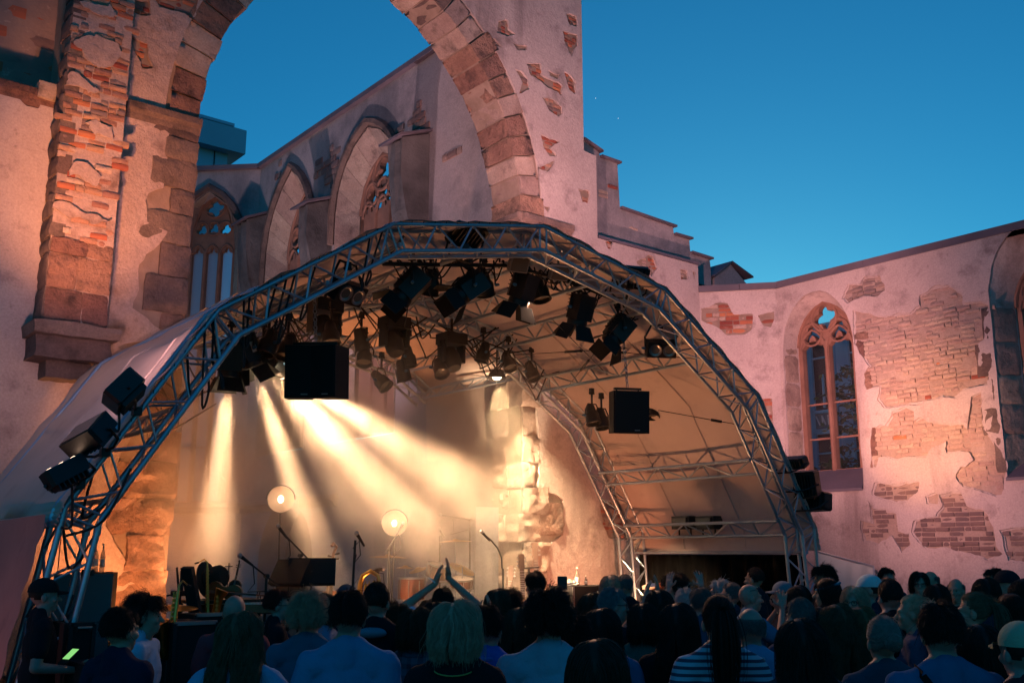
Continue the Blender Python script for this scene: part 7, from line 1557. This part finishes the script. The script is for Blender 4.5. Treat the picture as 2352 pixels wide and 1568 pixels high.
p(1918, 1418, 6.8, -15, 'f', 'down', 'bob', DK, (.30, .22, .40), 'person in lilac top beside the brown wavy hair')
p(1954, 1413, 5.9, -25, 'f', 'down', 'long_wavy', (.10, .055, .03), (.06, .05, .06), 'woman with wavy chestnut hair turned a little left')
p(1980, 1378, 8.8, 0, 'f', 'down', 'long', DK, BLK, 'dark head below the tarpaulin edge')
p(2001, 1371, 7.9, -140, 'f', 'down', 'long', GB, (.12, .08, .08), 'smiling woman with glasses and ash hair facing left', extra=('glasses',))
p(2034, 1344, 8.5, -75, 'm', 'down', 'short', DK, (.03, .03, .04), 'person in white baseball cap facing left below the tarpaulin', extra=(('cap', (.50, .56, .58)),))
p(2078, 1330, 12.3, 165, 'm', 'down', 'short', DK, (.05, .05, .06), 'dark haired man with glasses at the back wall facing us', extra=('glasses',))
p(2083, 1359, 7.0, -5, 'm', 'down', 'crop', DK, BLK, 'man with cropped hair and blue arched lettering on black shirt', extra=('back_print',))
p(2153, 1338, 10.6, -160, 'f', 'down', 'bob', DK, (.16, .16, .18), 'woman with glasses and tied dark hair facing us by the wall', extra=('glasses',))
p(2178, 1334, 11.0, -120, 'm', 'down', 'fringe', GR, (.10, .10, .11), 'balding grey man facing left by the wall')
p(2238, 1351, 9.8, -140, 'm', 'down', 'fringe', GR, (.03, .03, .035), 'smiling balding man facing left by the wall')
p(2191, 1367, 8.0, 0, 'f', 'down', 'bob', DK, (.05, .04, .05), 'dark round head before the balding men')
p(2134, 1391, 6.7, -70, 'f', 'down', 'ponytail', BL, (.10, .09, .12), 'blond woman with tied hair in profile facing left')
p(2065, 1440, 4.8, 0, 'f', 'down', 'bun', (.24, .22, .19), (.045, .09, .11), 'woman with grey blond low bun and bare neck in dark teal top')
p(2008, 1420, 6.0, -20, 'f', 'down', 'long_wavy', (.20, .09, .04), (.06, .05, .05), 'woman with strawberry blond wavy hair left of the low bun')
p(2199, 1410, 4.2, 6, 'm', 'down', 'short', DK, (.05, .17, .27), 'man with short black hair and blue t-shirt in front on the right', extra=('strap',))
p(2278, 1385, 6.4, -60, 'f', 'clap_face', 'ponytail', LB, (.10, .10, .13), 'woman with light brown ponytail clapping near her face')
p(2306, 1352, 8.0, 0, 'f', 'down', 'bob', DK, (.05, .05, .06), 'large dark head right of the balding men')
p(2328, 1331, 10.4, -80, 'm', 'down', 'short', DK, (.06, .06, .07), 'man in profile facing left far right by the wall')
p(2355, 1334, 8.5, -85, 'm', 'down', 'short', DK, (.03, .03, .04), 'man in black cap facing left far right', extra=(('cap', (.012, .014, .02)),))
p(2365, 1388, 7.3, -75, 'f', 'down', 'long', DK, (.04, .04, .05), 'woman with black hair in profile near the right edge')
p(2392, 1354, 8.0, -20, 'f', 'down', 'long', DK, (.04, .04, .05), 'dark haired person cut by the right picture edge')
p(2289, 1459, 4.9, -5, 'f', 'clap_face', 'long', DK, (.03, .03, .035), 'woman with long black hair in front at the right, hands raised')
p(2386, 1452, 5.6, -10, 'm', 'down', 'short', DK, (.06, .03, .03), 'person in pale cap at the right picture edge', extra=(('cap', (.40, .42, .28)),))
bpy.data.scenes.remove(WS)
# things held in hands
c = depth(7.75, 1318 * .98, 1366 * .98); t = thing('phone', 'dark phone held up high to film the stage', 'phone', c); g = G(); M = Matrix.Rotation(-YAW, 3, 'Z'); g.box(c, (.075, .02, .105), M); g.build('body', M_black, t, smooth=False); g = G(); g.box(c + M @ Vector((-.012, -.002, -.085)), (.085, .02, .07), M @ Matrix.Rotation(.35, 3, 'Y')); g.build('flap', M_black, t, smooth=False)
c = depth(7.15, 162 * .98, 1538 * .98); t = thing('phone', 'phone with glowing green screen in the hand of the man in black', 'phone', c); M = Matrix.Rotation(-YAW - .5, 3, 'Z') @ Matrix.Rotation(-.9, 3, 'X'); g = G(); g.box(c, (.075, .012, .15), M); g.build('body', M_black, t, smooth=False); g = G(); g.box(c + M @ Vector((0, -.0075, .02)), (.066, .003, .10), M); g.build('screen', flat('phone_screen', (.05, .3, .1), .3, emit=(.35, .9, .25), estr=.8), t, smooth=False)
# ================================================================= the light of the lamps
def spot(p, target, col, power, size, blend=.6, rad=.08, name='lamp_light'):
    d = bpy.data.lights.new(name, 'SPOT'); d.energy = power; d.color = col; d.spot_size = R(size); d.spot_blend = blend; d.shadow_soft_size = rad
    o = bpy.data.objects.new(name, d); C.objects.link(o); o.location = p; o.rotation_euler = (Vector(target) - Vector(p)).to_track_quat('-Z', 'Y').to_euler(); return o
SALMON, ORANGE, AMBER, WARM = (1, .44, .41), (1, .33, .10), (1, .58, .30), (1, .60, .33)
for (c, aim), pw, sz in zip(BEAMS, (9500, 19000, 29000, 27000), (20, 15, 19, 20)):
    a = Vector(aim).normalized(); spot(c + a * .30, c + a * 4, WARM, pw, sz, 1.0, .07)
spot(JLC + Vector((0, 0, -.06)), (10.45, 12.6, 2.4), (1, .68, .36), 8000, 64, .9, .04)
a = Vector((.76, .10, -.60)).normalized(); p = BEAMS[2][0] + Vector((0, .12, .05)); spot(p + a * .3, p + a * 4, WARM, 7500, 42, 1.0, .08)  # wide spot without a fixture, added to fill the glow between the beams
# the can lamp that faces the audience gives heads and hands a warm edge
spot(BACKL + Vector((-.04, -.12, -.14)), (5.2, 4.8, 1.4), (1, .55, .36), 620, 100, 1.0, .06)
# floods on the trusses
spot(FLOODS[0][0] + Vector((-.15, .15, .12)), onY(12.5, 60, 560), SALMON, 90, 80, .9)
spot(FLOODS[0][0] + Vector((-.35, .0, .25)), (3.2, 10.8, 4.0), (1, .54, .56), 150, 80, 1.0)  # extra spot added beside the flood to lighten the left canopy fabric
spot(FLOODS[1][0] + Vector((-.15, .15, .12)), onY(12.3, 400, 300), SALMON, 620, 62, .9)
spot(FLOODS[2][0] + Vector((-.32, .2, .32)), onY(12.2, 222, 420), ORANGE, 2300, 34, .95)
spot(FLOODS[3][0] + Vector((.15, .02, .1)), onX(15.5, 1760, 760), SALMON, 900, 95, .9)
spot(FLOODS[4][0] + Vector((.18, .02, .05)), onX(15.9, 2130, 980), (1, .45, .20), 850, 50, 1.0)
spot(FLOODS[5][0] + Vector((.18, -.05, 0)), onX(15.9, 2130, 960), SALMON, 520, 125, .9)
spot(FLOODS[6][0] + Vector((0, .1, .12)), onY(12.5, 1200, 60), (1, .50, .46), 2100, 80, .9)
spot(FLOODS[7][0] + Vector((0, .1, .12)), onY(12.6, 1470, 520), SALMON, 1100, 110, .9)
# small floor lamps on the stage and in the choir, unseen: some assumed from the light, others added as fill or edge light
def added_floor_lamp(p, target, col, power, size, label):
    p = Vector(p); t = thing('added_floor_lamp', label, 'stage light', p, group='added floor lamps'); M = frame_of(Vector(target) - p); T = Matrix.Translation(p) @ M.to_4x4() @ Matrix.Rotation(-PI / 2, 4, 'X'); g = G(); g.lathe([(.001, -.14), (.07, -.13), (.10, 0), (.11, .08), (.10, .08), (.08, .0), (.001, -.02)], T, 14); g.build('body', M_black, t)
    g = G(); g.box((p.x, p.y, p.z - .14), (.22, .16, .02)); g.bar((p.x, p.y, p.z - .13), p, .015, 6); g.build('foot', M_black, t, smooth=False); a = (Vector(target) - p).normalized(); spot(p + a * .10, target, col, power, size, .8, .06)
added_floor_lamp((3.75, 10.9, .75), (4.2, 12.5, 2.8), ORANGE, 430, 100, 'assumed floor lamp at the left truss leg shining on the orange jamb')  # unseen lamp, assumed from the intense orange light on the left jamb
added_floor_lamp((9.55, 11.5, .75), (10.20, 12.55, 3.4), (1, .68, .40), 3000, 24, 'added second lamp at the foot of the bright stone jamb, shining up')  # unseen second source, added to brighten the upper part of the jamb
added_floor_lamp((5.5, 12.2, .75), (4.72, 12.42, 2.3), (1, .42, .16), 650, 66, 'added edge lamp inside the arch grazing the edge of the left jamb')  # unseen edge light, added to whiten the right edges of the stones
added_floor_lamp((6.2, 9.5, .75), (7.6, 10.6, 5.2), (1, .40, .16), 150, 110, 'added fill lamp left of the stage middle shining up at the roof')  # unseen warm fill, added for the underside of the fabric
added_floor_lamp((9.6, 9.6, .75), (9.9, 10.4, 5.0), (1, .40, .17), 260, 115, 'added fill lamp on the right half of the stage shining up at the roof')  # second unseen fill added under the canopy
added_floor_lamp((10.9, 10.1, .75), (11.1, 12.5, 2.0), (1, .31, .13), 330, 100, 'added fill lamp by the black case shining on the pink wall')  # third unseen fill, added to turn the wall orange
added_floor_lamp((-.6, 8.2, .2), (1.9, 10.2, 1.3), (1, .34, .30), 80, 100, 'assumed red floor lamp outside the canopy at the far left')  # unseen lamp outside the view, assumed and added to redden the side cloth
added_floor_lamp((7.6, 16.4, .75), (8.8, 12.9, 10.0), ORANGE, 1000, 44, 'assumed floor lamp in the choir shining up under the great arch')  # unseen lamp, assumed from the orange underside of the arch
added_floor_lamp((6.6, 17.2, .75), (10.6, 18.6, 10.0), (1, .62, .66), 3000, 64, 'added floor lamp in the choir shining on the side wall')  # unseen lamp, added to brighten the upper choir wall
added_floor_lamp((6.2, 18.5, .75), (9.6, 24.5, 10.5), (1, .60, .55), 800, 58, 'added floor lamp deep in the choir shining on the apse window')  # another unseen lamp, added to light the apse end
# ---------------------------------------------------------------- stage smoke
ms = bpy.data.materials.new('smoke'); ms.use_nodes = True; n = ms.node_tree.nodes; l = ms.node_tree.links; n.remove(n['Principled BSDF'])
pv = n.new('ShaderNodeVolumePrincipled'); pv.inputs['Color'].default_value = (.94, .86, .76, 1); pv.inputs['Anisotropy'].default_value = .25; l.new(pv.outputs[0], n['Material Output'].inputs['Volume'])
geo = n.new('ShaderNodeNewGeometry'); f, _ = noise_f(n, l, geo.outputs['Position'], 1.15, 7, .68, .43, .64)
f2, _ = noise_f(n, l, geo.outputs['Position'], .30, 2, .5, .35, .65)
sp = n.new('ShaderNodeSeparateXYZ'); l.new(geo.outputs['Position'], sp.inputs[0])
def rng(o, a, b, c, d):
    m = n.new('ShaderNodeMapRange'); m.interpolation_type = 'SMOOTHSTEP'
    for i, v in zip((1, 2, 3, 4), (a, b, c, d)): m.inputs[i].default_value = v
    l.new(o, m.inputs[0]); return m.outputs[0]
def mul(a, b, op='MULTIPLY'):
    m = n.new('ShaderNodeMath'); m.operation = op
    for i, v in enumerate((a, b)):
        if isinstance(v, (int, float)): m.inputs[i].default_value = v
        else: l.new(v, m.inputs[i])
    return m.outputs[0]
edge = mul(mul(rng(sp.outputs[0], 3.6, 4.4, 0, 1), rng(sp.outputs[0], 8.9, 10.0, 1, .06)), mul(rng(sp.outputs[2], 4.7, 3.9, .03, 1), mul(rng(sp.outputs[2], 1.3, 2.9, .10, 1), rng(sp.outputs[1], 15.4, 13.6, 0, 1))))
edge = mul(edge, rng(sp.outputs[1], 9.3, 10.2, 0, 1))
SMOKE = .8
dens = mul(mul(edge, mul(mul(f, f2), .85, 'MULTIPLY')), SMOKE); dens = mul(dens, mul(edge, .050), 'ADD')
l.new(dens, pv.inputs['Density'])
g = G(); g.box((7.25, 12.45, 3.0), (7.9, 6.3, 4.75)); o = g.build('stage_smoke', ms, None, smooth=False); o['kind'] = 'stuff'
